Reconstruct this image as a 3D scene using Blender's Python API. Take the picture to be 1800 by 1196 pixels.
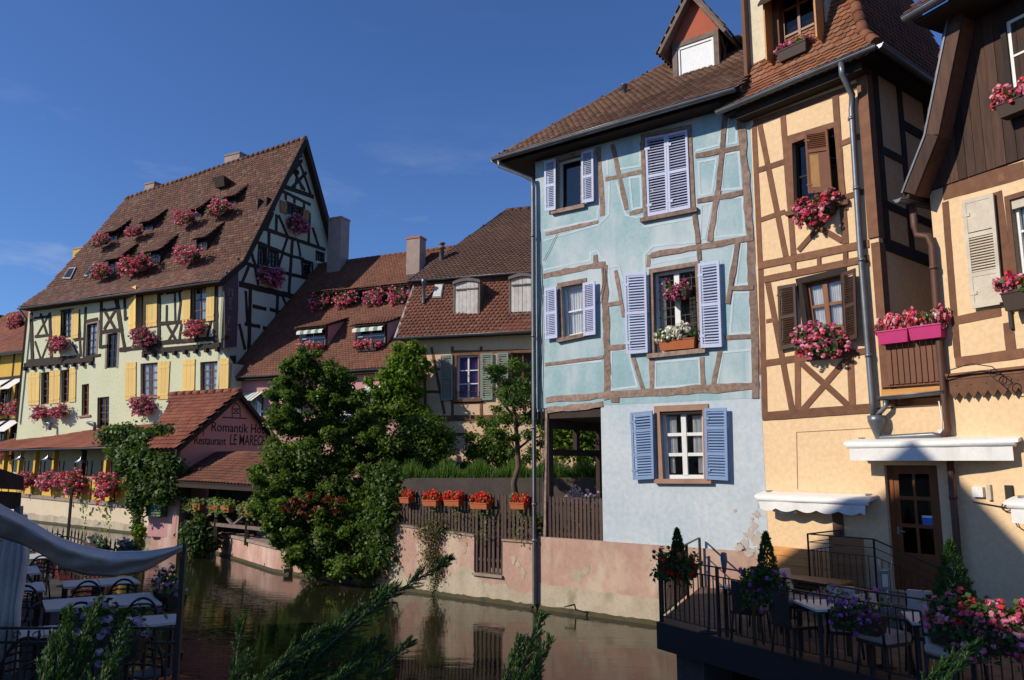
import bpy, bmesh, math, random
import numpy as np
from mathutils import Vector, Matrix
from mathutils.geometry import tessellate_polygon, delaunay_2d_cdt
random.seed(7); RN = np.random.default_rng(11)
for o in list(bpy.data.objects): bpy.data.objects.remove(o)
S = bpy.context.scene; COL = S.collection; R = random.random
# ------------------------------------------------------------------ camera, sky, sun, exposure
FPX, EYE, PITCH = 1350.0, 3.5, math.radians(8.925)
cam = bpy.data.objects.new('camera', bpy.data.cameras.new('camera')); COL.objects.link(cam)
cam.location = (0, 0, EYE); cam.rotation_euler = (math.pi/2 + PITCH, 0, 0)
cam.data.sensor_width = 36; cam.data.lens = 36*FPX/1800; cam.data.clip_end = 3000; cam.data.clip_start = .05
S.camera = cam
SUN = Vector((-1.176, -.380, .745)).normalized()
wd = bpy.data.worlds.new('World'); S.world = wd; wd.use_nodes = True
wn = wd.node_tree.nodes; wl = wd.node_tree.links
sky = wn.new('ShaderNodeTexSky'); sky.sky_type = 'NISHITA'; sky.sun_disc = False
sky.sun_elevation = math.asin(SUN.z); sky.sun_rotation = math.atan2(SUN.x, SUN.y)
sky.air_density = 1.0; sky.dust_density = .1; sky.ozone_density = 5; sky.altitude = 200
bg = wn['Background']; bg.inputs[1].default_value = .092
hs = wn.new('ShaderNodeMix'); hs.data_type = 'RGBA'; hs.blend_type = 'MULTIPLY'; hs.inputs[0].default_value = 1; hs.inputs[7].default_value = (.72, .90, 1.22, 1)
wl.new(sky.outputs[0], hs.inputs[6])
tc = wn.new('ShaderNodeTexCoord'); mp = wn.new('ShaderNodeMapping'); mp.inputs['Scale'].default_value = (2.2, 2.2, 9); wl.new(tc.outputs['Generated'], mp.inputs[0])
cn_ = wn.new('ShaderNodeTexNoise'); cn_.inputs['Scale'].default_value = 1.7; cn_.inputs['Detail'].default_value = 7; cn_.inputs['Roughness'].default_value = .62; wl.new(mp.outputs[0], cn_.inputs['Vector'])
cr_ = wn.new('ShaderNodeValToRGB'); cr_.color_ramp.elements[0].position = .56; cr_.color_ramp.elements[1].position = .80; cr_.color_ramp.elements[1].color = (.55, .55, .55, 1); wl.new(cn_.outputs['Fac'], cr_.inputs[0])
sx = wn.new('ShaderNodeSeparateXYZ'); wl.new(tc.outputs['Generated'], sx.inputs[0]); er = wn.new('ShaderNodeValToRGB'); er.color_ramp.elements[0].position = .18; er.color_ramp.elements[0].color = (1, 1, 1, 1); er.color_ramp.elements[1].position = .42; er.color_ramp.elements[1].color = (.05, .05, .05, 1); wl.new(sx.outputs['Z'], er.inputs[0])
cm = wn.new('ShaderNodeMath'); cm.operation = 'MULTIPLY'; wl.new(cr_.outputs[0], cm.inputs[0]); wl.new(er.outputs[0], cm.inputs[1])
cx_ = wn.new('ShaderNodeMix'); cx_.data_type = 'RGBA'; cx_.inputs[7].default_value = (6.2, 6.4, 7.0, 1); wl.new(cm.outputs[0], cx_.inputs[0]); wl.new(hs.outputs[2], cx_.inputs[6]); wl.new(cx_.outputs[2], bg.inputs[0])
sl = bpy.data.lights.new('sun', 'SUN'); sl.energy = 4.3; sl.angle = math.radians(.55); sl.color = (1, .9, .74)
so = bpy.data.objects.new('sun', sl); COL.objects.link(so)
so.rotation_euler = SUN.to_track_quat('Z', 'Y').to_euler(); so.location = (-20, -10, 40)
S.view_settings.view_transform = 'Standard'; S.view_settings.look = 'None'
S.view_settings.exposure = 0.2; S.view_settings.gamma = 1; S.view_settings.use_curve_mapping = False
S.render.engine = 'CYCLES'
S.cycles.max_bounces = 8; S.cycles.transparent_max_bounces = 12
# ------------------------------------------------------------------ measuring: a pixel of the photograph to a point on a surface
def ray(x, y):
    a = (x-900)/FPX; b = (598-y)/FPX
    return np.array([a, math.cos(PITCH)-b*math.sin(PITCH), math.sin(PITCH)+b*math.cos(PITCH)])
CP = np.array([0, 0, EYE])
def at_z(x, y, z): d = ray(x, y); return CP+d*((z-EYE)/d[2])
def at_y(x, y, Y): d = ray(x, y); return CP+d*(Y/d[1])
def cr(ox, oy, s): return lambda x, y: (ox+x/s, oy+y/s)
class Fr:                       # a vertical facade: u along it to the right, y into the building, z up
    def __init__(s, O, vp=None, U=None):
        s.O = np.array([O[0], O[1], 0.])
        if U is None: d = ray(vp, 810)[:2]; d = d/np.hypot(*d); U = (-d[0], -d[1], 0)
        s.U = np.array([U[0], U[1], 0.]); s.Y = np.array([-s.U[1], s.U[0], 0.])
    def at(s, x, y, n=0):
        d = ray(x, y); o = s.O-s.Y*n; P = CP+d*(((o-CP)@s.Y)/(d@s.Y)); return ((P-s.O)@s.U, P[2])
    def at_u(s, x, y, u):
        d = ray(x, y); o = s.O+s.U*u; P = CP+d*(((o-CP)@s.U)/(d@s.U)); return ((P-s.O)@s.Y, P[2])
    def on(s, x, y, y0, z0, sl):   # point on the roof plane z = z0+sl*(y-y0)
        n = np.array([0, 0, 1.])-s.Y*sl; o = s.O+s.Y*y0+np.array([0, 0, z0]); d = ray(x, y)
        P = CP+d*(((o-CP)@n)/(d@n)); return ((P-s.O)@s.U, (P-s.O)@s.Y, P[2])
    def w(s, u, y, z): return s.O+s.U*u+s.Y*y+np.array([0, 0, z])
    def ang(s): return math.atan2(s.U[1], s.U[0])
    def root(s, name, label, cat, group=None):
        return empty(name, s.O, s.ang(), label, cat, group)
def tag(o, label=None, cat=None, group=None, kind=None):
    if label: o['label'] = label
    if cat: o['category'] = cat
    if group: o['group'] = group
    if kind: o['kind'] = kind
    return o
def empty(name, loc, rz=0, label=None, cat=None, group=None):
    o = bpy.data.objects.new(name, None); COL.objects.link(o); o.location = loc; o.rotation_euler = (0, 0, rz)
    o.empty_display_size = .2
    return tag(o, label, cat, group)
def link(name, me, m, parent=None, mtx=None, kind=None):
    o = bpy.data.objects.new(name, me); COL.objects.link(o)
    if m is not None and len(me.materials) == 0: me.materials.append(m)
    if parent: o.parent = parent
    if mtx is not None: o.matrix_local = mtx
    if kind: o['kind'] = kind
    return o
def npmesh(name, v, n, rnd=None, smooth=False):      # n-gons of equal size n from consecutive vertices
    v = np.asarray(v, dtype=np.float32).reshape(-1, 3); me = bpy.data.meshes.new(name); k = len(v); p = k//n
    me.vertices.add(k); me.vertices.foreach_set('co', v.ravel())
    me.loops.add(k); me.loops.foreach_set('vertex_index', np.arange(k, dtype=np.int32))
    me.polygons.add(p); me.polygons.foreach_set('loop_start', np.arange(0, k, n, dtype=np.int32))
    if rnd is not None:
        a = me.attributes.new('rnd', 'FLOAT', 'FACE'); a.data.foreach_set('value', np.asarray(rnd, dtype=np.float32))
    me.update(calc_edges=True); return me
class MB:
    def __init__(s): s.v = []; s.f = []; s.r = []; s.sm = []
    def add(s, vs, fs, r=0, sm=False):
        b = len(s.v); s.v += [tuple(map(float, p)) for p in vs]
        for f in fs: s.f.append([i+b for i in f]); s.r.append(r); s.sm.append(sm)
        return s
    def hexa(s, p, r=0): return s.add(p, [(0,3,2,1),(4,5,6,7),(0,1,5,4),(1,2,6,5),(2,3,7,6),(3,0,4,7)], r)
    def box(s, x0, x1, y0, y1, z0, z1, r=0):
        return s.hexa([(x0,y0,z0),(x1,y0,z0),(x1,y1,z0),(x0,y1,z0),(x0,y0,z1),(x1,y0,z1),(x1,y1,z1),(x0,y1,z1)], r)
    def prism(s, uz, y0, y1, r=0):
        n = len(uz); a = sum(uz[i][0]*uz[(i+1)%n][1]-uz[(i+1)%n][0]*uz[i][1] for i in range(n))
        if a < 0: uz = uz[::-1]
        vs = [(u, y0, z) for u, z in uz]+[(u, y1, z) for u, z in uz]
        return s.add(vs, [tuple(range(n)), tuple(range(2*n-1, n-1, -1))]+[(i, i+n, (i+1)%n+n, (i+1)%n) for i in range(n)], r)
    def slab(s, pts, t, r=0):       # polygon in 3D, thickened by vector t
        n = len(pts); t = Vector(t); a = [Vector(p) for p in pts]; b = [p+t for p in a]
        return s.add(a+b, [tuple(range(n)), tuple(range(2*n-1, n-1, -1))]+[(i, i+n, (i+1)%n+n, (i+1)%n) for i in range(n)], r)
    def beam(s, p, q, w, y0, y1, seg=1, jit=0, r=0):
        p = np.array(p, float); q = np.array(q, float); d = q-p; L = np.hypot(*d) or 1; d /= L; nn = np.array([-d[1], d[0]])*w/2
        lo = []; hi = []
        for i in range(seg+1):
            c = p+d*L*i/seg; lo.append(c-nn*(1+jit*(R()-.5)*2)+nn*jit*(R()-.5)); hi.append(c+nn*(1+jit*(R()-.5)*2)+nn*jit*(R()-.5))
        vs = []; fs = []
        for a, b in zip(lo, hi):
            vs += [(a[0], y0, a[1]), (b[0], y0, b[1]), (b[0], y1, b[1]), (a[0], y1, a[1])]
        for i in range(seg):
            o = 4*i
            for k in range(4): fs.append((o+k, o+4+k, o+4+(k+1)%4, o+(k+1)%4))
        fs += [(0, 1, 2, 3), (4*seg+3, 4*seg+2, 4*seg+1, 4*seg)]
        return s.add(vs, fs, r)
    def bar(s, p, q, w, h=None, r=0):     # square bar in 3D
        p = Vector(p); q = Vector(q); d = (q-p).normalized(); h = h or w
        a = d.cross(Vector((0, 0, 1)));  a = a.normalized() if a.length > .01 else Vector((1, 0, 0))
        b = a.cross(d).normalized(); a = a*w/2; b = b*h/2
        return s.hexa([p-a-b, p+a-b, p+a+b, p-a+b, q-a-b, q+a-b, q+a+b, q-a+b], r)
    def tube(s, pts, rad, n=8, r=0):
        pts = [Vector(p) for p in pts]; k = len(pts); vs = []; fs = []
        rad = rad if isinstance(rad, (list, tuple)) else [rad]*k; up = Vector((.13, .2, 1)).normalized()
        for i, p in enumerate(pts):
            d = (pts[min(i+1, k-1)]-pts[max(i-1, 0)]).normalized()
            a = d.cross(up); a = a.normalized() if a.length > .05 else d.cross(Vector((1, 0, 0))).normalized(); b = d.cross(a)
            for j in range(n):
                t = 2*math.pi*j/n; vs.append(p+(a*math.cos(t)+b*math.sin(t))*rad[i])
        for i in range(k-1):
            for j in range(n): fs.append((i*n+j, i*n+(j+1)%n, (i+1)*n+(j+1)%n, (i+1)*n+j))
        s.add(vs, fs, r, True); b = len(s.v)-k*n
        s.f += [[b+j for j in range(n)][::-1], [b+(k-1)*n+j for j in range(n)]]; s.r += [r, r]; s.sm += [False, False]
        return s
    def lathe(s, prof, n=12, c=(0, 0, 0), r=0):
        vs = []; fs = []
        for rr, z in prof:
            for j in range(n): t = 2*math.pi*j/n; vs.append((c[0]+rr*math.cos(t), c[1]+rr*math.sin(t), c[2]+z))
        for i in range(len(prof)-1):
            for j in range(n): fs.append((i*n+j, i*n+(j+1)%n, (i+1)*n+(j+1)%n, (i+1)*n+j))
        return s.add(vs, fs, r, True)
    def mesh(s, name):
        me = bpy.data.meshes.new(name); me.from_pydata(s.v, [], s.f)
        if any(s.r): me.attributes.new('rnd', 'FLOAT', 'FACE').data.foreach_set('value', s.r)
        if any(s.sm): me.polygons.foreach_set('use_smooth', s.sm)
        return me
    def ob(s, name, m, parent=None, mtx=None, kind=None): return link(name, s.mesh(name), m, parent, mtx, kind)
# ------------------------------------------------------------------ materials
def nmat(name):
    m = bpy.data.materials.new(name); m.use_nodes = True; return m, m.node_tree.nodes, m.node_tree.links, m.node_tree.nodes['Principled BSDF']
def ramp(n, stops, interp='LINEAR'):
    r = n.new('ShaderNodeValToRGB'); r.color_ramp.interpolation = interp; e = r.color_ramp.elements
    while len(e) < len(stops): e.new(.5)
    for i, (p, c) in enumerate(stops): e[i].position = p; e[i].color = (*c, 1)
    return r
def noise(n, l, co, sc, det=4, rough=.55, stretch=None):
    t = n.new('ShaderNodeTexNoise'); t.inputs['Scale'].default_value = sc; t.inputs['Detail'].default_value = det; t.inputs['Roughness'].default_value = rough
    if stretch:
        mp = n.new('ShaderNodeMapping'); mp.inputs['Scale'].default_value = stretch; l.new(co, mp.inputs[0]); co = mp.outputs[0]
    l.new(co, t.inputs['Vector']); return t.outputs['Fac']
def mixc(n, l, f, a, b, mode='MIX'):
    x = n.new('ShaderNodeMix'); x.data_type = 'RGBA'; x.blend_type = mode
    for s_, val in ((0, f), (6, a), (7, b)):
        if hasattr(val, 'is_output') or isinstance(val, bpy.types.NodeSocket): l.new(val, x.inputs[s_])
        elif s_ == 0: x.inputs[0].default_value = val
        else: x.inputs[s_].default_value = (*val, 1)
    return x.outputs[2]
def mth(n, l, op, a, b=0, clamp=False):
    x = n.new('ShaderNodeMath'); x.operation = op; x.use_clamp = clamp
    for i, val in enumerate((a, b)):
        if isinstance(val, bpy.types.NodeSocket): l.new(val, x.inputs[i])
        else: x.inputs[i].default_value = val
    return x.outputs[0]
def rndval(n, l):
    a = n.new('ShaderNodeAttribute'); a.attribute_name = 'rnd'; i = n.new('ShaderNodeObjectInfo')
    return mth(n, l, 'FRACT', mth(n, l, 'ADD', a.outputs['Fac'], i.outputs['Random']))
def coord(n, which='Object'): return n.new('ShaderNodeTexCoord').outputs[which]
def bump(n, l, b, h, st, dist=.01):
    x = n.new('ShaderNodeBump'); x.inputs['Strength'].default_value = st; x.inputs['Distance'].default_value = dist
    l.new(h, x.inputs['Height']); l.new(x.outputs[0], b.inputs['Normal'])
def mat(name, c, rough=.75, var=.25, sc=2.5, c2=None, bst=.25, bsc=40, metal=0, rnd=0, stretch=None, spec=.35, dirt=None, dirt_sc=.7, dirt_at=.55, streak=None):
    m, n, l, b = nmat(name); co = coord(n); c2 = c2 or tuple(x*.6 for x in c)
    f = noise(n, l, co, sc, 6, .6, stretch); r = ramp(n, [(.5-.5*min(1, .5/max(var, .01))*.5, c2), (.62, c)])
    r.color_ramp.elements[0].position = max(0, .5-.28); l.new(f, r.inputs[0])
    col = mixc(n, l, var*2 if var < .5 else 1, c, r.outputs[0])
    g = noise(n, l, co, sc*14, 3, .6, stretch); col = mixc(n, l, .4, col, ramp_out(n, l, g, [(.28, (.66, .66, .66)), (.72, (1.14, 1.14, 1.14))]), 'MULTIPLY')
    if dirt:
        d = noise(n, l, co, dirt_sc, 7, .65, (1, 1, .55)); col = mixc(n, l, ramp_out(n, l, d, [(dirt_at, (0, 0, 0)), (dirt_at+.16, (.75, .75, .75))]), col, dirt)
    if streak:
        d = noise(n, l, co, 1.6, 5, .6, (2.2, 2.2, .12)); e_ = noise(n, l, co, .5, 3); col = mixc(n, l, ramp_out(n, l, mth(n, l, 'MULTIPLY', d, e_), [(.29, (0, 0, 0)), (.42, (.7, .7, .7))]), col, streak)
    if rnd:
        rv = rndval(n, l); k = ramp(n, [(0, (1-rnd,)*3), (1, (1+rnd,)*3)]); l.new(rv, k.inputs[0]); col = mixc(n, l, 1, col, k.outputs[0], 'MULTIPLY')
    l.new(col, b.inputs['Base Color']); b.inputs['Roughness'].default_value = rough; b.inputs['Metallic'].default_value = metal
    b.inputs['Specular IOR Level'].default_value = spec
    if bst: bump(n, l, b, noise(n, l, co, bsc, 5, .6, stretch), bst)
    return m
def ramp_out(n, l, f, stops): r = ramp(n, stops); l.new(f, r.inputs[0]); return r.outputs[0]
def tilemat(name, cols, rough=.8, moss=None, mossamt=.55):
    m, n, l, b = nmat(name); co = n.new('ShaderNodeNewGeometry').outputs['Position']
    rv = rndval(n, l); k = len(cols)
    col = ramp_out(n, l, rv, [(i/(k-1), c) for i, c in enumerate(cols)])
    big = noise(n, l, co, .55, 5, .6); col = mixc(n, l, .55, col, ramp_out(n, l, big, [(.3, (.62, .6, .6)), (.68, (1.2, 1.17, 1.12))]), 'MULTIPLY')
    fine = noise(n, l, co, 26, 4, .7); col = mixc(n, l, .4, col, ramp_out(n, l, fine, [(.32, (.55, .55, .55)), (.7, (1.25, 1.25, 1.25))]), 'MULTIPLY')
    if moss:
        ms = noise(n, l, co, 1.4, 8, .72); col = mixc(n, l, ramp_out(n, l, ms, [(mossamt, (0, 0, 0)), (mossamt+.14, (.7, .7, .7))]), col, moss)
    l.new(col, b.inputs['Base Color']); b.inputs['Roughness'].default_value = rough; b.inputs['Specular IOR Level'].default_value = .25
    bump(n, l, b, fine, .3); return m
def leafmat(name, cols, trans=.35, rough=.5):
    m, n, l, b = nmat(name); rv = rndval(n, l); k = len(cols)
    col = ramp_out(n, l, rv, [(i/(k-1), c) for i, c in enumerate(cols)])
    l.new(col, b.inputs['Base Color']); b.inputs['Roughness'].default_value = rough; b.inputs['Specular IOR Level'].default_value = .3
    t = n.new('ShaderNodeBsdfTranslucent'); l.new(mixc(n, l, 1, col, (1.2, 1.3, .6), 'MULTIPLY'), t.inputs[0])
    x = n.new('ShaderNodeMixShader'); x.inputs[0].default_value = trans; l.new(b.outputs[0], x.inputs[1]); l.new(t.outputs[0], x.inputs[2])
    l.new(x.outputs[0], n['Material Output'].inputs[0]); return m
def glassmat(name, tint=(.55, .6, .62), refl=.12):
    m, n, l, b = nmat(name); n.remove(b)
    t = n.new('ShaderNodeBsdfTransparent'); t.inputs[0].default_value = (*tint, 1)
    g = n.new('ShaderNodeBsdfGlossy'); g.inputs['Roughness'].default_value = .03
    f = n.new('ShaderNodeLayerWeight'); f.inputs[0].default_value = .5
    a = mth(n, l, 'ADD', mth(n, l, 'MULTIPLY', mth(n, l, 'POWER', f.outputs['Facing'], 4), .6), refl, True); bp = n.new('ShaderNodeBump'); bp.inputs['Strength'].default_value = .06
    l.new(noise(n, l, coord(n), 3), bp.inputs['Height']); l.new(bp.outputs[0], g.inputs['Normal'])
    x = n.new('ShaderNodeMixShader'); l.new(a, x.inputs[0]); l.new(t.outputs[0], x.inputs[1]); l.new(g.outputs[0], x.inputs[2])
    l.new(x.outputs[0], n['Material Output'].inputs[0]); return m
M = {}
M['blue'] = mat('blue_plaster', (.33, .455, .49), .9, .7, .8, (.21, .375, .42), .4, 60, dirt=(.50, .55, .58), dirt_sc=.6, dirt_at=.45, streak=(.22, .36, .40))
M['blue_low'] = mat('pale_blue_plaster', (.52, .57, .61), .9, .6, .7, (.41, .49, .55), .4, 60, dirt=(.38, .47, .52), dirt_sc=.9, dirt_at=.52, streak=(.26, .42, .48))
M['paint_line'] = mat('pale_painted_line', (.50, .60, .66), .85, .3, 3)
M['pinkwall'] = mat('pink_plaster', (.44, .27, .215), .95, .45, .8, (.36, .235, .19), .5, 35, dirt=(.52, .42, .32), dirt_sc=1.0, dirt_at=.49, streak=(.30, .20, .16))
M['foot'] = mat('bleached_wall_foot', (.46, .39, .30), .95, .5, 1.4, (.30, .25, .18), .6, 25, dirt=(.20, .18, .11), dirt_sc=1.6, dirt_at=.56)
M['algae'] = mat('algae_line', (.075, .06, .025), .6, .5, 5, (.03, .03, .012), .6, 30)
M['yellow'] = mat('apricot_plaster', (.72, .515, .31), .92, .3, .8, (.65, .45, .26), .25, 55, dirt=(.62, .46, .30), dirt_sc=.9, dirt_at=.6)
M['cream'] = mat('cream_plaster', (.62, .55, .40), .92, .3, .7, (.52, .46, .34), .25, 55)
M['green_cream'] = mat('pale_green_plaster', (.60, .62, .42), .92, .35, .5, (.50, .55, .37), .2, 40, dirt=(.62, .60, .46), dirt_sc=.5, dirt_at=.5)
M['gable_green'] = mat('gable_plaster', (.50, .54, .42), .92, .3, .5, (.42, .47, .36), .2, 40)
M['peach'] = mat('peach_plaster', (.70, .49, .32), .92, .35, .8, (.62, .43, .27), .3, 45, dirt=(.62, .50, .38))
M['pink'] = mat('rose_plaster', (.52, .27, .26), .92, .3, .8, (.44, .22, .22), .25, 45)
M['yellow2'] = mat('golden_plaster', (.62, .39, .07), .9, .3, 1.2, (.5, .31, .06), .2, 45)
M['oak'] = mat('weathered_oak', (.30, .21, .17), .9, .8, 9, (.11, .07, .052), 1.0, 38, rnd=.2)
M['brown'] = mat('red_brown_timber', (.19, .085, .045), .8, .5, 6, (.11, .05, .028), .6, 50, rnd=.2)
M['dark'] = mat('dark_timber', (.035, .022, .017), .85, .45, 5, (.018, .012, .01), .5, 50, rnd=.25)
M['plank'] = mat('brown_plank', (.085, .042, .028), .8, .6, 3, (.035, .02, .016), .6, 40, rnd=.45, stretch=(6, 6, .6))
M['picket'] = mat('brown_picket', (.085, .05, .042), .8, .4, 4, (.05, .03, .026), .4, 50, rnd=.25)
M['screenwood'] = mat('stained_plank', (.36, .155, .055), .6, .45, 3, (.24, .10, .035), .3, 50, rnd=.15, stretch=(.7, 6, 8))
M['pine'] = mat('pine_plank', (.62, .29, .085), .65, .45, 3, (.46, .20, .055), .3, 50, rnd=.15, stretch=(.7, 6, 8))
M['doorwood'] = mat('varnished_door_wood', (.20, .062, .016), .45, .4, 4, (.12, .035, .01), .2, 50, stretch=(6, 6, .8))
M['lilac'] = mat('lilac_paint', (.47, .51, .70), .6, .25, 3, (.40, .44, .63), .1, 60, rnd=.06)
M['blueshut'] = mat('blue_grey_paint', (.20, .30, .50), .6, .25, 3, (.16, .25, .42), .1, 60, rnd=.06)
M['greenshut'] = mat('grey_green_paint', (.22, .29, .27), .65, .3, 4, (.16, .21, .2), .15, 60, rnd=.08)
M['darkshut'] = mat('dark_brown_paint', (.06, .027, .018), .6, .3, 4, (.035, .016, .012), .15, 60, rnd=.15)
M['midshut'] = mat('brown_shutter_paint', (.16, .058, .026), .6, .3, 4, (.10, .035, .016), .15, 60, rnd=.1)
M['ochre'] = mat('ochre_panel', (.30, .155, .05), .7, .4, 4, (.22, .11, .035), .2, 40)
M['creamshut'] = mat('cream_worn_paint', (.58, .52, .42), .75, .45, 4, (.44, .38, .3), .3, 40, rnd=.06)
M['yelshut'] = mat('yellow_shutter_paint', (.72, .50, .16), .7, .25, 2, (.62, .42, .12), .1, 50, rnd=.08)
M['white'] = mat('white_paint', (.72, .72, .70), .5, .25, 3, (.60, .60, .57), .03, 50)
M['whitewood'] = mat('peeling_white_wood', (.62, .58, .55), .8, .5, 5, (.42, .38, .35), .4, 45, rnd=.08)
M['blind'] = mat('white_blind', (.78, .80, .82), .6, .1, 2)
M['curtain'] = mat('net_curtain', (.72, .72, .72), .9, .3, 5, (.5, .5, .52), .2, 20)
M['purple'] = mat('purple_curtain', (.12, .07, .32), .85, .4, 5, (.06, .03, .2), .2, 20)
M['canvas'] = mat('awning_canvas', (.72, .71, .70), .85, .3, 4, (.58, .57, .55), .03, 80, streak=(.5, .48, .44))
M['sail'] = mat('grey_canvas', (.60, .55, .52), .9, .3, 1.5, (.3, .28, .32), .2, 60)
M['zinc'] = mat('zinc', (.19, .20, .22), .42, .5, 3, (.12, .125, .14), .15, 25, metal=.55)
M['iron'] = mat('dark_iron', (.028, .022, .022), .5, .3, 5, (.015, .012, .012), .2, 60)
M['rust'] = mat('brown_painted_pipe', (.105, .047, .03), .55, .35, 4, (.07, .032, .022), .2, 50)
M['greypost'] = mat('grey_post_paint', (.13, .15, .17), .5, .25, 4)
M['sandstone'] = mat('pink_sandstone', (.36, .215, .155), .9, .45, 4, (.26, .15, .11), .4, 50)
M['greywood'] = mat('grey_weathered_wood', (.20, .15, .125), .9, .55, 5, (.10, .075, .065), .6, 50)
M['redplaster'] = mat('red_plaster', (.40, .105, .06), .9, .2, 2)
M['brickcap'] = mat('orange_brick', (.40, .16, .09), .9, .4, 6, (.28, .11, .06), .4, 40)
M['chim'] = mat('chimney_render', (.36, .28, .24), .95, .45, 2, (.25, .19, .17), .4, 40)
M['terracotta'] = mat('terracotta', (.42, .12, .045), .8, .3, 6, (.32, .09, .03), .2, 50)
M['magenta'] = mat('magenta_planter', (.50, .03, .16), .5, .2, 4)
M['boxbrown'] = mat('brown_planter', (.05, .03, .022), .7, .3, 5)
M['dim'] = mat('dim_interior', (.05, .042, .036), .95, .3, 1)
M['soil'] = mat('earth', (.09, .065, .045), .95, .5, 1.5, (.05, .035, .025), .5, 20)
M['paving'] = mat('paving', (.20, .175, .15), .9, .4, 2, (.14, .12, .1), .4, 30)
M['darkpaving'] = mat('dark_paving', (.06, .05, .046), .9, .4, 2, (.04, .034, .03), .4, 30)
M['stonewall'] = mat('dark_garden_wall', (.11, .085, .075), .95, .5, 2, (.065, .05, .045), .6, 25)
M['decking'] = mat('deck_board', (.11, .068, .05), .8, .4, 3, (.07, .042, .03), .3, 40, rnd=.2)
M['fascia'] = mat('deck_fascia', (.035, .022, .022), .7, .3, 2)
M['tabletop'] = mat('pale_table_top', (.62, .58, .54), .45, .2, 4, (.5, .47, .44), .1, 50)
M['cushion'] = mat('beige_cushion', (.46, .38, .33), .9, .25, 5, (.38, .31, .27), .2, 60)
M['wicker'] = mat('dark_wicker', (.04, .026, .02), .6, .4, 20, (.02, .013, .01), .6, 90)
M['sign'] = mat('sign_board', (.09, .06, .075), .7, .4, 3, (.06, .035, .055), .2, 30)
M['ink'] = mat('painted_letter', (.030, .016, .032), .8, .2, 5)
M['barepatch'] = mat('bare_plaster', (.48, .42, .38), .95, .5, 6, (.4, .35, .3), .5, 40)
M['ledge'] = mat('weathered_ledge', (.30, .225, .185), .9, .5, 3, (.2, .15, .12), .5, 30)
M['quay'] = mat('quay_render', (.60, .50, .36), .92, .35, .7, (.52, .42, .3), .4, 30, dirt=(.42, .33, .25), dirt_sc=.8, dirt_at=.58)
M['pinkquay'] = mat('pink_quay', (.46, .27, .22), .95, .5, 1.2, (.36, .21, .16), .5, 25, dirt=(.55, .42, .36), dirt_sc=1.2, dirt_at=.5)
M['darkgreen'] = mat('green_paint', (.06, .13, .065), .6, .3, 4)
M['branch'] = mat('bark', (.12, .085, .06), .95, .5, 6, (.06, .045, .032), .7, 35)
M['bluesign'] = mat('blue_sticker', (.03, .16, .55), .5, .1, 4)
M['silver'] = mat('brushed_metal', (.45, .45, .45), .3, .2, 5, metal=.8)
M['glass'] = glassmat('window_glass', (.95, .96, .96), .05); M['darkglass'] = glassmat('dark_window_glass', (.5, .52, .53), .045)
M['t_blue'] = tilemat('blue_house_tile', [(.10, .052, .036), (.165, .082, .052), (.13, .07, .05), (.20, .12, .085), (.085, .05, .04)], moss=(.10, .088, .03), mossamt=.58)
M['t_orange'] = tilemat('orange_beaver_tile', [(.23, .085, .04), (.28, .115, .055), (.19, .072, .038), (.26, .13, .075), (.15, .06, .034)])
M['t_old'] = tilemat('old_brown_tile', [(.085, .042, .032), (.14, .062, .042), (.105, .055, .042), (.20, .10, .07), (.065, .036, .03), (.15, .055, .036), (.12, .05, .036), (.21, .12, .085), (.09, .045, .034)], moss=(.20, .17, .15), mossamt=.66)
M['t_red'] = tilemat('red_tile', [(.21, .062, .034), (.17, .05, .03), (.25, .085, .045), (.19, .065, .04)])
M['t_pinkhouse'] = tilemat('rust_tile', [(.155, .062, .038), (.20, .078, .045), (.12, .05, .035), (.18, .09, .058)])
M['t_mansard'] = tilemat('mansard_tile', [(.15, .056, .038), (.18, .068, .045), (.13, .05, .036), (.20, .085, .06)])
M['t_dark'] = tilemat('dark_brown_tile', [(.085, .045, .034), (.105, .055, .04), (.07, .038, .03), (.12, .066, .05)], moss=(.19, .16, .13), mossamt=.68)
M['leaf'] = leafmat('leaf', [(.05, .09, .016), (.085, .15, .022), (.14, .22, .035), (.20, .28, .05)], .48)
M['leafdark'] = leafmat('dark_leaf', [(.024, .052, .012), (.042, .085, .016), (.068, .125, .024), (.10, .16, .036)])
M['leafyellow'] = leafmat('bright_leaf', [(.065, .125, .014), (.11, .20, .02), (.16, .26, .025), (.21, .28, .04)], .45)
M['leafred'] = leafmat('reddish_leaf', [(.10, .03, .012), (.18, .05, .02), (.13, .075, .025)])
M['grass'] = leafmat('grass_blade', [(.04, .10, .012), (.07, .15, .02), (.11, .19, .03)], .4)
M['gleaf'] = leafmat('geranium_leaf', [(.03, .075, .018), (.05, .11, .025), (.085, .15, .035)])
M['varileaf'] = leafmat('pale_leaf', [(.14, .20, .06), (.20, .26, .09), (.26, .30, .14)])
M['conifer'] = leafmat('conifer_needle', [(.018, .05, .012), (.035, .085, .018), (.06, .12, .03)], .2)
M['juniper'] = leafmat('juniper_needle', [(.014, .045, .006), (.028, .075, .010), (.05, .11, .016)], .3)
M['dry'] = leafmat('dry_leaf', [(.10, .065, .04), (.15, .10, .05), (.08, .085, .025), (.12, .12, .03)], .2)
P_, Rd, Mg, Wh, Pl = (.74, .16, .32), (.70, .035, .02), (.56, .05, .20), (.80, .72, .72), (.82, .42, .54)
M['f_pink'] = leafmat('pink_petal', [P_, Mg, Pl, P_, Rd], .25)
M['f_red'] = leafmat('red_petal', [Rd, (.70, .04, .02), Rd, (.5, .015, .012)], .2)
M['f_mix'] = leafmat('mixed_petal', [Rd, P_, Pl, (.62, .05, .05), P_, Mg], .25)
M['f_mag'] = leafmat('magenta_petal', [Mg, P_, (.35, .02, .2), Pl], .25)
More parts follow.
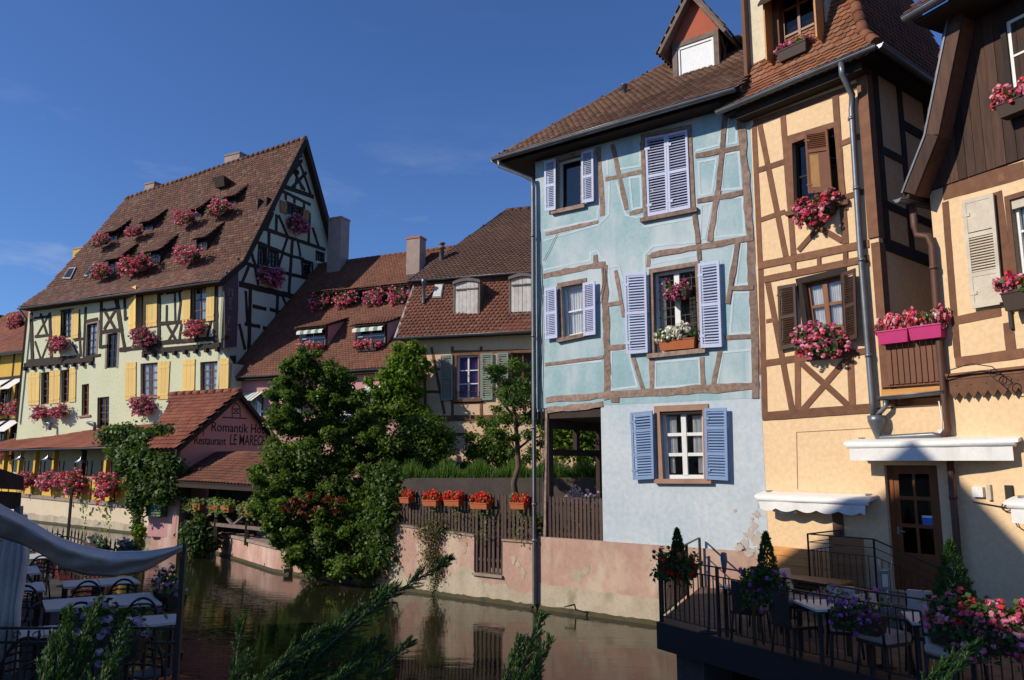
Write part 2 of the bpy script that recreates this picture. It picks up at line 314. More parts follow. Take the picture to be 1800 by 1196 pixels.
M['f_white'] = leafmat('white_petal', [Wh, (.85, .82, .8), (.7, .68, .6)], .2)
M['f_purple'] = leafmat('purple_petal', [(.42, .10, .46), (.50, .12, .46), (.36, .12, .46), (.55, .10, .36)], .25)
M['f_lav'] = leafmat('lavender_petal', [(.52, .38, .60), (.58, .46, .66), (.45, .32, .56), (.62, .5, .62)], .25)
M['f_rw'] = leafmat('red_white_petal', [Rd, (.75, .12, .2), Wh, (.66, .05, .08), P_], .2)
# water: murky and glossy, rippled
def watermat():
    m, n, l, b = nmat('canal_water'); co = n.new('ShaderNodeNewGeometry').outputs['Position']
    b.inputs['Base Color'].default_value = (.016, .016, .008, 1); b.inputs['Roughness'].default_value = .03; b.inputs['IOR'].default_value = 1.42
    h = mth(n, l, 'ADD', noise(n, l, co, 1.0, 3, .5, (1.0, 3.6, 1)), mth(n, l, 'MULTIPLY', noise(n, l, co, 5.5, 2, .5, (.9, 2.4, 1)), .22))
    calm = ramp_out(n, l, noise(n, l, co, .16, 2), [(.35, (.12,)*3), (.62, (1,)*3)])
    bump(n, l, b, mth(n, l, 'MULTIPLY', h, calm), .17, .05); return m
M['water'] = watermat()
# ------------------------------------------------------------------ generators
def leafverts(blobs, n, L, W=.62, up=.25, shell=2.4, droop=0, rs=None, squash=1):
    rs = rs or RN; B = np.array(blobs, float); w = (B[:, 3]*B[:, 4]*B[:, 5])**(2/3)*(.5+rs.random(len(B))); w /= w.sum()
    k = rs.choice(len(B), n, p=w); d = rs.normal(size=(n, 3)); d /= np.linalg.norm(d, axis=1)[:, None]
    p = B[k, :3]+d*B[k, 3:6]*(rs.random(n)**(1/shell)*(1+.2*rs.normal(size=n)))[:, None]
    nn = d*.9+rs.normal(size=(n, 3))*.65; nn[:, 2] += up; nn /= np.linalg.norm(nn, axis=1)[:, None]
    t = np.cross(nn, rs.normal(size=(n, 3))); t[:, 2] -= droop; t /= np.linalg.norm(t, axis=1)[:, None]
    b = np.cross(nn, t); l = (L*(.6+.8*rs.random(n)))[:, None]
    V = np.stack([p-t*l*.5, p+b*l*W*.5+nn*l*.12, p+t*l*.5, p-b*l*W*.5+nn*l*.12], 1)
    br = rs.random(len(B)); r = np.clip(.45*br[k]+.6*rs.random(n)-.03, 0, .985)
    return V, r
def leaves(name, m, parent, blobs, n, L, kind='stuff', **k):
    V, r = leafverts(blobs, n, L, **k); return link(name, npmesh(name, V, 4, r), m, parent, None, kind)
def stalkleaves(name, m, parent, paths, per, L, W=.35, spread=.7, jit=.02, kind='stuff'):   # leaves set along curves
    V = []; r = []
    for pts in paths:
        pts = np.array(pts, float); nseg = len(pts)-1; br = R()
        for i in range(per):
            s = R()*nseg; j = min(int(s), nseg-1); f = s-j; c = pts[j]*(1-f)+pts[j+1]*f+RN.normal(size=3)*jit
            d = pts[j+1]-pts[j]; d /= np.linalg.norm(d)+1e-9; q = RN.normal(size=3); t = d*(1-spread)+q/np.linalg.norm(q)*spread; t /= np.linalg.norm(t)
            b = np.cross(t, RN.normal(size=3)); b /= np.linalg.norm(b); l = L*(.6+.8*R())
            V.append([c, c+t*l*.5+b*l*W*.5, c+t*l, c+t*l*.5-b*l*W*.5]); r.append(min(.98, .4*br+.58*R()))
    return link(name, npmesh(name, V, 4, r), m, parent, None, kind)
def petals(blobs, heads, hr, per=8, size=.035, rs=None, front=None):
    rs = rs or RN; blobs = [tuple(b_) for b_ in blobs if rs.random() > .12] or blobs; V, r = leafverts(blobs, heads, .01, shell=6, rs=rs); c = V.mean(1)
    if front is not None: c[:, 1] = np.where(c[:, 1] > front, 2*front-c[:, 1], c[:, 1])
    out = []; rr = []; hc = rs.random(heads)*.985
    for i in range(heads):
        d = rs.normal(size=(per, 3)); d /= np.linalg.norm(d, axis=1)[:, None]
        p = c[i]+d*hr; t = np.cross(d, rs.normal(size=(per, 3))); t /= np.linalg.norm(t, axis=1)[:, None]; b = np.cross(d, t); s = size*(.7+.6*rs.random(per))[:, None]
        out.append(np.stack([p-t*s, p+b*s, p+t*s, p-b*s], 1)); rr += list(np.clip(hc[i]+.1*(rs.random(per)-.5), 0, .985))
    return np.concatenate(out), rr
FB = {}
def flowerproto(key, shape, dense, boxh, bd=1.):
    rs = np.random.default_rng(sum(map(ord, str(key))))
    if shape == 'ball': bl = [(x, -.05+rs.normal()*.03, .12+rs.normal()*.08, .26, .28, .30) for x in (-.32, -.1, .12, .32)]+[(x, -.18, -.16+rs.normal()*.05, .24, .2, .24) for x in (-.22, .05, .25)]
    elif shape == 'flat': bl = [(x, -.02, .10+rs.normal()*.03, .2, .2, .16) for x in (-.38, -.15, .1, .36)]
    elif shape == 'trail': bl = [(x, -.04, .1+rs.normal()*.04, .2, .2, .16) for x in (-.36, -.12, .12, .36)]+[(x, -.2, -.22, .12, .1, .28) for x in (-.3, -.02, .3)]
    V, r = leafverts(bl, int(420*dense), .085, W=.85, rs=rs); lf = npmesh('foliage', V, 4, r)
    V, r = petals(bl, int(170*dense*bd), .042, 9, .034, rs=rs); fl = npmesh('blossom', V, 4, r)
    bx = MB()
    if boxh: bx.hexa([(-.46,-.11,-.1-boxh),(.46,-.11,-.1-boxh),(.46,.09,-.1-boxh),(-.46,.09,-.1-boxh),(-.5,-.14,-.02),(.5,-.14,-.02),(.5,.12,-.02),(-.5,.12,-.02)]); bx.box(-.505, .505, -.15, .125, -.035, -.012)
    return lf, fl, bx.mesh('planter') if boxh else None
def flowers(P, rz, w, label, pal, shape='ball', box='boxbrown', dense=1., group=None, h=None, leafm='gleaf', cat='flower box', boxh=.14, name='flower_box', var=None, bl=1.):
    v = random.randrange(3) if var is None else var; key = (shape, dense, boxh, v, pal, box, leafm, bl)
    if key not in FB:
        lf, fl, bx = flowerproto((shape, dense, boxh, v), shape, dense, boxh, bl); lf = lf.copy(); fl = fl.copy(); lf.materials.append(M[leafm]); fl.materials.append(M[pal])
        if bx: bx.materials.append(M[box])
        FB[key] = (lf, fl, bx)
    lf, fl, bx = FB[key]; h = h or w
    e = empty(name, P, rz, label, cat, group or 'flowering window boxes'); sc = Matrix.Diagonal((w, min(w, h), h, 1))
    link('foliage', lf, None, e, sc, 'stuff'); link('blossom', fl, None, e, sc, 'stuff')
    if bx: link('planter', bx, None, e, Matrix.Diagonal((w*.9, 1, 1, 1)))
    return e
TM = {}
def tilemesh(w, L, rounded):
    k = (w, L, rounded)
    if k in TM: return TM[k]
    h = w*.485; lo = [(-h, .3*w), (-h*.72, .1*w), (0, 0), (h*.72, .1*w), (h, .3*w)] if rounded else [(-h, 0), (-h*.33, -.01), (h*.33, -.01), (h, 0)]
    t = .02; c = lambda b: .034-.03*b/L; n = len(lo)
    top = [(a, b, c(b)+.012) for a, b in lo]+[(h, L, c(L)+.012), (-h, L, c(L)+.012)]
    bot = [(a, b, c(b)+.012-t) for a, b in lo]
    F_ = [tuple(range(n+2))]+[(i+1, i, n+2+i, n+3+i) for i in range(n-1)]+[(0, n+1, n+2), (n, n-1, 2*n+1)]
    TM[k] = (top+bot, F_); return TM[k]
def inpoly(px, py, poly):
    ins = np.zeros(len(px), bool); n = len(poly)
    for i in range(n):
        x1, y1 = poly[i]; x2, y2 = poly[(i+1) % n]
        if y1 == y2: continue
        c = ((y1 > py) != (y2 > py)) & (px < (x2-x1)*(py-y1)/(y2-y1)+x1); ins ^= c
    return ins
TOBJ = {}
def roofplane(root, parent, pts, m, w=.18, ex=.16, nobj=0, thick=.09, slabm='dark', rounded=True, name='roof', jit=.5):
    """tiled roof surface: pts local 3D polygon, pts[0]->pts[1] runs along the eave left to right"""
    P = [np.array(p, float) for p in pts]; A = P[1]-P[0]; A /= np.linalg.norm(A); nrm = np.zeros(3)
    for i in range(1, len(P)-1): nrm += np.cross(P[i]-P[0], P[i+1]-P[0])
    nrm /= np.linalg.norm(nrm)
    if nrm[2] < 0: nrm = -nrm
    B = np.cross(nrm, A); ab = [((p-P[0])@A, (p-P[0])@B) for p in P]
    mb = MB().slab([tuple(p) for p in P], tuple(-nrm*thick)); slab = mb.ob(name, M[slabm], parent)
    a0, a1 = min(a for a, b in ab), max(a for a, b in ab); b1 = max(b for a, b in ab); ca = []; cb = []
    for r_ in range(int(b1/ex)+1):
        k = np.arange(a0-w, a1+w, w)+(w/2 if r_ % 2 else 0); ca.append(k); cb.append(np.full(len(k), r_*ex-.04))
    ca = np.concatenate(ca); cb = np.concatenate(cb); ok = inpoly(ca, cb+ex*.6, ab) ; ca = ca[ok]; cb = cb[ok]; n = len(ca)
    ca = ca+RN.normal(size=n)*.004*jit; cb = cb+RN.normal(size=n)*.006*jit; rot = RN.normal(size=n)*.012*jit; lift = RN.random(n)*.006*jit+.022*(1+np.sin(ca*.83+cb*.35+P[0][0]))+.012*(1+np.sin(cb*1.3-ca*.4))
    tv, tf = tilemesh(w, ex*1.5, rounded)
    c = P[0][None, :]+ca[:, None]*A+cb[:, None]*B+lift[:, None]*nrm; order = np.arange(n)
    mw = root.matrix_basis
    if nobj:
        wp = np.array([list(mw @ Vector(x)) for x in c]); order = np.argsort(((wp-CP)**2).sum(1))
    sel = order[:nobj]; rest = order[nobj:]
    if nobj:
        key = (w, ex, rounded, m)
        if key not in TOBJ: me = bpy.data.meshes.new('tile'); me.from_pydata(tv, [], tf); me.materials.append(M[m]); TOBJ[key] = me
        for i in sel:
            a_ = A*math.cos(rot[i])+B*math.sin(rot[i]); b_ = np.cross(nrm, a_)
            link('tile', TOBJ[key], None, slab, Matrix([[a_[j], b_[j], nrm[j], c[i][j]] for j in range(3)]+[[0, 0, 0, 1]]))
    if len(rest):
        T = np.array(tv); k = len(rest); cs = np.cos(rot[rest])[:, None]; sn = np.sin(rot[rest])[:, None]
        a = T[None, :, 0]*cs-T[None, :, 1]*sn; b = T[None, :, 0]*sn+T[None, :, 1]*cs
        V = c[rest][:, None, :]+a[..., None]*A+b[..., None]*B+np.broadcast_to(T[None, :, 2], a.shape)[..., None]*nrm
        nv = len(tv); idx = np.concatenate([np.array(f) for f in tf]); ls = np.cumsum([0]+[len(f) for f in tf[:-1]])
        me = bpy.data.meshes.new('tiles'); me.vertices.add(k*nv); me.vertices.foreach_set('co', V.astype(np.float32).ravel())
        LI = (np.arange(k)[:, None]*nv+idx[None, :]).ravel().astype(np.int32); me.loops.add(len(LI)); me.loops.foreach_set('vertex_index', LI)
        PS = (np.arange(k)[:, None]*len(idx)+ls[None, :]).ravel().astype(np.int32); me.polygons.add(len(PS)); me.polygons.foreach_set('loop_start', PS)
        me.attributes.new('rnd', 'FLOAT', 'FACE').data.foreach_set('value', np.repeat(RN.random(k)*.98, len(tf)).astype(np.float32)); me.update(calc_edges=True)
        link('tiles', me, M[m], slab, None, 'stuff')
    return slab
def ridge_caps(parent, p, q, m, r=.12, step=.36):
    p = Vector(p); q = Vector(q); d = q-p; n = max(1, int(d.length/step)); mb = MB()
    for i in range(n):
        a = p+d*(i/n); b = p+d*((i+1.12)/n); mb.tube([a, b], [r*1.06, r*.92], 8, R()*.95)
    mb.ob('ridge_tiles', M[m], parent)
def quad(F, pts, c=None, n=0): return [F.at(*(c(*p) if c else p), n) for p in pts]       # tl, tr, br, bl
def mapper(q):
    tl, tr, br, bl = [np.array(p) for p in q]
    def f(s, t): return tuple((tl*(1-s)+tr*s)*t+(bl*(1-s)+br*s)*(1-t))
    f.w = np.linalg.norm(tr-tl)*.5+np.linalg.norm(br-bl)*.5; f.h = np.linalg.norm(tl-bl)*.5+np.linalg.norm(tr-br)*.5; return f
def rect(q, s0, s1, t0, t1): return [q(s0, t1), q(s1, t1), q(s1, t0), q(s0, t0)]
def wall(F, parent, m, outer, holes=(), y=0, rev=.18, name='wall', back=None):
    """plaster sheet with real openings and reveals; outer and holes in (u,z)"""
    vs = []; ed = []
    for lp in [outer]+list(holes): k = len(vs); vs += [Vector((float(p[0]), float(p[1]))) for p in lp]; ed += [(k+i, k+(i+1) % len(lp)) for i in range(len(lp))]
    v2, _, fs, _, _, _ = delaunay_2d_cdt(vs, ed, [], 0, 1e-5)
    cx = np.array([sum(v2[i][0] for i in f)/3 for f in fs]); cz = np.array([sum(v2[i][1] for i in f)/3 for f in fs]); ok = inpoly(cx, cz, outer)
    for h in holes: ok &= ~inpoly(cx, cz, h)
    mb = MB(); mb.add([(p[0], y, p[1]) for p in v2], [f for f, k in zip(fs, ok) if k])
    for lp in [outer]+list(holes):
        k = len(lp); a = [(p[0], y, p[1]) for p in lp]+[(p[0], y+rev, p[1]) for p in lp]
        mb.add(a, [(i, (i+1) % k, (i+1) % k+k, i+k) for i in range(k)])
    return mb.ob(name, M[m], parent)
def shell(parent, m, u0, u1, y0, y1, z0, z1, name='side_wall', faces='lrbt'):   # left, right, back walls and ceiling as slabs
    mb = MB(); t = .2
    if 'l' in faces: mb.box(u0, u0+t, y0, y1-t, z0, z1)
    if 'r' in faces: mb.box(u1-t, u1, y0, y1-t, z0, z1)
    if 'b' in faces: mb.box(u0, u1, y1-t+.003, y1, z0, z1)
    if 't' in faces: mb.box(u0+.01, u1-.01, y0+.2, y1-.01, z1-.15, z1-.003)
    return mb.ob(name, M[m], parent)
def window(F, parent, q, frame='white', y=.10, nx=2, ny=2, curtain=None, glass='glass', bw=.055, mw=.035, casing=None, cw=.1, sill=None, casw=.1, transoms=None, proud=.02, lead=False, panes=True, dim=True):
    g = mapper(q); bs = bw/g.w; bt = bw/g.h; mb = MB()
    for a in (rect(g, 0, bs, 0, 1), rect(g, 1-bs, 1, 0, 1), rect(g, bs, 1-bs, 0, bt*1.2), rect(g, bs, 1-bs, 1-bt, 1)): mb.prism(a, y, y+.06)
    xs = [bs+(1-2*bs)*i/nx for i in range(nx+1)]; zs = transoms or [bt*1.2+(1-2.2*bt)*i/ny for i in range(ny+1)]
    for x in xs[1:-1]: mb.prism(rect(g, x-mw*.8/g.w, x+mw*.8/g.w, bt, 1-bt), y-.008, y+.05)
    for z in zs[1:-1]: mb.prism(rect(g, bs, 1-bs, z-mw*.5/g.h, z+mw*.5/g.h), y+.004, y+.045)
    wo = mb.ob('window', M[frame], parent)
    if panes:
        for i in range(nx):
            for j in range(len(zs)-1): MB().prism(rect(g, xs[i], xs[i+1], zs[j], zs[j+1]), y+.022+.001*(i+j), y+.027+.001*(i+j)).ob('pane', M[glass], wo)
    else: MB().prism(rect(g, bs, 1-bs, bt, 1-bt), y+.022, y+.027).ob('pane', M[glass], wo)
    if lead:
        lb = MB()
        for i in range(1, 6): lb.prism(rect(g, i/6-.006, i/6+.006, bt, 1-bt), y+.012, y+.019)
        for j in range(1, 9): lb.prism(rect(g, bs, 1-bs, j/9-.004, j/9+.004), y+.011, y+.018)
        lb.ob('leading', M['iron'], wo)
    if curtain:
        for (s0, s1, t0, t1, mm) in curtain:
            cb = MB(); K = 26; A = []; Bv = []
            for i in range(K+1):
                s = s0+(s1-s0)*i/K; yy = y+.075+.018*math.sin(i*1.9+s0*9)+.008*R(); a = g(s, t1); b = g(s, t0); A.append((a[0], yy, a[1])); Bv.append((b[0], yy+.01*R(), b[1]))
            cb.add(A+Bv, [(i, i+1, K+2+i, K+1+i) for i in range(K)]); cb.ob('curtain', M[mm], wo)
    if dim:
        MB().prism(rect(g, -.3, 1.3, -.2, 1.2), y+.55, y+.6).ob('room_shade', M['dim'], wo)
    if casing:
        cs = MB(); a = casw/g.w; b = casw/g.h
        for k_, r_ in enumerate((rect(g, -a, 0, -b*.2, 1+b), rect(g, 1, 1+a, -b*.2, 1+b), rect(g, 0, 1, 1, 1+b))): cs.prism(r_, -proud-.001*k_, .12)
        cs.ob('casing', M[casing], wo)
    if sill:
        a = .06/g.w; MB().prism(rect(g, -a-casw/g.w, 1+a+casw/g.w, -.10/g.h, 0), -.09, .14).ob('sill', M[sill], wo)
    return q
SL = {}
def shutter(F, parent, q, m='lilac', y=-.045, th=.035, nsl=24, mid=(.5,), rail=.055, panels=None, hinge=True, y2=None):
    """louvred leaf: frame with separate slats; panels = list of (t0, t1) filled solid. y2: depth of the right edge when swung"""
    g = mapper(q); s = rail/g.w; t = rail/g.h; y2 = y if y2 is None else y2
    def fix(mb, a, d0, d1):
        ys = lambda p: y+(y2-y)*a_s(p)
        return mb
    mb = MB()
    def slab_(s0, s1, t0, t1, d0, d1):
        P = []
        for dd in (d0, d1):
            for (a, b) in ((s0, t0), (s1, t0), (s1, t1), (s0, t1)): u, z = g(a, b); P.append((u, y+(y2-y)*a+dd, z))
        mb.hexa([P[0], P[1], P[5], P[4], P[3], P[2], P[6], P[7]])
    slab_(0, s, 0, 1, -th/2, th/2); slab_(1-s, 1, 0, 1, -th/2, th/2); rows = [0]+list(mid)+[1]
    slab_(s, 1-s, 0, t*1.5, -th/2+.002, th/2-.002); slab_(s, 1-s, 1-t*1.2, 1, -th/2+.002, th/2-.002)
    for k in mid: slab_(s, 1-s, k-t*.6, k+t*.6, -th/2+.002, th/2-.002)
    for (a, b) in (panels or []): slab_(s, 1-s, a, b, -th/4, th/4)
    if hinge:
        slab_(-.03, .22, .12, .15, -th/2-.006, -th/2+.004); slab_(-.03, .22, .84, .87, -th/2-.006, -th/2+.004)
    o = mb.ob('shutter', M[m], parent)
    if m not in SL:
        b = MB().box(-.5, .5, -.024, .024, -.0045, .0045); SL[m] = b.mesh('slat'); SL[m].materials.append(M[m])
    span = [(max(rows[i]+t*(1.5 if i == 0 else .6), 0), rows[i+1]-t*(1.2 if i == len(rows)-2 else .6)) for i in range(len(rows)-1)]
    span = [sp for sp in span if not any(abs((sp[0]+sp[1])/2-(a+b)/2) < .12 for a, b in (panels or []))]
    tot = sum(b-a for a, b in span)
    for a, b in span:
        k = max(1, round(nsl*(b-a)/tot))
        for i in range(k):
            tt = a+(b-a)*(i+.5)/k; L = g(s*.9, tt); Rr = g(1-s*.9, tt)
            p0 = Vector((L[0], y+(y2-y)*s, L[1])); p1 = Vector((Rr[0], y+(y2-y)*(1-s), Rr[1])); d = p1-p0; X = d.normalized()
            Y0 = Vector((0, 1, 0)); Y0 = (Y0-X*Y0.dot(X)).normalized(); Z0 = X.cross(Y0); an = math.radians(38+4*R())
            Yv = Y0*math.cos(an)+Z0*math.sin(an); Zv = X.cross(Yv); c = (p0+p1)/2; X = X*d.length
            link('slat', SL[m], None, o, Matrix([[X[j], Yv[j], Zv[j], c[j]] for j in range(3)]+[[0, 0, 0, 1]]))
    return o
def boardshutter(F, parent, q, m='yelshut', y=-.05, y2=None, n=3):
    g = mapper(q); y2 = y if y2 is None else y2; o = None
    for i in range(n):
        mb = MB(); s0, s1 = i/n+.008, (i+1)/n-.008; P = []
        for dd in (-.02, .015):
            for a, b in ((s0, 0), (s1, 0), (s1, 1), (s0, 1)): u, z = g(a, b); P.append((u, y+(y2-y)*a+dd, z))
        mb.hexa([P[0], P[1], P[5], P[4], P[3], P[2], P[6], P[7]], .1+.3*R())
        if i == 0:
            o = mb.ob('shutter', M[m], parent)
        else: mb.ob('board', M[m], o)
    for t in (.12, .85):
        P = []
        for dd in (-.032, -.019):
            for a, b in ((.03, t-.025), (.97, t-.025), (.97, t+.025), (.03, t+.025)): u, z = g(a, b); P.append((u, y+(y2-y)*a+dd, z))
        MB().hexa([P[0], P[1], P[5], P[4], P[3], P[2], P[6], P[7]]).ob('batten', M[m], o)
    return o
BC = [0]
def beams(F, parent, m, c, lst, base=.007, n=0, jit=.10, dw=1, back=.05):
    for (x1, y1, x2, y2, w) in lst:
        BC[0] += 1; pr = base+(BC[0] % 23)*.0009; a = F.at(*c(x1, y1), n); b = F.at(*c(x2, y2), n)
        L = math.hypot(a[0]-b[0], a[1]-b[1]); MB().beam(a, b, w*dw, -n-pr, -n+back, max(1, int(L/.22)), jit).ob('timber', M[m], parent)
def line(F, parent, m, c, pts, w=.045, closed=False, y=-.004, name='painted_border'):
    mb = MB(); P = [F.at(*c(*p)) for p in pts]; P = P+[P[0]] if closed else P
    for i in range(len(P)-1):
        BC[0] += 1; p, q = np.array(P[i]), np.array(P[i+1]); d = (q-p)/(np.linalg.norm(q-p)+1e-9); mb.beam(p-d*w*.45, q+d*w*.45, w, y-(BC[0] % 9)*.0003, .01, 2, .12)
    mb.ob(name, M[m], parent)
def pipe(parent, m, pts, r, name='downpipe', brackets=None):
    o = MB().tube(pts, r, 12).ob(name, M[m], parent)
    if brackets:
        b = MB()
        for p in brackets: b.tube([(p[0], p[1], p[2]-.03), (p[0], p[1], p[2]+.03)], r*1.18, 12)
        b.ob('bracket', M[m], o)
    return o
def gutter(parent, m, p, q, r=.075, name='gutter'):
    p = Vector(p); q = Vector(q); d = (q-p).normalized(); o = Vector((-d.y, d.x, 0)).normalized(); mb = MB(); vs = []; K = 8
    for e in (p, q):
        for rr in (r, r*.88):
            for i in range(K+1): t = math.pi+math.pi*i/K; vs.append(e+o*math.cos(t)*rr+Vector((0, 0, math.sin(t)*rr)))
    n = K+1; fs = []
    for i in range(K): fs += [(i, i+1, 2*n+i+1, 2*n+i), (n+i+1, n+i, 3*n+i, 3*n+i+1), (i, n+i, n+i+1, i+1), (2*n+i, 2*n+i+1, 3*n+i+1, 3*n+i)]
    fs += [(0, 2*n, 3*n, n), (K, n+K, 3*n+K, 2*n+K)]
    mb.add(vs, fs, 0, False); mb.tube([p-o*r, q-o*r], .012, 6); mb.tube([p+o*r, q+o*r], .012, 6)
    mb.add([p]+[p+o*math.cos(math.pi+math.pi*i/K)*r+Vector((0, 0, math.sin(math.pi+math.pi*i/K)*r)) for i in range(K+1)], [(0, i+1, i+2) for i in range(K)])
    mb.add([q]+[q+o*math.cos(math.pi+math.pi*i/K)*r+Vector((0, 0, math.sin(math.pi+math.pi*i/K)*r)) for i in range(K+1)], [(0, i+2, i+1) for i in range(K)])
    return mb.ob(name, M[m], parent)
def dormer(F, parent, bl, br, roof, h, s2, tile, wallm='dark', cheek='dark', wq=None, frame='dark', over=.25, tw=.2, depth=None, curtain=None, nx=2, ny=2, awn=False, slabm='dark', top=None, roofcheek=None):
    """shed dormer whose front stands on the main roof at pixels bl..br"""
    a = F.on(*bl, *roof); b = F.on(*br, *roof); u0, u1 = a[0], b[0]; y = (a[1]+b[1])/2; z = (a[2]+b[2])/2; s1 = roof[2]; dy = h/(s1-s2)
    e = MB(); fw = [(u0, z-.1), (u1, z-.1), (u1, z+h), (u0, z+h)]
    d = MB().box(u0, u0+.1, y-.02, y+.1, z-.1, z+h).box(u1-.1, u1, y-.02, y+.1, z-.1, z+h).box(u0+.1, u1-.1, y-.018, y+.1, z-.1, z+.1).box(u0+.1, u1-.1, y-.018, y+.1, z+h-.12, z+h).ob('dormer', M[wallm], parent)
    for k, uu in enumerate((u0, u1-.06)):
        MB().add([(x, yy, zz) for x in (uu, uu+.06) for yy, zz in ((y+.1, z+.05), (y+.1, z+h), (y+dy+.05, z+dy*s1+.0), )], [(0, 1, 2), (5, 4, 3), (0, 3, 4, 1), (1, 4, 5, 2), (2, 5, 3, 0)]).ob('cheek', M[cheek], d)
    q = [(u0+.1, z+h-.12), (u1-.1, z+h-.12), (u1-.1, z+.1), (u0+.1, z+.1)]
    g = mapper(q); mb = MB(); bs = .05/g.w; bt = .05/g.h
    for a_ in (rect(g, 0, bs, 0, 1), rect(g, 1-bs, 1, 0, 1), rect(g, bs, 1-bs, 0, bt), rect(g, bs, 1-bs, 1-bt, 1)): mb.prism(a_, y+.03, y+.08)
    for i in range(1, nx): mb.prism(rect(g, i/nx-.3*bs, i/nx+.3*bs, bt, 1-bt), y+.028, y+.075)
    for i in range(1, ny): mb.prism(rect(g, bs, 1-bs, i/ny-.3*bt, i/ny+.3*bt), y+.034, y+.07)
    mb.ob('window_frame', M[frame], d); MB().prism(rect(g, bs, 1-bs, bt, 1-bt), y+.045, y+.052).ob('pane', M['darkglass'], d)
    if curtain: MB().prism(rect(g, curtain[0], curtain[1], curtain[2], curtain[3]), y+.06, y+.065).ob('curtain', M['curtain'], d)
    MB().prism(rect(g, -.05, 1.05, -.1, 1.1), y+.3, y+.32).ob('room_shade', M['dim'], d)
    o = over; rp = roofplane(parent_root(parent), d, [(u0-.15, y-o, z+h-o*s2+.02), (u1+.15, y-o, z+h-o*s2+.02), (u1+.12, y+dy+.12, z+h+(dy+.12)*s2+.02), (u0-.12, y+dy+.12, z+h+(dy+.12)*s2+.02)], tile, tw, tw*.85, 0, .07, slabm, False, 'dormer_roof')
    # the tiles hang one level lower than allowed: fold them into the dormer
    for ch in list(rp.children): ch.parent = d
    if awn:
        A = MB(); k = 7
        for i in range(k):
            x0 = u0+.05+(u1-u0-.1)*i/k; x1 = u0+.05+(u1-u0-.1)*(i+1)/k
            A.hexa([(x0, y-.35, z+h-.33), (x1, y-.35, z+h-.33), (x1, y-.02, z+h-.12), (x0, y-.02, z+h-.12), (x0, y-.35, z+h-.315), (x1, y-.35, z+h-.315), (x1, y-.02, z+h-.105), (x0, y-.02, z+h-.105)], .4*(i % 2)); A.hexa([(x0, y-.36, z+h-.48), (x1, y-.36, z+h-.48), (x1, y-.352, z+h-.48), (x0, y-.352, z+h-.48), (x0, y-.36, z+h-.33), (x1, y-.36, z+h-.33), (x1, y-.352, z+h-.33), (x0, y-.352, z+h-.33)], .4*(i % 2))
        A.ob('awning', M['stripe'], d)
    return d, (u0+u1)/2, y, z
def parent_root(o):
    while o.parent: o = o.parent
    return o
def stripemat():
    m, n, l, b = nmat('striped_canvas'); a = n.new('ShaderNodeAttribute'); a.attribute_name = 'rnd'
    l.new(ramp_out(n, l, a.outputs['Fac'], [(.1, (.68, .66, .6)), (.3, (.16, .26, .22))]), b.inputs['Base Color']); b.inputs['Roughness'].default_value = .85; return m
M['stripe'] = stripemat()
def text(s, F, u, z, size, parent, m, off=.004, y=-.006, sx=1.0, name='lettering'):
    cu = bpy.data.curves.new('lettering', 'FONT'); cu.body = s; cu.size = size; cu.offset = off; cu.extrude = .004; cu.resolution_u = 3
    o = bpy.data.objects.new('tmp', cu); me = bpy.data.meshes.new_from_object(o); bpy.data.objects.remove(o)
    return link(name, me, M[m], parent, Matrix.Translation((u, y, z)) @ Matrix.Rotation(math.pi/2, 4, 'X') @ Matrix.Diagonal((sx, 1, 1, 1)))
c1 = lambda x, y: (x, y)
A_ = cr(860, 160, 2.392); B_ = cr(900, 560, 2.136); C_ = cr(1300, 120, 2.392); D_ = cr(1300, 440, 3.148); E_ = cr(1300, 740, 2.622); F_c = cr(1140, 0, 3.738)
G_ = cr(480, 380, 2.492); L1 = cr(0, 220, 2.99); L2 = cr(300, 220, 2.99); L3 = cr(0, 540, 2.99); K_ = cr(250, 600, 2.658); H_ = cr(0, 860, 3.56); R1 = cr(1500, 0, 3.417); R2 = cr(1660, 300, 2.993)
# ------------------------------------------------------------------ frames of the facades
B = Fr(at_z(945, 1070, 0), -950); Y = Fr(B.w(5.63, 0, 0), -200); RH = Fr(Y.w(3.59, 0, 0), 250)
L = Fr(at_y(388, 610, 43), -1900); LG = Fr(L.O, U=L.Y); P = Fr(L.w(0, 1.0, 0), -2000)
MS = Fr(at_y(705, 598, 28), -3500); PG = Fr(at_z(330, 950, 0), -828)
# ------------------------------------------------------------------ ground and water
def sheet(name, poly, z, m, skirt=None):
    mb = MB(); n = len(poly); tess = tessellate_polygon([[Vector((p[0], p[1], 0)) for p in poly]])
    mb.add([(p[0], p[1], z) for p in poly], [tuple(t) for t in tess])
    if skirt is not None: mb.add([(p[0], p[1], z) for p in poly]+[(p[0], p[1], skirt) for p in poly], [(i, (i+1) % n, (i+1) % n+n, i+n) for i in range(n)])
    o = mb.ob(name, M[m]); o['kind'] = 'structure'; return o
bw = lambda F, u, y: tuple(F.w(u, y, 0)[:2])
sheet('ground', [(-900, -900), (900, -900), (900, 900), (-900, 900)], -1.3, 'soil')
sheet('water', [(-85, -60), (40, -60), (40, 60), (-85, 90)], 0, 'water')
sheet('bank_ground', [bw(RH, 14, .25), bw(RH, .2, .25), bw(Y, 2.5, .25), bw(B, 5.6, .3), bw(B, -4.9, .3), (-6.5, 25.5), (-11, 31), bw(PG, 0, .3), bw(PG, -24, .3), (-80, 90), (-80, 700), (700, 700), (700, -60)], 1.0, 'paving', -1.2)
sheet('garden_ground', [bw(B, -4.7, .15), bw(B, 1.7, .15), bw(B, 1.7, 9), (5, 27.5), (-4, 30), (-4.2, 24.5)], 1.55, 'soil', .9)
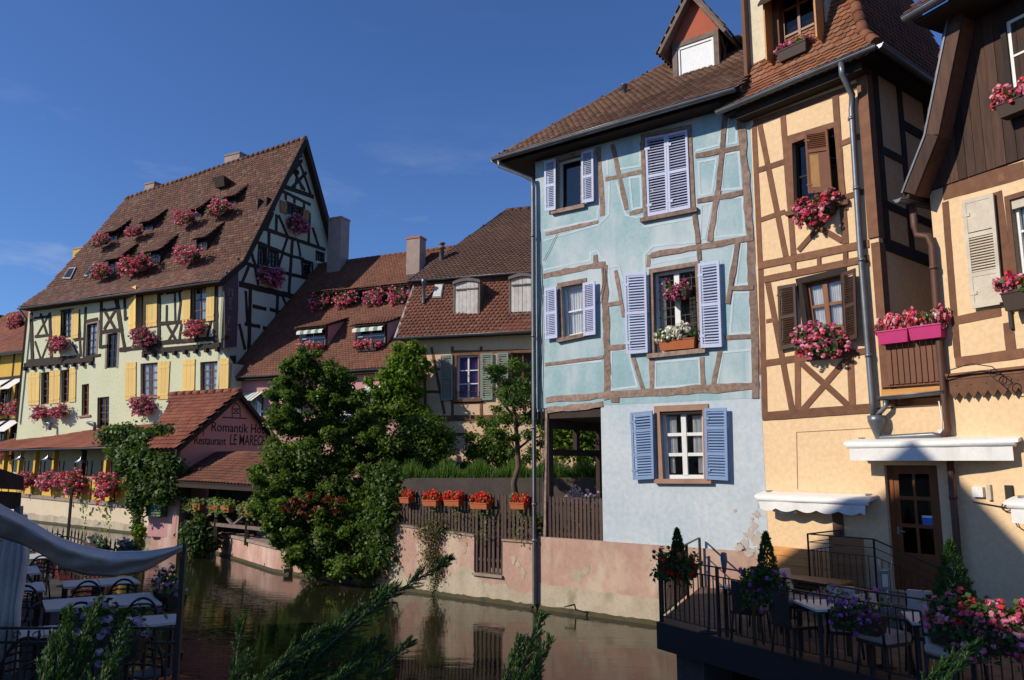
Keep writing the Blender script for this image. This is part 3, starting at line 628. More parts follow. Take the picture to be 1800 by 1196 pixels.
sheet('garden_terrace', [at_y(700, 840, 24.3)[:2], at_y(1120, 830, 23)[:2], (9, 30), (5, 33), (-5, 36)], 2.95, 'soil', .9)
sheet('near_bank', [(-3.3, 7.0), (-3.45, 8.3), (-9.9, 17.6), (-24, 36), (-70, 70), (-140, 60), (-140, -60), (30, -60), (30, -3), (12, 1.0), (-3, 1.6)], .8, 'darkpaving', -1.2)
# ------------------------------------------------------------------ blue half-timbered house
b = B.root('half_timbered_house', 'tall sky blue half-timbered house rising from the canal with lilac shutters', 'house')
wq = {1: quad(B, [(980,283),(1021,272),(1021,361),(980,370)]), 2: quad(B, [(1133,242),(1209,227),(1216,368),(1138,383)]), 3: quad(B, [(987,505),(1024,498),(1025,587),(991,594)]),
      4: quad(B, [(1148,480),(1222,468),(1229,614),(1151,622)]), 5: quad(B, [(1160,724),(1235,721),(1238,842),(1166,842)])}
up = [(.0, 4.78), (5.62, 4.78), (5.86, 11.5), (.0, 11.5)]
wall(B, b, 'blue', up, [wq[i][::-1] for i in (1, 2, 3, 4)])
wall(B, b, 'blue_low', [(1.83, 1.66), (5.62, 1.66), (5.62, 4.78), (1.83, 4.78)], [wq[5][::-1]], y=.004)
shell(b, 'blue', .0, 5.6, .02, 6.2, 4.7, 11.5); shell(b, 'blue_low', 1.83, 5.58, .03, 6.15, 1.0, 4.7, faces='lrb')
MB().box(.0, 5.6, .02, 6.2, 4.52, 4.7).ob('floor', M['dark'], b)
beams(B, b, 'oak', A_, [(460,235,478,525,.14),(518,225,578,500,.11),(488,372,642,340,.11),(590,517,645,503,.1),(238,602,458,550,.09),(228,778,490,727,.14),(445,690,447,722,.12),
  (484,735,497,1196,.16),(532,755,566,950,.09),(500,900,560,888,.1),(505,1086,575,1076,.1),(236,1152,482,1120,.08),(868,275,1052,240,.12),(995,95,960,430,.13),(962,420,928,632,.13),(1056,100,1100,620,.17),
  (875,464,1066,430,.11),(680,692,1110,618,.13),(866,520,880,642,.11),(880,650,886,712,.09),(1045,640,1003,895,.12),(1018,832,1112,828,.09),(1000,1040,1125,1034,.1),(1098,620,1126,1196,.17),(672,690,668,740,.1),(640,215,650,340,.09)], jit=.24)
beams(B, b, 'oak', B_, [(355,-10,358,285,.17),(455,140,492,266,.1),(526,150,526,266,.12),(714,145,716,258,.12),(781,120,757,252,.11),(345,290,930,252,.17),(128,306,358,288,.15),(132,345,342,322,.14),(800,72,905,68,.09),(365,108,430,104,.1),(912,0,916,300,.16),(372,302,402,302,.14),(130,340,124,820,.06)], jit=.24)
for pl, cl in [([(232,588),(455,541),(458,500)],0),([(234,628),(462,562),(502,520),(505,385)],0),([(536,385),(575,522),(618,532),(640,527),(652,572),(860,536),(866,636),(690,652),(652,690),(655,762)],0),([(234,752),(425,712),(425,682),(455,672),(470,702),(495,722),(510,742),(545,736),(562,800)],0),
  ([(880,300),(955,285),(936,430),(886,440)],1),([(992,268),(1048,256),(1060,410),(976,416)],1),([(872,252),(966,228),(986,120)],0),([(965,458),(1064,447),(1074,604),(948,616)],1),([(892,482),(935,472),(906,620),(886,624)],1),([(682,698),(868,668),(872,690),(686,726)],1),([(892,668),(1034,645),(1005,790)],0),
  ([(1060,642),(1084,640),(1090,812),(1036,816)],1),([(1026,850),(1096,846),(1100,1016),(1012,1022)],1),([(590,366),(636,360),(640,490),(602,498)],1),([(545,330),(635,316),(632,215)],0),([(495,268),(497,350)],0),([(500,742),(515,860)],0),([(1005,118),(1000,225),(1040,218),(1040,110)],1),([(705,1141),(886,1124),(890,1190)],0)]: line(B, b, M and 'paint_line', A_, pl, .05, cl)
for pl in [[(372,122),(435,116),(470,255),(372,268)],[(538,165),(702,150),(706,248),(538,262)],[(792,128),(900,118),(905,240),(770,250)],[(135,180),(335,160)]]: line(B, b, 'paint_line', B_, pl, .05, len(pl) > 3)
window(B, b, wq[1], 'white', .13, 1, 1, None, 'glass', .06, casing='oak', casw=.09, sill='oak')
window(B, b, wq[2], 'white', .10, 2, 3, None, casing='oak', casw=.09, sill='oak')
window(B, b, wq[3], 'white', .12, 1, 2, [(.05, .95, .05, .95, 'curtain')], 'glass', .06, casing='oak', casw=.11, sill='oak')
window(B, b, wq[4], 'white', .14, 2, 1, [(.05, .2, .1, .95, 'curtain')], 'glass', .06, .08, casing='oak', casw=.10, sill='oak', lead=True)
window(B, b, wq[5], 'white', .12, 2, 3, [(.06, .30, .35, .93, 'curtain'), (.10, .22, .08, .36, 'curtain'), (.68, .94, .35, .93, 'curtain'), (.78, .92, .08, .36, 'curtain')], 'glass', .07, .07, casing='sandstone', casw=.13, sill='sandstone')
for q, n, mm in [([(957,284),(977,280),(977,369),(958,372)], 24, 'lilac'), ([(1022,268),(1043,262),(1044,354),(1023,358)], 24, 'lilac'), ([(1134,243),(1171,236),(1175,374),(1139,381)], 26, 'lilac'), ([(1171.5,236),(1208,228),(1214,366),(1175.5,374)], 26, 'lilac'),
   ([(957,508),(978,504),(980,594),(958,597)], 24, 'lilac'), ([(1025,498),(1046,494),(1047,588),(1026,591)], 24, 'lilac'), ([(1097,481),(1136,478),(1139,620),(1101,623)], 26, 'lilac'), ([(1227,464),(1264,458),(1269,610),(1232,612)], 26, 'lilac'),
   ([(1108,726),(1147,722),(1150,842),(1113,844)], 20, 'blueshut'), ([(1238,718),(1277,717),(1280,845),(1241,843)], 20, 'blueshut')]:
    y_ = -.03 if q[0][0] in (1134, 1171.5) else -.10
    shutter(B, b, [B.at(*p, -y_) for p in q], mm, y_, nsl=n, mid=(.5,) if mm == 'lilac' else (.36, .72))
# roof: hipped at the left
E0 = 11.36; sl_ = .9; k = 3.6
hp = lambda u, y: (u, y, E0+sl_*(y+.55))
roofplane(b, b, [hp(-.85, -.55), hp(5.72, -.55), hp(5.72, k-.55), hp(k-.85, k-.55)], 't_blue', .165, .135, 300, jit=1)
roofplane(b, b, [(-.85, 7.1, E0), (-.85, -.55, E0), (k-.85, k-.55, E0+sl_*k), (k-.85, 7.1-k, E0+sl_*k)], 't_blue', .165, .135, 0, jit=1)
MB().slab([(5.72, 7.1, E0), (-.85, 7.1, E0), (k-.85, k-.5, E0+sl_*k), (5.72, k-.5, E0+sl_*k)], (0, 0, -.09)).ob('back_roof', M['t_blue'], b)
ridge_caps(b, hp(-.85, -.55), hp(k-.85, k-.55), 't_blue', .09); ridge_caps(b, hp(k-.85, k-.55), hp(5.7, k-.55), 't_blue', .1)
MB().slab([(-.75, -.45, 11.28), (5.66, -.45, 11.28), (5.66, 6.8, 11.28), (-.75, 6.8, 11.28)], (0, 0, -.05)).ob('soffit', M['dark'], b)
MB().add([(5.68, -.5, E0), (5.68, 7.05, E0), (5.68, k-.5, E0+sl_*k-.03), (5.60, -.5, E0), (5.60, 7.05, E0), (5.60, k-.5, E0+sl_*k-.03)], [(0, 1, 2), (5, 4, 3), (0, 3, 4, 1), (1, 4, 5, 2), (2, 5, 3, 0)]).ob('gable_end', M['blue'], b)
gutter(b, 'zinc', (-.93, -.63, E0-.02), (5.62, -.63, E0-.02), .085)
gutter(b, 'zinc', (-.93, 6.8, E0-.02), (-.93, -.60, E0-.02), .08)
pv = B.at(946, 400, .12)[0]
pipe(b, 'zinc', [(-.75, -.6, E0-.08), (-.74, -.6, E0-.25), (-.02, -.13, E0-.62), (.0, -.12, E0-.85), (.0, -.12, 7.5), (.0, -.12, .12), (-.03, -.2, .03)], .055, brackets=[(.0, -.12, z) for z in (1.6, 2.45, 4.3, 6.6, 9.2)])
for k_, (dx, r_) in enumerate([(.12, .008), (.15, .007), (.19, .009), (.10, .006)]):
    MB().tube([(dx+.03*math.sin(z*1.7+k_)+.02*R(), -.03-.01*R(), z) for z in np.arange(2.0+.5*k_, 9.6-.8*k_, .35)], r_, 5).ob('cable', M['iron'], b)
MB().tube([B.at(*A_(*p))[0:1]+(-.03,)+B.at(*A_(*p))[1:2] for p in [(230,715),(255,670),(275,625),(290,600)]], .006, 5).ob('cable', M['iron'], b)
MB().tube([B.at(*A_(*p))[0:1]+(-.06,)+B.at(*A_(*p))[1:2] for p in [(485,745),(488,800),(470,870),(455,900)]], .008, 5).ob('cable', M['iron'], b)
fl = B.at(1042, 195, 0)
MB().lathe([(.05, 0), (.05, .28), (.085, .28), (.085, .36), (.1, .37), (.0, .42)], 12, (2.05, 1.15, hp(2, 1.15)[2]-.02)).ob('vent_pipe', M['zinc'], b)
# dormer with a blind
dy_, z0, z1, u0, u1 = 1.25, 12.93, 13.98, 3.38, 4.60
d = MB().box(u0, u0+.13, dy_, dy_+.12, z0-.1, z1).box(u1-.13, u1, dy_, dy_+.12, z0-.1, z1).box(u0+.13, u1-.13, dy_+.003, dy_+.12, z1-.13, z1).box(u0+.13, u1-.13, dy_-.02, dy_+.12, z0-.12, z0-.02).ob('dormer', M['greywood'], b)
MB().box(u0+.13, u0+.19, dy_+.03, dy_+.09, z0-.02, z1-.13).box(u1-.19, u1-.13, dy_+.03, dy_+.09, z0-.02, z1-.13).box(u0+.19, u1-.19, dy_+.032, dy_+.09, z1-.2, z1-.13).box(u0+.19, u1-.19, dy_+.032, dy_+.09, z0-.02, z0+.05).ob('window_frame', M['white'], d)
bl_ = MB()
for i in range(18): bl_.box(u0+.19, u1-.19, dy_+.06, dy_+.072+.004*(i % 2), z0+.05+i*(z1-z0-.25)/18, z0+.05+(i+1)*(z1-z0-.25)/18-.002)
bl_.ob('blind', M['blind'], d)
pk = ((u0+u1)/2, z1+1.0)
MB().prism([(u0-.02, z1), (u1+.02, z1), pk], dy_+.02, dy_+.1).ob('gable_board', M['redplaster'], d)
for s in (-1, 1):
    e_ = ((u0+u1)/2+s*.82, z1-.12); MB().beam(e_, (pk[0], pk[1]+.12), .15, dy_-.22, dy_-.17, 4, .05).ob('verge_board', M['greywood'], d)
    MB().add([(x, yy, zz) for x in ((u0+.01, u0+.08) if s < 0 else (u1-.08, u1-.01)) for yy, zz in ((dy_+.12, z0-.1), (dy_+.12, z1), (dy_+1.35, z1))], [(0, 1, 2), (5, 4, 3), (0, 3, 4, 1), (1, 4, 5, 2), (2, 5, 3, 0)]).ob('cheek', M['dark'], d)
    pa = (pk[0]+s*.9, dy_-.25, z1-.25); pb = (pk[0]+s*.9, dy_+2.0, z1-.25); t1 = (pk[0], dy_-.25, pk[1]+.14); t2 = (pk[0], dy_+2.6, pk[1]+.14)
    rp = roofplane(b, d, [pb, pa, t1, t2] if s < 0 else [pa, pb, t2, t1], 't_blue', .165, .135, 0, .08, 'greywood', True, 'dormer_roof')
    for ch in list(rp.children): ch.parent = d
MB().beam((u1-.02, 0), (u1, 0), .01, 0, .01)
for (a, c) in (((dy_+.15, z0), (dy_+.55, z1-.1)), ((dy_+.15, z1-.1), (dy_+.6, z0+.45))): MB().bar((u1+.004, a[0], a[1]), (u1+.004, c[0], c[1]), .05, .03).ob('brace', M['greywood'], d)
ch = MB().box(4.95, 5.85, 2.9, 3.6, 13.6, 15.55).ob('chimney', M['cream'], b); MB().box(4.9, 5.9, 2.85, 3.65, 15.3, 15.44).box(4.92, 5.88, 2.87, 3.63, 15.55, 15.68).box(4.85, 5.95, 2.8, 3.7, 15.68, 15.95).ob('chimney_cap', M['brickcap'], ch)
# carriage opening at the left: posts of its far side
MB().box(.02, .16, .3, .5, 1.5, 4.52).ob('post', M['dark'], b)
for x, zz0, w_ in ((1010, 3.72, .16), (1050, 1.5, .2), (985, 1.5, .0)):
    yy = B.at_u(x, 790, .02)[0]
    if w_: MB().box(.02, .14, yy-w_/2, yy+w_/2, zz0, 4.52).ob('post', M['dark'], b)
yy = B.at_u(1058, 790, .02)[0]; MB().box(.025, .13, .5, yy+1.2, 3.62, 3.78).ob('cross_rail', M['dark'], b); MB().box(.025, .13, .5, yy+1.2, 4.3, 4.515).ob('cross_rail', M['dark'], b)
# plinth of the house
MB().prism([(.03, -.8), (5.64, -.8), (5.64, 1.68), (.03, 1.68)], -.035, .2).ob('plinth', M['pinkwall'], b)
def ragged(u0, u1, z0, zt, amp, y, name, m, par, n=40):
    up_ = [(u0+(u1-u0)*i/n, zt(u0+(u1-u0)*i/n)+amp*(R()-.5)) for i in range(n+1)]
    MB().prism([(u0, z0), (u1, z0)]+up_[::-1], y, y+.02).ob(name, M[m], par)
ragged(.04, 5.63, -.7, lambda u: .60-.02*u, .04, -.041, 'wall_foot', 'foot', b); ragged(.04, 5.63, -.7, lambda u: .10, .04, -.07, 'waterline', 'algae', b)
for (x, y, r_) in [(1330,905,.1),(1325,925,.12),(1318,940,.15),(1332,948,.2),(1310,955,.14),(1300,963,.13),(1292,898,.05),(1334,890,.06),(1322,912,.05),(1308,938,.05),(1334,970,.16),(1318,972,.14),(1328,1000,.12)]:
    u_, z_ = B.at(x, y); MB().prism([(u_+r_*(.35+.6*R())*math.cos(t*.2856), z_+r_*(.35+.6*R())*math.sin(t*.2856)) for t in range(22)], -.040-.0007*(x % 9) if z_ < 1.75 else .0005-.0007*(x % 9), .03).ob('bare_patch', M['barepatch'], b)
flowers(B.w(*[(B.at(1192, 606, .02))[0]], .02, B.at(1192, 606)[1]+.12), B.ang(), .95, 'white geraniums in a trough on the sill of the lilac-shuttered window', 'f_white', 'flat', 'terracotta', 1.2, h=1.0)
hb = B.at(1190, 512, .06); flowers(B.w(hb[0], -.06, hb[1]), B.ang(), .62, 'magenta hanging basket in front of the leaded window of the blue house', 'f_mag', 'ball', 'boxbrown', .8, h=.6, boxh=.08, name='hanging_basket', cat='hanging basket')
# ------------------------------------------------------------------ garden wall, picket fence and gate along the canal
gw = B.root('garden_wall', 'pink plastered garden wall above the canal below the picket fence', 'wall')
MB().prism([(-4.95, -.8), (.02, -.8), (.02, 1.52), (-1.03, 1.52), (-1.03, .64), (-1.95, .64), (-1.95, 1.57), (-4.95, 1.72)], -.03, .3).ob('wall', M['pinkwall'], gw)
MB().prism([(-1.97, .62), (-1.01, .62), (-1.01, .68), (-1.97, .68)], -.10, .28).ob('sill', M['ledge'], gw)
ragged(-4.95, .02, -.7, lambda u: .52+.18*math.sin(u*2.1)+.1*math.sin(u*5), .1, -.036, 'wall_foot', 'foot', gw, 60); ragged(-4.95, .03, -.7, lambda u: .10, .04, -.075, 'waterline', 'algae', gw, 50)
for (u_, z_, r_) in [(-.7, 1.1, .09), (-.55, 1.0, .07), (-2.3, 1.2, .08), (-2.6, .95, .1), (-.4, .8, .09), (-3.9, 1.2, .1), (-1.7, .35, .12), (1.4, 1.0, .12), (1.15, .85, .14)]:
    MB().prism([(u_+r_*(.4+.8*R())*math.cos(t*.628), z_+r_*1.5*(.4+.8*R())*math.sin(t*.628)) for t in range(10)], -.0365-.0006*(t_ := int(r_*100) % 7), 0).ob('bare_patch', M['foot'], gw if u_ < 0 else gw)
MB().prism([(-4.95, 1.72), (-1.94, 1.57), (-1.94, 1.62), (-4.95, 1.77)], -.06, .3).ob('coping', M['ledge'], gw); MB().prism([(-1.04, 1.52), (.0, 1.52), (.0, 1.565), (-1.04, 1.565)], -.07, .3).ob('coping', M['sandstone'], gw)
pk_me = MB().prism([(-.036, 0), (.036, 0), (.036, .97), (.02, 1.0), (-.02, 1.0), (-.036, .97)], -.011, .011).mesh('picket'); pk_me.materials.append(M['picket'])
def picket_run(root, u0, u1, z0, h, step=.118, y=.02, zf=None, hf=None):
    n = int((u1-u0)/step)
    for i in range(n+1):
        u = u0+i*(u1-u0)/max(n, 1); zb = (zf(u) if zf else z0); hh = hf(u) if hf else h
        link('picket', pk_me, None, root, Matrix.Translation((u+.006*(R()-.5), y-.001*(i % 5), zb)) @ Matrix.Rotation(.012*(R()-.5)*2, 4, 'Y') @ Matrix.Diagonal((1, 1, hh*(1+.02*(R()-.5)), 1)))
    for t in (.16, .82):
        MB().prism([(u0-.04, zb0+hh0*t-.035) for zb0, hh0 in [((zf(u0) if zf else z0), (hf(u0) if hf else h))]]+[(u1+.04, zb0+hh0*t-.035) for zb0, hh0 in [((zf(u1) if zf else z0), (hf(u1) if hf else h))]]+[(u1+.04, zb0+hh0*t+.035) for zb0, hh0 in [((zf(u1) if zf else z0), (hf(u1) if hf else h))]]+[(u0-.04, zb0+hh0*t+.035) for zb0, hh0 in [((zf(u0) if zf else z0), (hf(u0) if hf else h))]], y+.014, y+.05).ob('rail', M['picket'], root)
fe = B.root('picket_fence', 'dark brown picket fence on the pink wall hung with red geranium pots', 'fence')
picket_run(fe, -4.75, -2.02, 0, 0, zf=lambda u: 1.78-(u+4.75)*.05, hf=lambda u: .95+.06*(u+4.75)/2.7); picket_run(fe, -.98, -.08, 1.58, 1.07)
ga = B.root('garden_gate', 'tall narrow brown picket gate reaching down through the pink garden wall', 'gate'); picket_run(ga, -1.90, -1.08, .70, 1.96, .125)
lf_ = B.root('picket_fence', 'brown picket fence closing the open ground floor of the blue house', 'fence'); picket_run(lf_, .24, 1.76, 1.69, .95, .108, .05)
for i, (x, y, lb, w_, sh) in enumerate([(716, 880, 'red geraniums in a terracotta pot, leftmost on the garden picket fence', .34, 'flat'), (760, 885, 'red geraniums with trailing ivy in the second pot from the left on the fence', .5, 'trail'), (799, 885, 'red geraniums in the middle of the five pots on the fence', .5, 'trail'), (846, 890, 'red geraniums trailing over the picket gate, fourth pot from the left', .55, 'trail'), (914, 890, 'red geraniums in a two tier terracotta pot next to the downpipe', .42, 'flat')]):
    u_, z_ = B.at(x, y, .12); e = flowers(B.w(u_, -.13, z_+.1), B.ang(), w_*1.15, lb, 'f_red', 'flat', 'terracotta', 1.1, 'red geranium pots on the picket fence', h=.75, leafm='varileaf', cat='flower pot', name='flower_pot', boxh=.07, bl=1.3)
    if sh == 'trail' or i == 4:
        stalkleaves('trailing_stem', M['varileaf'], e, [[(a_*w_, -.06, -.05), (a_*w_*1.05, -.1, -.3), (a_*w_, -.08, -.55-.3*R()), (a_*w_+.03, -.07, -.85-.25*R())] for a_ in np.linspace(-.42, .42, 5)], 34, .045, .7)
# bent iron in the water, hanging plant
pr = at_z(1010, 1085, 0); o = MB().tube([at_z(1014, 1082, -.1), at_y(1010, 1063, pr[1]), at_y(992, 1067, pr[1])], .018, 6).ob('bent_rod', M['iron']); tag(o, 'bent metal rod sticking out of the water by the pink wall', 'rod')
o = leaves('hanging_plant', M['dry'], None, [tuple(B.w(u_, -.12, z_))+(.3, .22, .3) for u_, z_ in [(-3.55, 1.65), (-3.3, 1.45), (-3.45, 1.2), (-3.2, 1.0), (-3.4, .85), (-3.15, .7), (-3.7, 1.7), (-3.1, 1.7)]]+[tuple(B.w(-3.3, -.1, .4))+(.2, .1, .4)], 2300, .085, kind=None, W=.35, droop=.6); tag(o, 'half dried plant hanging down the pink garden wall', 'plant')
# ------------------------------------------------------------------ apricot half-timbered house
yh = Y.root('half_timbered_house', 'narrow apricot half-timbered house with brown shutters next to the blue house', 'house')
y1 = quad(Y, [(222,318),(398,250),(428,560),(232,600)], C_); y2 = quad(Y, [(265,905),(425,868),(437,1090),(292,1108)], C_)
dq = [Y.at(1553, 816), Y.at(1646, 816), Y.at(1652, 1050), Y.at(1556, 1034)]; dzb = 1.27
dr = [(dq[0][0], 3.42), (dq[1][0], 3.42), (dq[1][0], dzb), (dq[0][0], dzb)]
wall(Y, yh, 'yellow', [(0, 4.45), (2.62, 4.45), (2.66, 11.3), (.08, 11.3)], [y1[::-1], y2[::-1]])
wall(Y, yh, 'yellow', [(-.02, .3), (3.6, .3), (3.6, 4.42), (-.02, 4.42)], [dr[::-1]], y=.006, name='ground_floor_wall')
MB().box(2.5, 2.64, .25, 4.5, 4.5, 11.3).box(0, .2, .25, 4.5, .3, 11.3).box(0, 2.64, 4.5, 4.7, .3, 11.3).ob('side_wall', M['yellow'], yh)
MB().box(2.62, 3.62, 3.9, 4.0, 4.4, 12).box(2.62, 3.6, .12, 3.9, 4.40, 4.46).ob('passage_wall', M['yellow'], yh)
beams(Y, yh, 'brown', C_, [(62,240,88,832,.12),(85,235,195,792,.12),(182,190,228,785,.12),(72,432,192,393,.12),(85,640,192,604,.1),(402,95,446,738,.13),(430,318,512,284,.11),(440,545,528,518,.11),(200,297,395,238,.1),
  (238,612,432,728,.11),(410,585,248,768,.11),(212,612,442,552,.1),(80,832,545,738,.15),(104,890,545,800,.14),(230,818,230,872,.09),(335,794,336,832,.08),(446,772,448,822,.09),(58,232,495,75,.14)], jit=.05)
beams(Y, yh, 'brown', D_, [(118,100,142,932,.13),(155,168,292,888,.13),(148,395,198,384,.08),(145,627,330,598,.14),(322,560,324,885,.13),(612,545,625,868,.13),(342,625,605,862,.12),(592,605,350,885,.12),(628,570,722,555,.12),(330,602,620,575,.12),(128,920,724,875,.17),(290,60,305,110,.1)], jit=.05)
# corner post and side wall timbers (the side faces the passage)
SD = Fr(Y.w(2.64, 0, 0), U=Y.Y)
MB().box(2.46, 2.66, -.035, .2, 7.6, 11.2).ob('corner_post', M['brown'], yh); MB().box(2.50, 2.66, -.03, .2, 4.5, 7.5).ob('corner_post', M['brown'], yh)
def sbeam(y0, z0_, y1_, z1_, w):
    BC[0] += 1; pr = .012+(BC[0] % 20)*.0008; p = np.array([y0, z0_]); q = np.array([y1_, z1_]); d = (q-p)/np.linalg.norm(q-p); nn = np.array([-d[1], d[0]])*w/2
    c = [p-nn, q-nn, q+nn, p+nn]; MB().add([(2.60, a, b_) for a, b_ in c]+[(2.64+pr, a, b_) for a, b_ in c], [(0,1,2,3),(7,6,5,4),(0,4,5,1),(1,5,6,2),(2,6,7,3),(3,7,4,0)]).ob('timber', M['dark'], yh)
for t in [(.33,7.5,.33,11.2,.22),(1.35,7.5,1.35,11.2,.2),(2.55,7.4,2.55,11.2,.2),(3.5,7.4,3.5,11.2,.2),(.3,9.4,1.35,9.4,.16),(1.35,10.2,3.9,10.2,.2),(.2,8.3,3.9,8.3,.16),(.2,7.5,3.9,7.45,.24)]: sbeam(*t)
window(Y, yh, y1, 'dark', .12, 2, 2, None, 'darkglass', casing='brown', casw=.1, sill='brown')
window(Y, yh, y2, 'doorwood', .12, 2, 2, [(.04, .48, .05, .96, 'curtain'), (.52, .96, .05, .96, 'curtain')], 'glass', .07, .06, casing='dark', casw=.12, sill='brown')
shutter(Y, yh, [Y.at(*C_(*p), .03) for p in [(275,270),(384,262),(405,525),(290,528)]], 'midshut', -.03, nsl=8, mid=(.68,), panels=[(.06, .64)], y2=-.16)
g_ = mapper([Y.at(*C_(*p), .03) for p in [(275,270),(384,262),(405,525),(290,528)]]); q_ = rect(g_, .18, .82, .09, .61); MB().hexa([(q_[3][0],-.075,q_[3][1]),(q_[2][0],-.135,q_[2][1]),(q_[1][0],-.135,q_[1][1]),(q_[0][0],-.075,q_[0][1])]+[(q_[3][0],-.05,q_[3][1]),(q_[2][0],-.11,q_[2][1]),(q_[1][0],-.11,q_[1][1]),(q_[0][0],-.05,q_[0][1])]).ob('shutter_panel', M['ochre'], yh)
shutter(Y, yh, quad(Y, [(160,918),(235,905),(247,1170),(170,1186)], C_, .08), 'darkshut', -.08, nsl=24)
shutter(Y, yh, quad(Y, [(428,862),(498,845),(507,1136),(442,1152)], C_, .12), 'darkshut', -.10, nsl=24, y2=-.22)
# door
def door(F, root, q, y, m='doorwood'):
    g = mapper(q); mb = MB(); s = .10/g.w; t = .1/g.h
    mb.prism(rect(g, 0, s, 0, 1), y, y+.07); mb.prism(rect(g, 1-s, 1, 0, 1), y, y+.07); mb.prism(rect(g, s, 1-s, 1-t*.8, 1), y+.002, y+.07); mb.prism(rect(g, s, 1-s, 0, .04), y+.002, y+.07)
    d = mb.ob('door', M[m], root); mb = MB()
    mb.prism(rect(g, s, s*1.9, .04, 1-t*.8), y+.015, y+.06); mb.prism(rect(g, 1-s*1.9, 1-s, .04, 1-t*.8), y+.015, y+.06)
    for a, b_ in ((.04, .10), (.24, .30), (.50, .53), (.72, .75), (.93, .962)): mb.prism(rect(g, s*1.9, 1-s*1.9, a, b_), y+.017, y+.058)
    mb.prism(rect(g, .475, .525, .30, .93), y+.016, y+.059); mb.prism(rect(g, s*1.9, 1-s*1.9, .10, .24), y+.03, y+.05); mb.ob('door_leaf', M[m], d)
    for i in range(2):
        for (a, b_) in ((.30, .50), (.53, .72), (.75, .93)): MB().prism(rect(g, s*1.9 if i == 0 else .525, .475 if i == 0 else 1-s*1.9, a, b_), y+.034+.001*i, y+.04+.001*i).ob('pane', M['darkglass'], d)
    MB().tube([(g(.14, .47)[0], y-.03, g(.14, .47)[1]), (g(.14, .47)[0]+.13, y-.035, g(.14, .47)[1]-.01)], .011, 6).box(g(.14, .47)[0]-.02, g(.14, .47)[0]+.02, y+.0, y+.012, g(0, .44)[1], g(0, .5)[1]).ob('handle', M['silver'], d)
    MB().prism(rect(g, .60, .80, .515, .60), y+.022, y+.028).ob('sticker', M['bluesign'], d); MB().prism(rect(g, .60, .80, .585, .602), y+.019, y+.0215).ob('sticker_band', M['white'], d)
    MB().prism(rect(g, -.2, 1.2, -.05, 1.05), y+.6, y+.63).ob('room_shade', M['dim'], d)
door(Y, yh, dr, .10)
# steep roof with hip, eave gutters, roof dormer
e0 = 11.08; A0, A1 = -.40, .0
rp1 = [(-.42, -.42, e0), (3.06, -.42, e0), (2.66, 0, e0+.52), (-.02, 0, e0+.52)]
roofplane(yh, yh, rp1, 't_orange', .165, .14, 120)
roofplane(yh, yh, [(.0, 0, e0+.52), (2.66, 0, e0+.52), (1.5, 1.5, e0+.52+3.4), (.0, 1.5, e0+.52+3.4)], 't_orange', .165, .14, 180)
roofplane(yh, yh, [(3.06, -.42, e0), (3.06, 5, e0), (2.66, 5, e0+.52), (2.66, 0, e0+.52)], 't_old', .165, .14, 0)
roofplane(yh, yh, [(2.66, 0, e0+.52), (2.66, 5, e0+.52), (1.5, 5, e0+.52+3.4), (1.5, 1.5, e0+.52+3.4)], 't_pinkhouse', .2, .17, 0)
MB().slab([(.0, 1.5, e0+3.92), (1.5, 1.5, e0+3.92), (1.5, 5, e0+3.92), (.0, 5, e0+3.92)], (0, 0, -.1)).box(-.02, .06, .0, 5, 11.2, e0+3.9).ob('roof_top', M['t_old'], yh)
ridge_caps(yh, (3.08, -.44, e0+.03), (2.66, 0, e0+.58), 't_orange', .11, .3); ridge_caps(yh, (2.66, 0, e0+.56), (1.5, 1.5, e0+3.96), 't_orange', .12, .33)
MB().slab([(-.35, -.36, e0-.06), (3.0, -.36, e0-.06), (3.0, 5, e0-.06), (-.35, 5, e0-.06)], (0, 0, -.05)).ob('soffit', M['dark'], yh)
gutter(yh, 'zinc', (-.42, -.50, e0-.04), (3.1, -.50, e0-.04), .075); gutter(yh, 'zinc', (3.14, -.5, e0-.04), (3.14, 4.5, e0-.04), .075)
MB().box(-.1, 2.7, -.30, .02, e0-.27, e0-.112).ob('eave_board', M['dark'], yh)
dz = e0+.55; df = .16
dm = MB().box(.06, .66, df, 1.6, dz, 15).box(.66, 1.78, df+.003, 1.6, dz, dz+.22).box(1.72, 1.80, df+.1, 1.6, dz, 15).box(.62, 1.78, df, 1.6, 13.75, 15).ob('dormer', M['cream'], yh)
MB().box(.66, .80, df-.03, df+.16, dz+.2, 13.75).box(1.60, 1.76, df-.03, df+.16, dz+.2, 13.75).box(.8, 1.6, df-.028, df+.15, dz+.22, dz+.30).box(.8, 1.6, df-.028, df+.15, 13.55, 13.75).ob('window_casing', M['brown'], dm)
MB().box(.8, .86, df+.09, df+.14, dz+.3, 13.55).box(1.54, 1.6, df+.09, df+.14, dz+.3, 13.55).box(1.17, 1.23, df+.085, df+.14, dz+.3, 13.55).box(.86, 1.54, df+.093, df+.13, dz+.85, dz+.9).box(.86, 1.54, df+.093, df+.13, dz+1.45, dz+1.5).ob('window_frame', M['doorwood'], dm)
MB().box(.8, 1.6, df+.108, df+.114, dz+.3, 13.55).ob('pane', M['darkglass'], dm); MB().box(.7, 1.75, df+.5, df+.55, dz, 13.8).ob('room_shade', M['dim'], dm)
MB().hexa([(.56,df-.42,13.15),(1.9,df-.42,13.15),(1.9,df,13.72),(.56,df,13.72),(.56,df-.42,13.21),(1.9,df-.42,13.21),(1.9,df,13.78),(.56,df,13.78)]).ob('dormer_hood', M['dark'], dm)
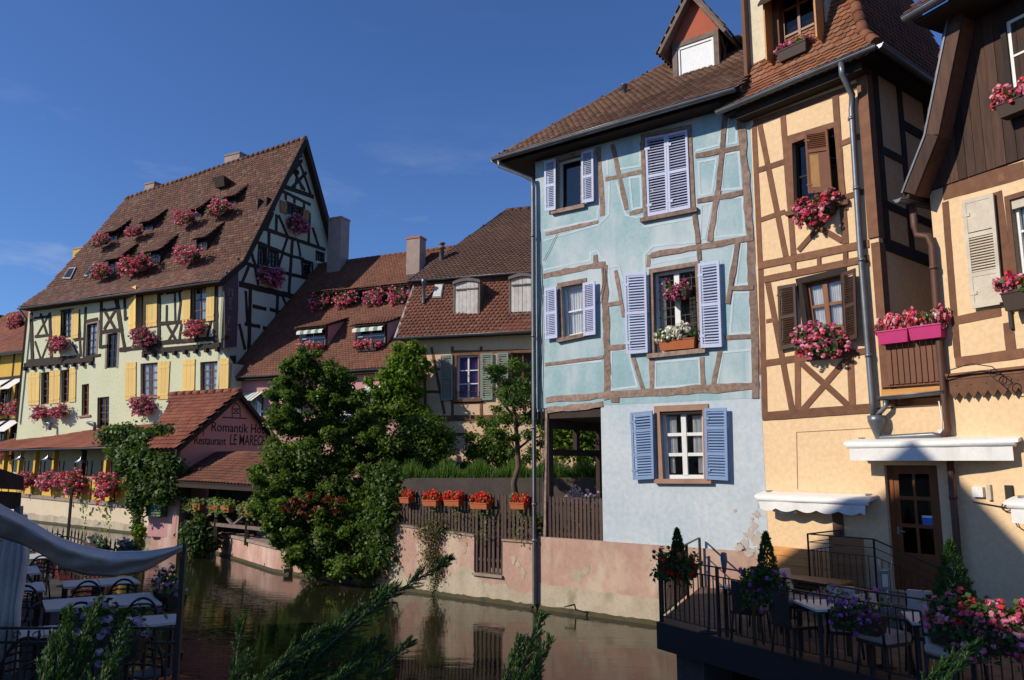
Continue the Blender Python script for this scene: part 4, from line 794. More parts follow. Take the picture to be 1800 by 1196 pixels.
MB().hexa([(.02,df-.12,dz-.05),(1.82,df-.12,dz-.05),(1.82,df+.02,dz-.05),(.02,df+.02,dz-.05),(.02,df-.03,dz+.13),(1.82,df-.03,dz+.20),(1.82,df+.02,dz+.20),(.02,df+.02,dz+.13)]).box(-.02, .055, df-.1, 1.2, dz, 14.8).ob('zinc_flashing', M['zinc'], dm)
MB().box(.62, .655, df-.32, df-.02, dz+.3, 13.6).box(1.765, 1.80, df-.32, df-.02, dz+.3, 13.6).ob('open_shutter', M['pine'], dm)
fp = Y.w(1.2, df-.15, dz+.40); flowers(fp, Y.ang(), .72, 'dark red flower box at the roof dormer of the apricot house', 'f_mag', 'flat', 'boxbrown', .9, h=.55)
# pipes
pc = Y.at(1508, 300, .1)[0]
pipe(yh, 'zinc', [(2.42, -.5, e0-.1), (2.42, -.5, e0-.32), (2.40, -.12, e0-.62), (2.36, -.10, e0-.9), (2.33, -.10, 7.5), (2.35, -.10, 4.55), (2.36, -.11, 4.2)], .058, brackets=[(2.345, -.1, z) for z in (10.0, 8.6, 7.2, 5.4)])
MB().lathe([(.03, -.35), (.06, -.25), (.15, .0), (.15, .1), (.13, .1)], 12, (2.42, -.14, 4.2)).ob('rain_hopper', M['zinc'], yh)
pipe(yh, 'zinc', [(2.42, -.13, 3.93), (2.46, -.12, 3.90), (3.35, -.12, 3.93), (3.5, -.12, 3.9)], .05, brackets=[])
gutter(yh, 'zinc', (2.48, -.14, 4.62), (3.6, -.14, 4.66), .06); pipe(yh, 'zinc', [(2.62, -.14, 4.56), (2.6, -.14, 4.45), (2.5, -.14, 4.36), (2.44, -.14, 4.3)], .045)
# balcony in the passage
bq = [Y.at(*D_(*p), .05) for p in [(822,500),(1142,480),(1150,738),(832,752)]]
MB().box(2.5, 3.6, -.06, .9, 4.64, 4.76).ob('balcony_floor', M['pine'], yh)
bl = MB().box(2.52, 3.6, -.07, -.02, 4.80, 4.87).box(2.52, 3.6, -.07, -.02, 5.72, 5.80).ob('balcony_rail', M['brown'], yh)
bs_ = MB().box(-.045, .045, -.012, .012, 0, 1).mesh('slat'); bs_.materials.append(M['midshut'])
for i in range(10): link('slat', bs_, None, bl, Matrix.Translation((2.70+.1*i, -.085, 4.84)) @ Matrix.Diagonal((.9, 1, .95, 1)))
for i, (x, y, w_, lb) in enumerate([(1575, 592, .60, 'red and white begonias in the left magenta trough on the passage balcony'), (1632, 584, .60, 'red and white begonias in the right magenta trough, beside the brown downpipe')]):
    u_, z_ = Y.at(x, y, .12); flowers(Y.w(u_, -.14, z_+.12), Y.ang(), w_, lb, 'f_rw', 'flat', 'magenta', 1.2, 'begonia troughs on the passage balcony', h=1.0, boxh=.15, var=i)
u_, z_ = Y.at(1432, 362, .2); flowers(Y.w(u_, -.16, z_+.02), Y.ang(), .85, 'pink geraniums under the half open upper window of the apricot house', 'f_mix', 'trail', 'boxbrown', 1.1, h=.8)
u_, z_ = Y.at(1440, 600, .2); flowers(Y.w(u_, -.18, z_), Y.ang(), .98, 'full pink geranium box below the louvred lower window of the apricot house', 'f_pink', 'ball', 'boxbrown', 1.3, h=.75)
# brown downpipes at the joint with the right house
pipe(yh, 'rust', [(3.33, -.1, 8.0), (3.33, -.1, 7.62), (3.36, -.1, 7.45), (3.55, -.12, 7.38), (3.60, -.12, 7.2), (3.58, -.12, 5.2), (3.6, -.12, 4.2), (3.60, -.12, 4.02), (3.5, -.10, 3.9)], .06, brackets=[(3.6, -.12, z) for z in (6.8, 5.8)])
pipe(yh, 'rust', [(3.58, -.1, 3.5), (3.58, -.1, 1.2)], .055, brackets=[(3.58, -.1, 2.9)])
MB().tube([Y.w(0,0,0)*0+np.array([3.47, -.06, 4.5]), (3.5, -.06, 4.2), (3.48, -.06, 3.95)], .012, 6).box(3.42, 3.52, -.07, 0, 3.88, 4.02).ob('junction_box', M['white'], yh)
line(Y, yh, 'sandstone', c1, [(1400, 760), (1548, 752)], .012, False, 0, 'render_joint'); line(Y, yh, 'sandstone', c1, [(1400, 760), (1402, 860)], .012, False, 0, 'render_joint')
tu, tz = Y.at(1475, 940, 0); MB().box(tu-.1, tu+.1, -.03, .05, 1.3, 2.75).ob('post', M['rust'], yh)
# ------------------------------------------------------------------ right hand house with plank gable
rh = RH.root('plank_gabled_house', 'house at the right edge with dark brown plank gable over apricot timbered wall', 'house')
rq = [(1.36, 7.62), (2.35, 7.62), (2.35, 6.1), (1.36, 6.1)]
wall(RH, rh, 'yellow', [(.0, .3), (4.6, .3), (4.6, 8.2), (.0, 8.2)], [rq[::-1]])
shell(rh, 'yellow', .0, 4.6, .1, 6, .3, 8.2)
beams(RH, rh, 'brown', R2, [(-6,118,420,-5,.27),(5,165,70,985,.12),(270,115,345,690,.2),(62,790,300,742,.14),(335,800,355,960,.16),(60,1010,420,960,.16),(300,15,305,60,.1)], jit=.05)
MB().prism([(1.3, 8.28), (3.5, 8.28), (3.5, 8.44), (1.3, 8.44)], -.012, .05).ob('timber', M['brown'], rh)
window(RH, rh, rq, 'white', .10, 2, 3, [(.05, .45, .05, .95, 'curtain'), (.55, .95, .05, .95, 'curtain')], casing='brown', casw=.08)
g_ = mapper(rq); MB().prism(rect(g_, -.02, 1.02, .9, 1.0), .02, .06).ob('rolled_blind', M['creamshut'], rh)
shutter(RH, rh, quad(RH, [(98,160),(262,118),(315,702),(152,728)], R2, .05), 'creamshut', -.07, nsl=13, mid=(.30, .66), rail=.06, panels=[(.04, .28), (.69, .96)])
# plank gable
barge = [(1.16, 11.2), (1.06, 10.73), (.48, 8.97), (-.04, 8.10)]
def bedge(z):
    for (a, b_) in zip(barge[:-1], barge[1:]):
        if b_[1] <= z <= a[1]: return b_[0]+(a[0]-b_[0])*(z-b_[1])/(a[1]-b_[1])
    return barge[0][0] if z > 11 else barge[-1][0]
u_ = -.05; i = 0
gb = MB().prism([(-.0, 8.3), (3.8, 8.3), (3.8, 13), (1.25, 13), (1.1, 10.7), (.5, 9.0)], -.0, .08).ob('gable_wall', M['dark'], rh)
while u_ < 2.6:
    w_ = .13+.05*R(); zl = 8.22
    ztop = 13.0
    zs = [z for z in np.arange(8.2, 13, .02) if bedge(z) <= u_+w_*.5]; ztop = max(zs) if zs and u_ < 1.16 else (13 if u_ >= 1.1 else 8.4)
    pr = .03+.012*R(); MB().prism([(u_+.004, zl), (u_+w_-.004, zl), (u_+w_-.004, ztop+.12), (u_+.004, ztop-.06)], -pr, .0).ob('plank', M['plank'], gb); u_ += w_; i += 1
for (a, b_) in zip(barge[:-1], barge[1:]):
    for (off, d0, mm, w_) in ((.0, -.42, 'rust', .06), ): MB().beam(a, b_, .05, -.42, .02, 1).ob('verge_soffit', M['brown'], rh); MB().beam((a[0]-.02, a[1]+.03), (b_[0]-.02, b_[1]+.03), .24, -.46, -.415, 1).ob('barge_board', M['plank'], rh); MB().beam((a[0]-.15, a[1]+.07), (b_[0]-.15, b_[1]+.07), .035, -.48, .3, 1).ob('verge_flashing', M['zinc'], rh)
roofplane(rh, rh, [(.48-.14, 6, 9.0), (.48-.14, -.4, 9.0), (1.06-.14, -.4, 10.78), (1.06-.14, 6, 10.78)], 't_old', .18, .15, 0)
roofplane(rh, rh, [(-.20, 6, 8.1), (-.2, -.4, 8.1), (.48-.14, -.4, 9.0), (.48-.14, 6, 9.0)], 't_old', .18, .15, 0)
MB().slab([(.92, -.4, 10.78), (2.2, -.4, 14.2), (2.2, 6, 14.2), (.92, 6, 10.78)], (.1, 0, 0)).ob('roof', M['t_old'], rh)
gutter(rh, 'zinc', (-.27, -.5, 8.08), (-.27, 5, 8.08), .07)
# upper hood with its gutter at the top right corner
hd = [(.55, -.9, 11.05), (4.2, -.9, 11.05), (4.2, .05, 11.9), (.55, .05, 11.9)]
roofplane(rh, rh, hd, 't_old', .18, .15, 0, .1); gutter(rh, 'zinc', (.50, -.97, 11.0), (4.2, -.97, 11.0), .09); MB().box(.6, 4.2, -.88, .0, 10.86, 10.92).ob('soffit', M['dark'], rh)
uq = [(1.62, 10.55), (2.5, 10.55), (2.5, 9.3), (1.62, 9.3)]; window(RH, rh, uq, 'white', -.05, 2, 2, [(.02, .5, .05, .95, 'curtain')], casing='dark', casw=.09, proud=.09, dim=False)
# zig-zag fascia
zz = []; z0_ = 4.86
for i in range(17): zz += [(.12+.26*i/1.0*.62, 4.62), (.12+.26*i*.62+.08, 4.50)]
MB().prism([(.12, 4.86)]+zz+[(zz[-1][0]+.05, 4.86)], -.10, -.075).ob('zigzag_fascia', M['brown'], rh); MB().box(.02, 4.5, -.11, .0, 4.84, 4.90).box(.1, 4.5, -.16, -.1, 4.9, 4.94).ob('cornice', M['brown'], rh)
for i in range(12): MB().tube([(.25+.25*i, -.102, 4.73), (.25+.25*i, -.098, 4.73)], .014, 8).ob('drilled_hole', M['iron'], rh)
th_ = np.linspace(0, 2*math.pi, 14)
MB().tube([(.1, -.12, 4.84), (.3, -.3, 4.98), (.7, -.35, 5.04), (1.0, -.3, 4.96), (1.15, -.28, 4.80), (1.05, -.28, 4.72), (.98, -.28, 4.80)], .009, 5).tube([(1.0+.06*math.cos(t), -.28, 4.86+.06*math.sin(t)) for t in th_], .008, 5).tube([(1.2+.07*math.cos(t), -.28, 4.72+.07*math.sin(t)) for t in th_], .008, 5).ob('scroll_bracket', M['iron'], rh)
MB().box(.32, .50, -.06, 0, 2.92, 3.08).ob('junction_box', M['white'], rh); MB().box(.56, .62, -.05, 0, 2.88, 3.12).ob('sensor', M['creamshut'], rh); MB().box(.86, .96, -.07, 0, 2.8, 3.12).ob('socket', M['iron'], rh)
MB().tube([(.3, -.03, 2.84), (.8, -.03, 2.78), (1.4, -.03, 2.74)], .008, 5).tube([(.85+.08*math.cos(t), -.04, 2.78+.06*math.sin(t)) for t in th_], .01, 5).tube([(.92, -.05, 2.8), (.95, -.06, 2.62), (1.0, -.06, 2.5), (1.1, -.06, 2.45), (1.15, -.06, 2.6), (1.05, -.06, 2.7)], .009, 5).ob('cable_loop', M['iron'], rh)
u_, z_ = RH.at(1790, 178, .2); flowers(RH.w(u_+.15, -.2, z_+.03), RH.ang(), .95, 'red and pink geranium box on the dark plank gable', 'f_mix', 'flat', 'boxbrown', 1.3, h=1.0)
u_, z_ = RH.at(1795, 520, .2); flowers(RH.w(u_+.22, -.2, z_+.08), RH.ang(), 1.0, 'pink geranium box at the right edge next to the worn cream shutter', 'f_pink', 'flat', 'boxbrown', 1.3, h=.85, boxh=.2)
MB().bar((1.2, -.02, 5.85), (1.2, -.25, 5.95), .03).bar((1.2, -.03, 5.55), (1.2, -.03, 5.95), .05).ob('box_bracket', M['iron'], rh)
# ------------------------------------------------------------------ awnings
def awning(F, u0, u1, zt, n, drop, label, wavy, group='white awnings on the apricot wall'):
    e = F.root('awning', label, 'awning', group)
    c = MB(); prof = [(-n+.03, zt-.01), (-.02, zt+.06), (-.02, zt+.10), (-n+.05, zt+.055), (-n-.03, zt+.02), (-n-.04, zt-.02)]
    vs = [(u, y, z) for u in (u0-.05, u1+.05) for y, z in prof]; k = len(prof); c.add(vs, [tuple(range(k))[::-1], tuple(range(k, 2*k))]+[(i, (i+1) % k, (i+1) % k+k, i+k) for i in range(k)]); c.ob('cassette', M['white'], e)
    MB().tube([(u0, -n, zt-.04), (u1, -n, zt-.04)], .045, 12).ob('front_bar', M['white'], e)
    K = 90; A = []; Bq = []
    for i in range(K+1):
        u = u0+.04+(u1-u0-.08)*i/K; z = zt-.07-drop+(-.055*abs(math.sin((u-u0)*math.pi/.42)) if wavy else 0)
        A.append((u, -n-.01+.004*math.sin(u*9), zt-.05)); Bq.append((u, -n-.015+.02*math.sin(u*7+1)*(1 if wavy else .5), z))
    o = MB().add(A+Bq, [(i, i+1, K+2+i, K+1+i) for i in range(K)]).ob('valance', M['canvas'], e); sm = o.modifiers.new('thickness', 'SOLIDIFY'); sm.thickness = .004
    for u in (u0+.1, u1-.1): MB().box(u-.03, u+.03, -.12, .0, zt-.05, zt+.12).bar((u, -.06, zt), (u, -n, zt-.04), .04).ob('arm', M['silver'], e)
    return e
a0, a1 = Y.at(1490, 790, .4), Y.at(1785, 780, .4)
awning(Y, a0[0], a1[0], 3.80, .40, .23, 'long white awning rolled up above the glazed wooden door', False)
a0, a1 = Y.at(1330, 875, .35), Y.at(1523, 880, .35); awning(Y, a0[0], a1[0], a0[1]+.02, .32, .14, 'white awning with scalloped edge above the pine bench', True)
a0 = RH.at(1772, 885, .25); awning(RH, a0[0], a0[0]+1.6, a0[1], .25, .22, 'white awning cut by the right edge beside the wall sockets', False)
hu, hz = Y.at(1383, 900, .2); e = Y.root('heater_lamp', 'white heater lamp on the apricot wall beneath the scalloped awning', 'heater')
MB().hexa([(hu-.16,-.22,hz-.03),(hu+.16,-.22,hz-.05),(hu+.16,-.10,hz-.03),(hu-.16,-.10,hz-.01),(hu-.16,-.22,hz+.03),(hu+.16,-.22,hz+.01),(hu+.16,-.10,hz+.05),(hu-.16,-.10,hz+.07)]).ob('housing', M['white'], e); MB().box(hu-.14, hu+.14, -.228, -.222, hz-.03, hz+.0).ob('reflector', M['silver'], e); MB().box(hu-.03, hu+.03, -.1, 0, hz-.05, hz+.03).ob('bracket', M['iron'], e)
# ------------------------------------------------------------------ peach house with the mansard roof, behind the garden
mh = MS.root('mansard_house', 'peach half-timbered house with brown mansard roof and white boarded dormers behind the garden', 'house')
mw1 = quad(MS, [(805,612),(900,608),(900,800),(803,803)], G_); mw2 = quad(MS, [(1042,598),(1140,594),(1140,780),(1042,784)], G_)
wall(MS, mh, 'peach', [(.55, 2.5), (9, 2.5), (9, 8.0), (.55, 8.0)], [mw1[::-1], mw2[::-1]])
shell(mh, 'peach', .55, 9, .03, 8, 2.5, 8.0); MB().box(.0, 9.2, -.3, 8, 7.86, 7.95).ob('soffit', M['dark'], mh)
beams(MS, mh, 'brown', G_, [(694,575,752,868,.1),(662,665,732,672,.1),(662,770,732,770,.1),(664,575,668,850,.1),(786,572,786,872,.1),(912,572,912,600,.1),(912,805,912,872,.1),(785,597,1150,590,.12),(780,817,922,812,.1),(640,888,1180,880,.2),(780,957,900,955,.1),(1100,820,1100,870,.1)], jit=.1)
window(MS, mh, mw1, 'white', .10, 2, 3, [(.03, .48, .05, .96, 'purple'), (.52, .97, .05, .96, 'purple')], casing='brown', casw=.08, sill='brown'); window(MS, mh, mw2, 'doorwood', .10, 2, 2, None, casing='brown', casw=.08, sill='brown')
g_ = mapper(mw1); gr = MB()
for i in range(13): gr.prism(rect(g_, .02+.08*i, .03+.08*i, .02, .16), -.06, -.05)
gr.prism(rect(g_, 0, 1, .155, .17), -.062, -.045); gr.ob('window_guard', M['iron'], mh)
for q in ([(735,611),(786,606),(786,806),(735,810)], [(909,603),(962,600),(961,805),(909,808)], [(980,600),(1030,598),(1030,802),(982,806)]): shutter(MS, mh, quad(MS, q, G_, .06), 'greenshut', -.06, nsl=18, mid=(.5,))
e1 = 7.9; roofplane(mh, mh, [(-.0, -.40, e1), (9.2, -.40, e1), (9.0, .75, 10.2), (.22, .75, 10.2)], 't_mansard', .17, .14, 300)
MB().slab([(-.02, -.4, e1), (.2, .75, 10.2), (.2, 7.5, 10.2), (-.02, 8, e1)], (.1, 0, 0)).ob('side_roof', M['t_mansard'], mh)
MB().bar((-.03, -.42, e1), (.2, .74, 10.2), .09, .09).ob('zinc_corner', M['zinc'], mh)
MB().box(.1, 9, .62, .8, 10.14, 10.26).ob('cornice', M['greywood'], mh)
rd = MS.at(890, 371, -4.6); u_ = rd[0]; zr = rd[1]
roofplane(mh, mh, [(.05, .5, 10.22), (9.2, .5, 10.22), (7, 4.6, zr), (u_, 4.6, zr)], 't_dark', .18, .14, 0)
roofplane(mh, mh, [(.05, 8.6, 10.22), (.05, .5, 10.22), (u_, 4.6, zr), (u_, 4.7, zr)], 't_dark', .18, .14, 0); MB().slab([(9.2, 8.6, 10.2), (.05, 8.6, 10.2), (u_, 4.7, zr), (7, 4.7, zr)], (0, 0, -.1)).slab([(9.2, .5, 10.2), (9.2, 8.6, 10.2), (7, 4.7, zr), (7, 4.6, zr)], (0, 0, -.1)).ob('back_roof', M['t_dark'], mh)
MB().bar((.03, .47, 10.27), (u_, 4.6, zr+.05), .1, .06).ob('hip_flashing', M['zinc'], mh); ridge_caps(mh, (u_, 4.6, zr), (7, 4.6, zr), 't_dark', .11)
gutter(mh, 'zinc', (-.05, -.48, e1-.0), (9.2, -.48, e1+.0), .07); gutter(mh, 'zinc', (.0, .42, 10.22), (9.2, .42, 10.22), .05)
for k_, q in enumerate(([(787,300),(905,296),(905,468),(787,472)], [(1032,280),(1152,274),(1152,452),(1032,456)])):
    y0_ = -.08; tl, tr, br_, bl_ = [MS.at(*G_(*p), -y0_) for p in q]; u0, u1 = bl_[0], br_[0]; z0_ = bl_[1]; z1_ = tl[1]; um = (u0+u1)/2
    arc = [(u1-(u1-u0)*i/10, z1_+.10*math.sin(math.pi*i/10)) for i in range(11)]
    d = MB().prism([(u0, z0_), (u0+.07, z0_), (u0+.07, z1_), (u0, z1_)], y0_, y0_+.1).prism([(u1-.07, z0_), (u1, z0_), (u1, z1_), (u1-.07, z1_)], y0_, y0_+.1).prism([(u0-.03, z1_-.0)]+arc[::-1][0:1]+[(a, b_+.1) for a, b_ in arc[::-1]]+[(u1+.03, z1_)]+[(a, b_-.01) for a, b_ in arc], y0_-.06, y0_+.1).box(u0-.02, u1+.02, y0_-.08, y0_+.1, z0_-.14, z0_).ob('dormer', M['greywood'], mh)
    MB().prism([(u0, z0_-.1), (u1, z0_-.1)]+[(a, b_+.06) for a, b_ in arc], y0_+.101, 1.4).ob('dormer_body', M['zinc'], d)
    for s in (0, 1):
        a = u0+.08 if s == 0 else um+.005; c = um-.005 if s == 0 else u1-.08
        for j in range(3):
            x0, x1 = a+(c-a)*j/3+.004, a+(c-a)*(j+1)/3-.004; f_ = lambda x: z1_+.09*math.sin(math.pi*(u1-x)/(u1-u0))-.02
            MB().prism([(x0, z0_+.03), (x1, z0_+.03), (x1, f_(x1)), (x0, f_(x0))], y0_+.02-.02*(k_ == 0 and s == 1), y0_+.05).ob('board', M['whitewood'], d)
        for t in (.14, .86): MB().box(a+.01, c-.01, y0_-.03, y0_-.001, z0_+(z1_-z0_)*t-.02, z0_+(z1_-z0_)*t+.02).ob('hinge_strap', M['greywood'], d)
    MB().slab([(u0-.05, -.22, z0_-.30), (u1+.05, -.22, z0_-.30), (u1+.05, -.07, z0_-.02), (u0-.05, -.07, z0_-.02)], (0, -.03, .02)).ob('zinc_apron', M['zinc'], d)
sq = [MS.on(*G_(*p), -.40, e1+.06, 2.0) for p in [(700,368),(742,366),(752,303),(712,304)]]; MB().slab(sq, (0, -.10, .05)).ob('skylight', M['zinc'], mh); sq2 = [tuple(np.array(p)*.82+np.mean(sq, 0)*.18) for p in sq]; MB().slab([(p[0], p[1]-.105, p[2]+.052) for p in sq2], (0, -.01, .005)).ob('skylight_pane', M['whitewood'], mh)
vp_ = MS.on(*G_(665, 385), -.4, e1, 2.0); MB().lathe([(.06, 0), (.06, .75), (.1, .78), (.1, .9), (.07, .92)], 10, (vp_[0], vp_[1]-.12, vp_[2])).ob('vent_pipe', M['zinc'], mh)
vp_ = MS.on(*G_(738, 205), .5, 10.22, (zr-10.22)/4.1); MB().lathe([(.09, -.2), (.09, .55), (.13, .56), (.13, .63), (.08, .65), (.08, .72), (.13, .74), (.13, .8), (.0, .84)], 12, vp_).ob('flue', M['greywood'], mh)
# ------------------------------------------------------------------ rose house with the long tiled roof and two rows of dormers
ph = P.root('dormered_house', 'low rose house under a long red tiled roof with two rows of dormers', 'house')
pw = [[(u, 7.2), (u+1.1, 7.2), (u+1.1, 5.2), (u, 5.2)] for u in (1.2, 4.0, 7.4, 9.4)]
wall(P, ph, 'pink', [(0, .8), (11.4, .8), (11.4, 8.4), (0, 8.4)], [q[::-1] for q in pw]); shell(ph, 'pink', 0, 11.4, .03, 14, .8, 8.4)
for q in pw: window(P, ph, q, 'white', .1, 2, 3, [(.05, .95, .4, .95, 'curtain')], casing='dark', casw=.1, sill='sandstone', panes=False)
for i, q in enumerate(pw):
    A = MB()
    for j in range(9): x0 = q[0][0]-.1+1.3*j/9; A.hexa([(x0,-.9,6.75),(x0+1.3/9,-.9,6.75),(x0+1.3/9,-.04,7.3),(x0,-.04,7.3),(x0,-.9,6.77),(x0+1.3/9,-.9,6.77),(x0+1.3/9,-.04,7.32),(x0,-.04,7.32)], .4*(j % 2))
    A.ob('awning', M['stripe'], ph)
pe, ps = 8.15, 1.115; pz = lambda y: pe+ps*(y+.45)
roofplane(ph, ph, [(-.05, -.45, pe), (11.6, -.45, pe), (11.6, 7.0, pz(7.0)), (-.05, 7.0, pz(7.0))], 't_pinkhouse', .2, .17, 0)
MB().slab([(11.6, 14.4, pe), (-.05, 14.4, pe), (-.05, 7, pz(7)), (11.6, 7, pz(7))], (0, 0, -.1)).ob('back_roof', M['t_pinkhouse'], ph); ridge_caps(ph, (-.05, 7, pz(7)), (11.6, 7, pz(7)), 't_pinkhouse', .14, .4)
MB().add([(x, y, z) for x in (11.3, 11.4) for y, z in ((.0, 8.3), (14, 8.3), (7, pz(7)-.15))], [(0, 1, 2), (5, 4, 3), (0, 3, 4, 1), (1, 4, 5, 2), (2, 5, 3, 0)]).ob('gable_end', M['pink'], ph)
MB().bar((-.02, -.45, pe+.08), (-.02, 6.8, pz(6.8)+.08), .16, .1).ob('verge_flashing', M['zinc'], ph)
gutter(ph, 'zinc', (-.05, -.53, pe), (11.6, -.53, pe), .07); MB().box(0, 11.5, -.45, 0, 7.95, 8.05).ob('soffit', M['dark'], ph)
pr_ = (-.45, pe+.04, ps)
for (bl, br, lb, g) in [((526,617),(573,614),'pink geraniums under the left striped dormer awning of the rose house','f_mix'), ((624,614),(678,611),'orange and pink geraniums under the right striped dormer awning of the rose house','f_mix')]:
    d, um, yy, zz_ = dormer(P, ph, bl, br, pr_, 1.35, .35, 't_pinkhouse', awn=True, curtain=(.3, .9, .1, .9), cheek='pink', frame='white', over=.35)
    flowers(P.w(um, yy-.25, zz_+.05), P.ang(), 1.5, lb, g, 'flat', 'boxbrown', 1.1, 'geranium boxes on the roof dormers of the rose house', h=1.3)
for i, (bl, br) in enumerate([((549,541),(586,538)), ((593,538),(632,535)), ((640,535),(684,531)), ((690,530),(724,527))]):
    d, um, yy, zz_ = dormer(P, ph, bl, br, pr_, .95, .3, 't_pinkhouse', curtain=(.2, .9, .3, .9), frame='white', over=.35)
    flowers(P.w(um, yy-.2, zz_+.25), P.ang(), 1.45, ['leftmost pink geranium box of the upper dormer row on the rose house', 'second pink geranium box from the left in the upper dormer row of the rose house', 'third and widest pink geranium box in the upper dormer row of the rose house', 'rightmost pink geranium box in the upper dormer row, against the mansard roof'][i], 'f_mix' if i < 2 else 'f_pink', 'ball', 'boxbrown', 1.1, 'geranium boxes on the roof dormers of the rose house', h=1.25, var=i % 3)
def chimney(F, root, pxl, pxr, top, bot, depth, y, m='chim', cap='brickcap', w2=.7):
    a = F.at(pxl, top, -y); b_ = F.at(pxr, top, -y); c = F.at(pxl, bot, -y); o = MB().box(a[0], b_[0], y, y+w2, c[1]-1.2, a[1]-.15).ob('chimney', M[m], root); MB().box(a[0]-.04, b_[0]+.04, y-.04, y+w2+.04, a[1]-.15, a[1]-.05).box(a[0]+.02, b_[0]-.02, y+.02, y+w2-.02, a[1]-.05, a[1]).ob('chimney_cap', M[cap], o); return o
chimney(P, ph, 715, 738, 417, 478, 0, 5.2); chimney(P, ph, 578, 600, 383, 466, 0, 6.2, cap='chim', w2=.9)
# ------------------------------------------------------------------ great pale green half-timbered house with the pointed gable
lh = L.root('half_timbered_house', 'large pale green half-timbered house with steep tiled roof and pointed gable', 'house')
wq_ = {k: quad(L, v, L3) for k, v in {'a': [(326,28),(378,20),(376,158),(326,166)], 'b': [(458,92),(512,82),(503,252),(452,262)], 'c': [(566,142),(620,134),(612,318),(560,322)], 'd': [(1010,-148),(1086,-160),(1084,74),(1010,84)], 'd2': [(752,-95),(832,-108),(832,96),(752,116)]}.items()}
lq = {k: quad(L, v, L3) for k, v in {'e': [(216,345),(262,340),(260,510),(214,514)], 'f': [(322,332),(366,326),(362,500),(320,504)], 'g': [(430,408),(468,402),(466,568),(428,572)], 'h': [(512,476),(574,470),(572,634),(510,636)], 'i': [(738,298),(830,290),(828,470),(738,472)], 'j': [(1052,290),(1156,282),(1154,452),(1052,456)]}.items()}
wall(L, lh, 'green_cream', [(-17.9, .8), (.75, .8), (.75, 9.0), (0, 9.7), (0, 13.9), (-17.9, 13.9)], [wq_[k][::-1] for k in wq_]+[lq[k][::-1] for k in lq], rev=.22)
MB().box(.02, .75, .03, 6, .8, 8.9).ob('gable_foot', M['gable_green'], lh)
MB().box(-17.8, -17.5, .3, 11.3, .8, 13.8).box(-17.8, -.1, 11.3, 11.5, .8, 13.8).ob('back_wall', M['green_cream'], lh)
for (x0, x1, z_) in ((-17.7, -10.8, 9.75), (-6.3, -.02, 9.95)):
    MB().box(x0, x1, -.10, .06, z_-.12, z_+.16).ob('jetty_beam', M['dark'], lh); n_ = int((x1-x0)/.8)
    for i in range(n_+1): u_ = x0+.1+(x1-x0-.3)*i/n_; MB().box(u_, u_+.18, -.22, .06, z_-.36, z_-.122).ob('joist_end', M['dark'], lh)
beams(L, lh, 'dark', L3, [(165,30,172,290,.28),(262,30,272,275,.22),(185,155,275,146,.16),(215,35,250,150,.16),(262,35,195,150,.16),(185,180,215,275,.16),(262,165,222,270,.16),(170,60,262,48,.14),
  (415,15,425,260,.2),(452,0,440,265,.2),(392,175,440,165,.14),(380,190,415,255,.14),(432,-20,532,-38,.2),(455,76,515,64,.2),(535,-40,528,215,.24),(612,-50,640,130,.34),(545,10,608,118,.2),(612,10,548,118,.2),(530,132,640,120,.24),(540,20,612,10,.16),(530,210,565,206,.2),
  (640,120,660,235,.2),(668,60,680,55,.14),(655,-70,660,70,.2),(640,-60,680,-66,.16),(836,88,1005,74,.2),(838,-120,836,190,.24),(880,95,932,188,.18),(934,90,882,188,.18),(956,84,942,182,.16),(920,-130,922,85,.14),(874,-72,964,-90,.2),(942,-90,950,-20,.16),(950,-20,938,78,.16),(838,-68,858,-70,.14),(878,-10,876,80,.14),
  (1135,-180,1135,195,.34),(836,188,1125,166,.26),(630,225,850,200,.26),(150,286,420,262,.26),(1005,78,1130,66,.18),(1060,75,1035,170,.16),(1110,70,1090,165,.16),(440,268,530,252,.16)], base=.03, jit=.12)
for k in 'abc': window(L, lh, wq_[k], 'dark', .10, 2, 4, [(.15, .85, .1, .9, 'curtain')] if k != 'c' else None, 'darkglass' if k == 'c' else 'glass', .08, .04, casing='ledge' if k != 'a' else 'dark', casw=.16, panes=False)
for k in ('d', 'd2'): window(L, lh, wq_[k], 'brown', .10, 2, 4, [(.55, .95, .05, .95, 'curtain')], 'glass', .08, .04, casing='dark', casw=.1, panes=False)
for k in lq: window(L, lh, lq[k], 'doorwood', .16, 2, 4, [(.5, .95, .05, .95, 'curtain'), (.05, .3, .05, .95, 'curtain')] if k in 'ij' else None, 'glass' if k in 'ij' else 'darkglass', .1, .04, casing='sandstone', casw=.16, panes=False, proud=-.03, sill='sandstone' if k in 'gi' else None)
for q, y2 in [([(278,30),(322,24),(318,166),(276,172)],-.06),([(378,15),(416,10),(412,162),(374,168)],-.06),([(962,-140),(1004,-146),(1000,84),(958,90)],-.06),([(1087,-160),(1130,-166),(1126,70),(1084,76)],-.06),([(680,-98),(748,-106),(746,116),(676,122)],-.5),([(756,-114),(828,-106),(826,100),(750,108)],.0)]: boardshutter(L, lh, quad(L, q, L3, .06), 'yelshut' if y2 != -.5 else 'ochre' if False else 'yelshut', -.07, y2 if y2 in (-.5,) else None)
for q in [[(150,345),(212,342),(208,514),(150,516)],[(263,336),(290,333),(286,508),(260,510)],[(291,333),(320,330),(316,503),(287,507)],[(368,322),(402,319),(399,498),(364,502)],[(662,292),(718,288),(716,486),(658,490)],[(832,288),(896,284),(886,484),(830,486)],[(964,278),(1028,274),(1024,456),(958,460)],[(1158,272),(1206,268),(1202,450),(1154,454)]]: boardshutter(L, lh, quad(L, q, L3, .0), 'yelshut', -.03)
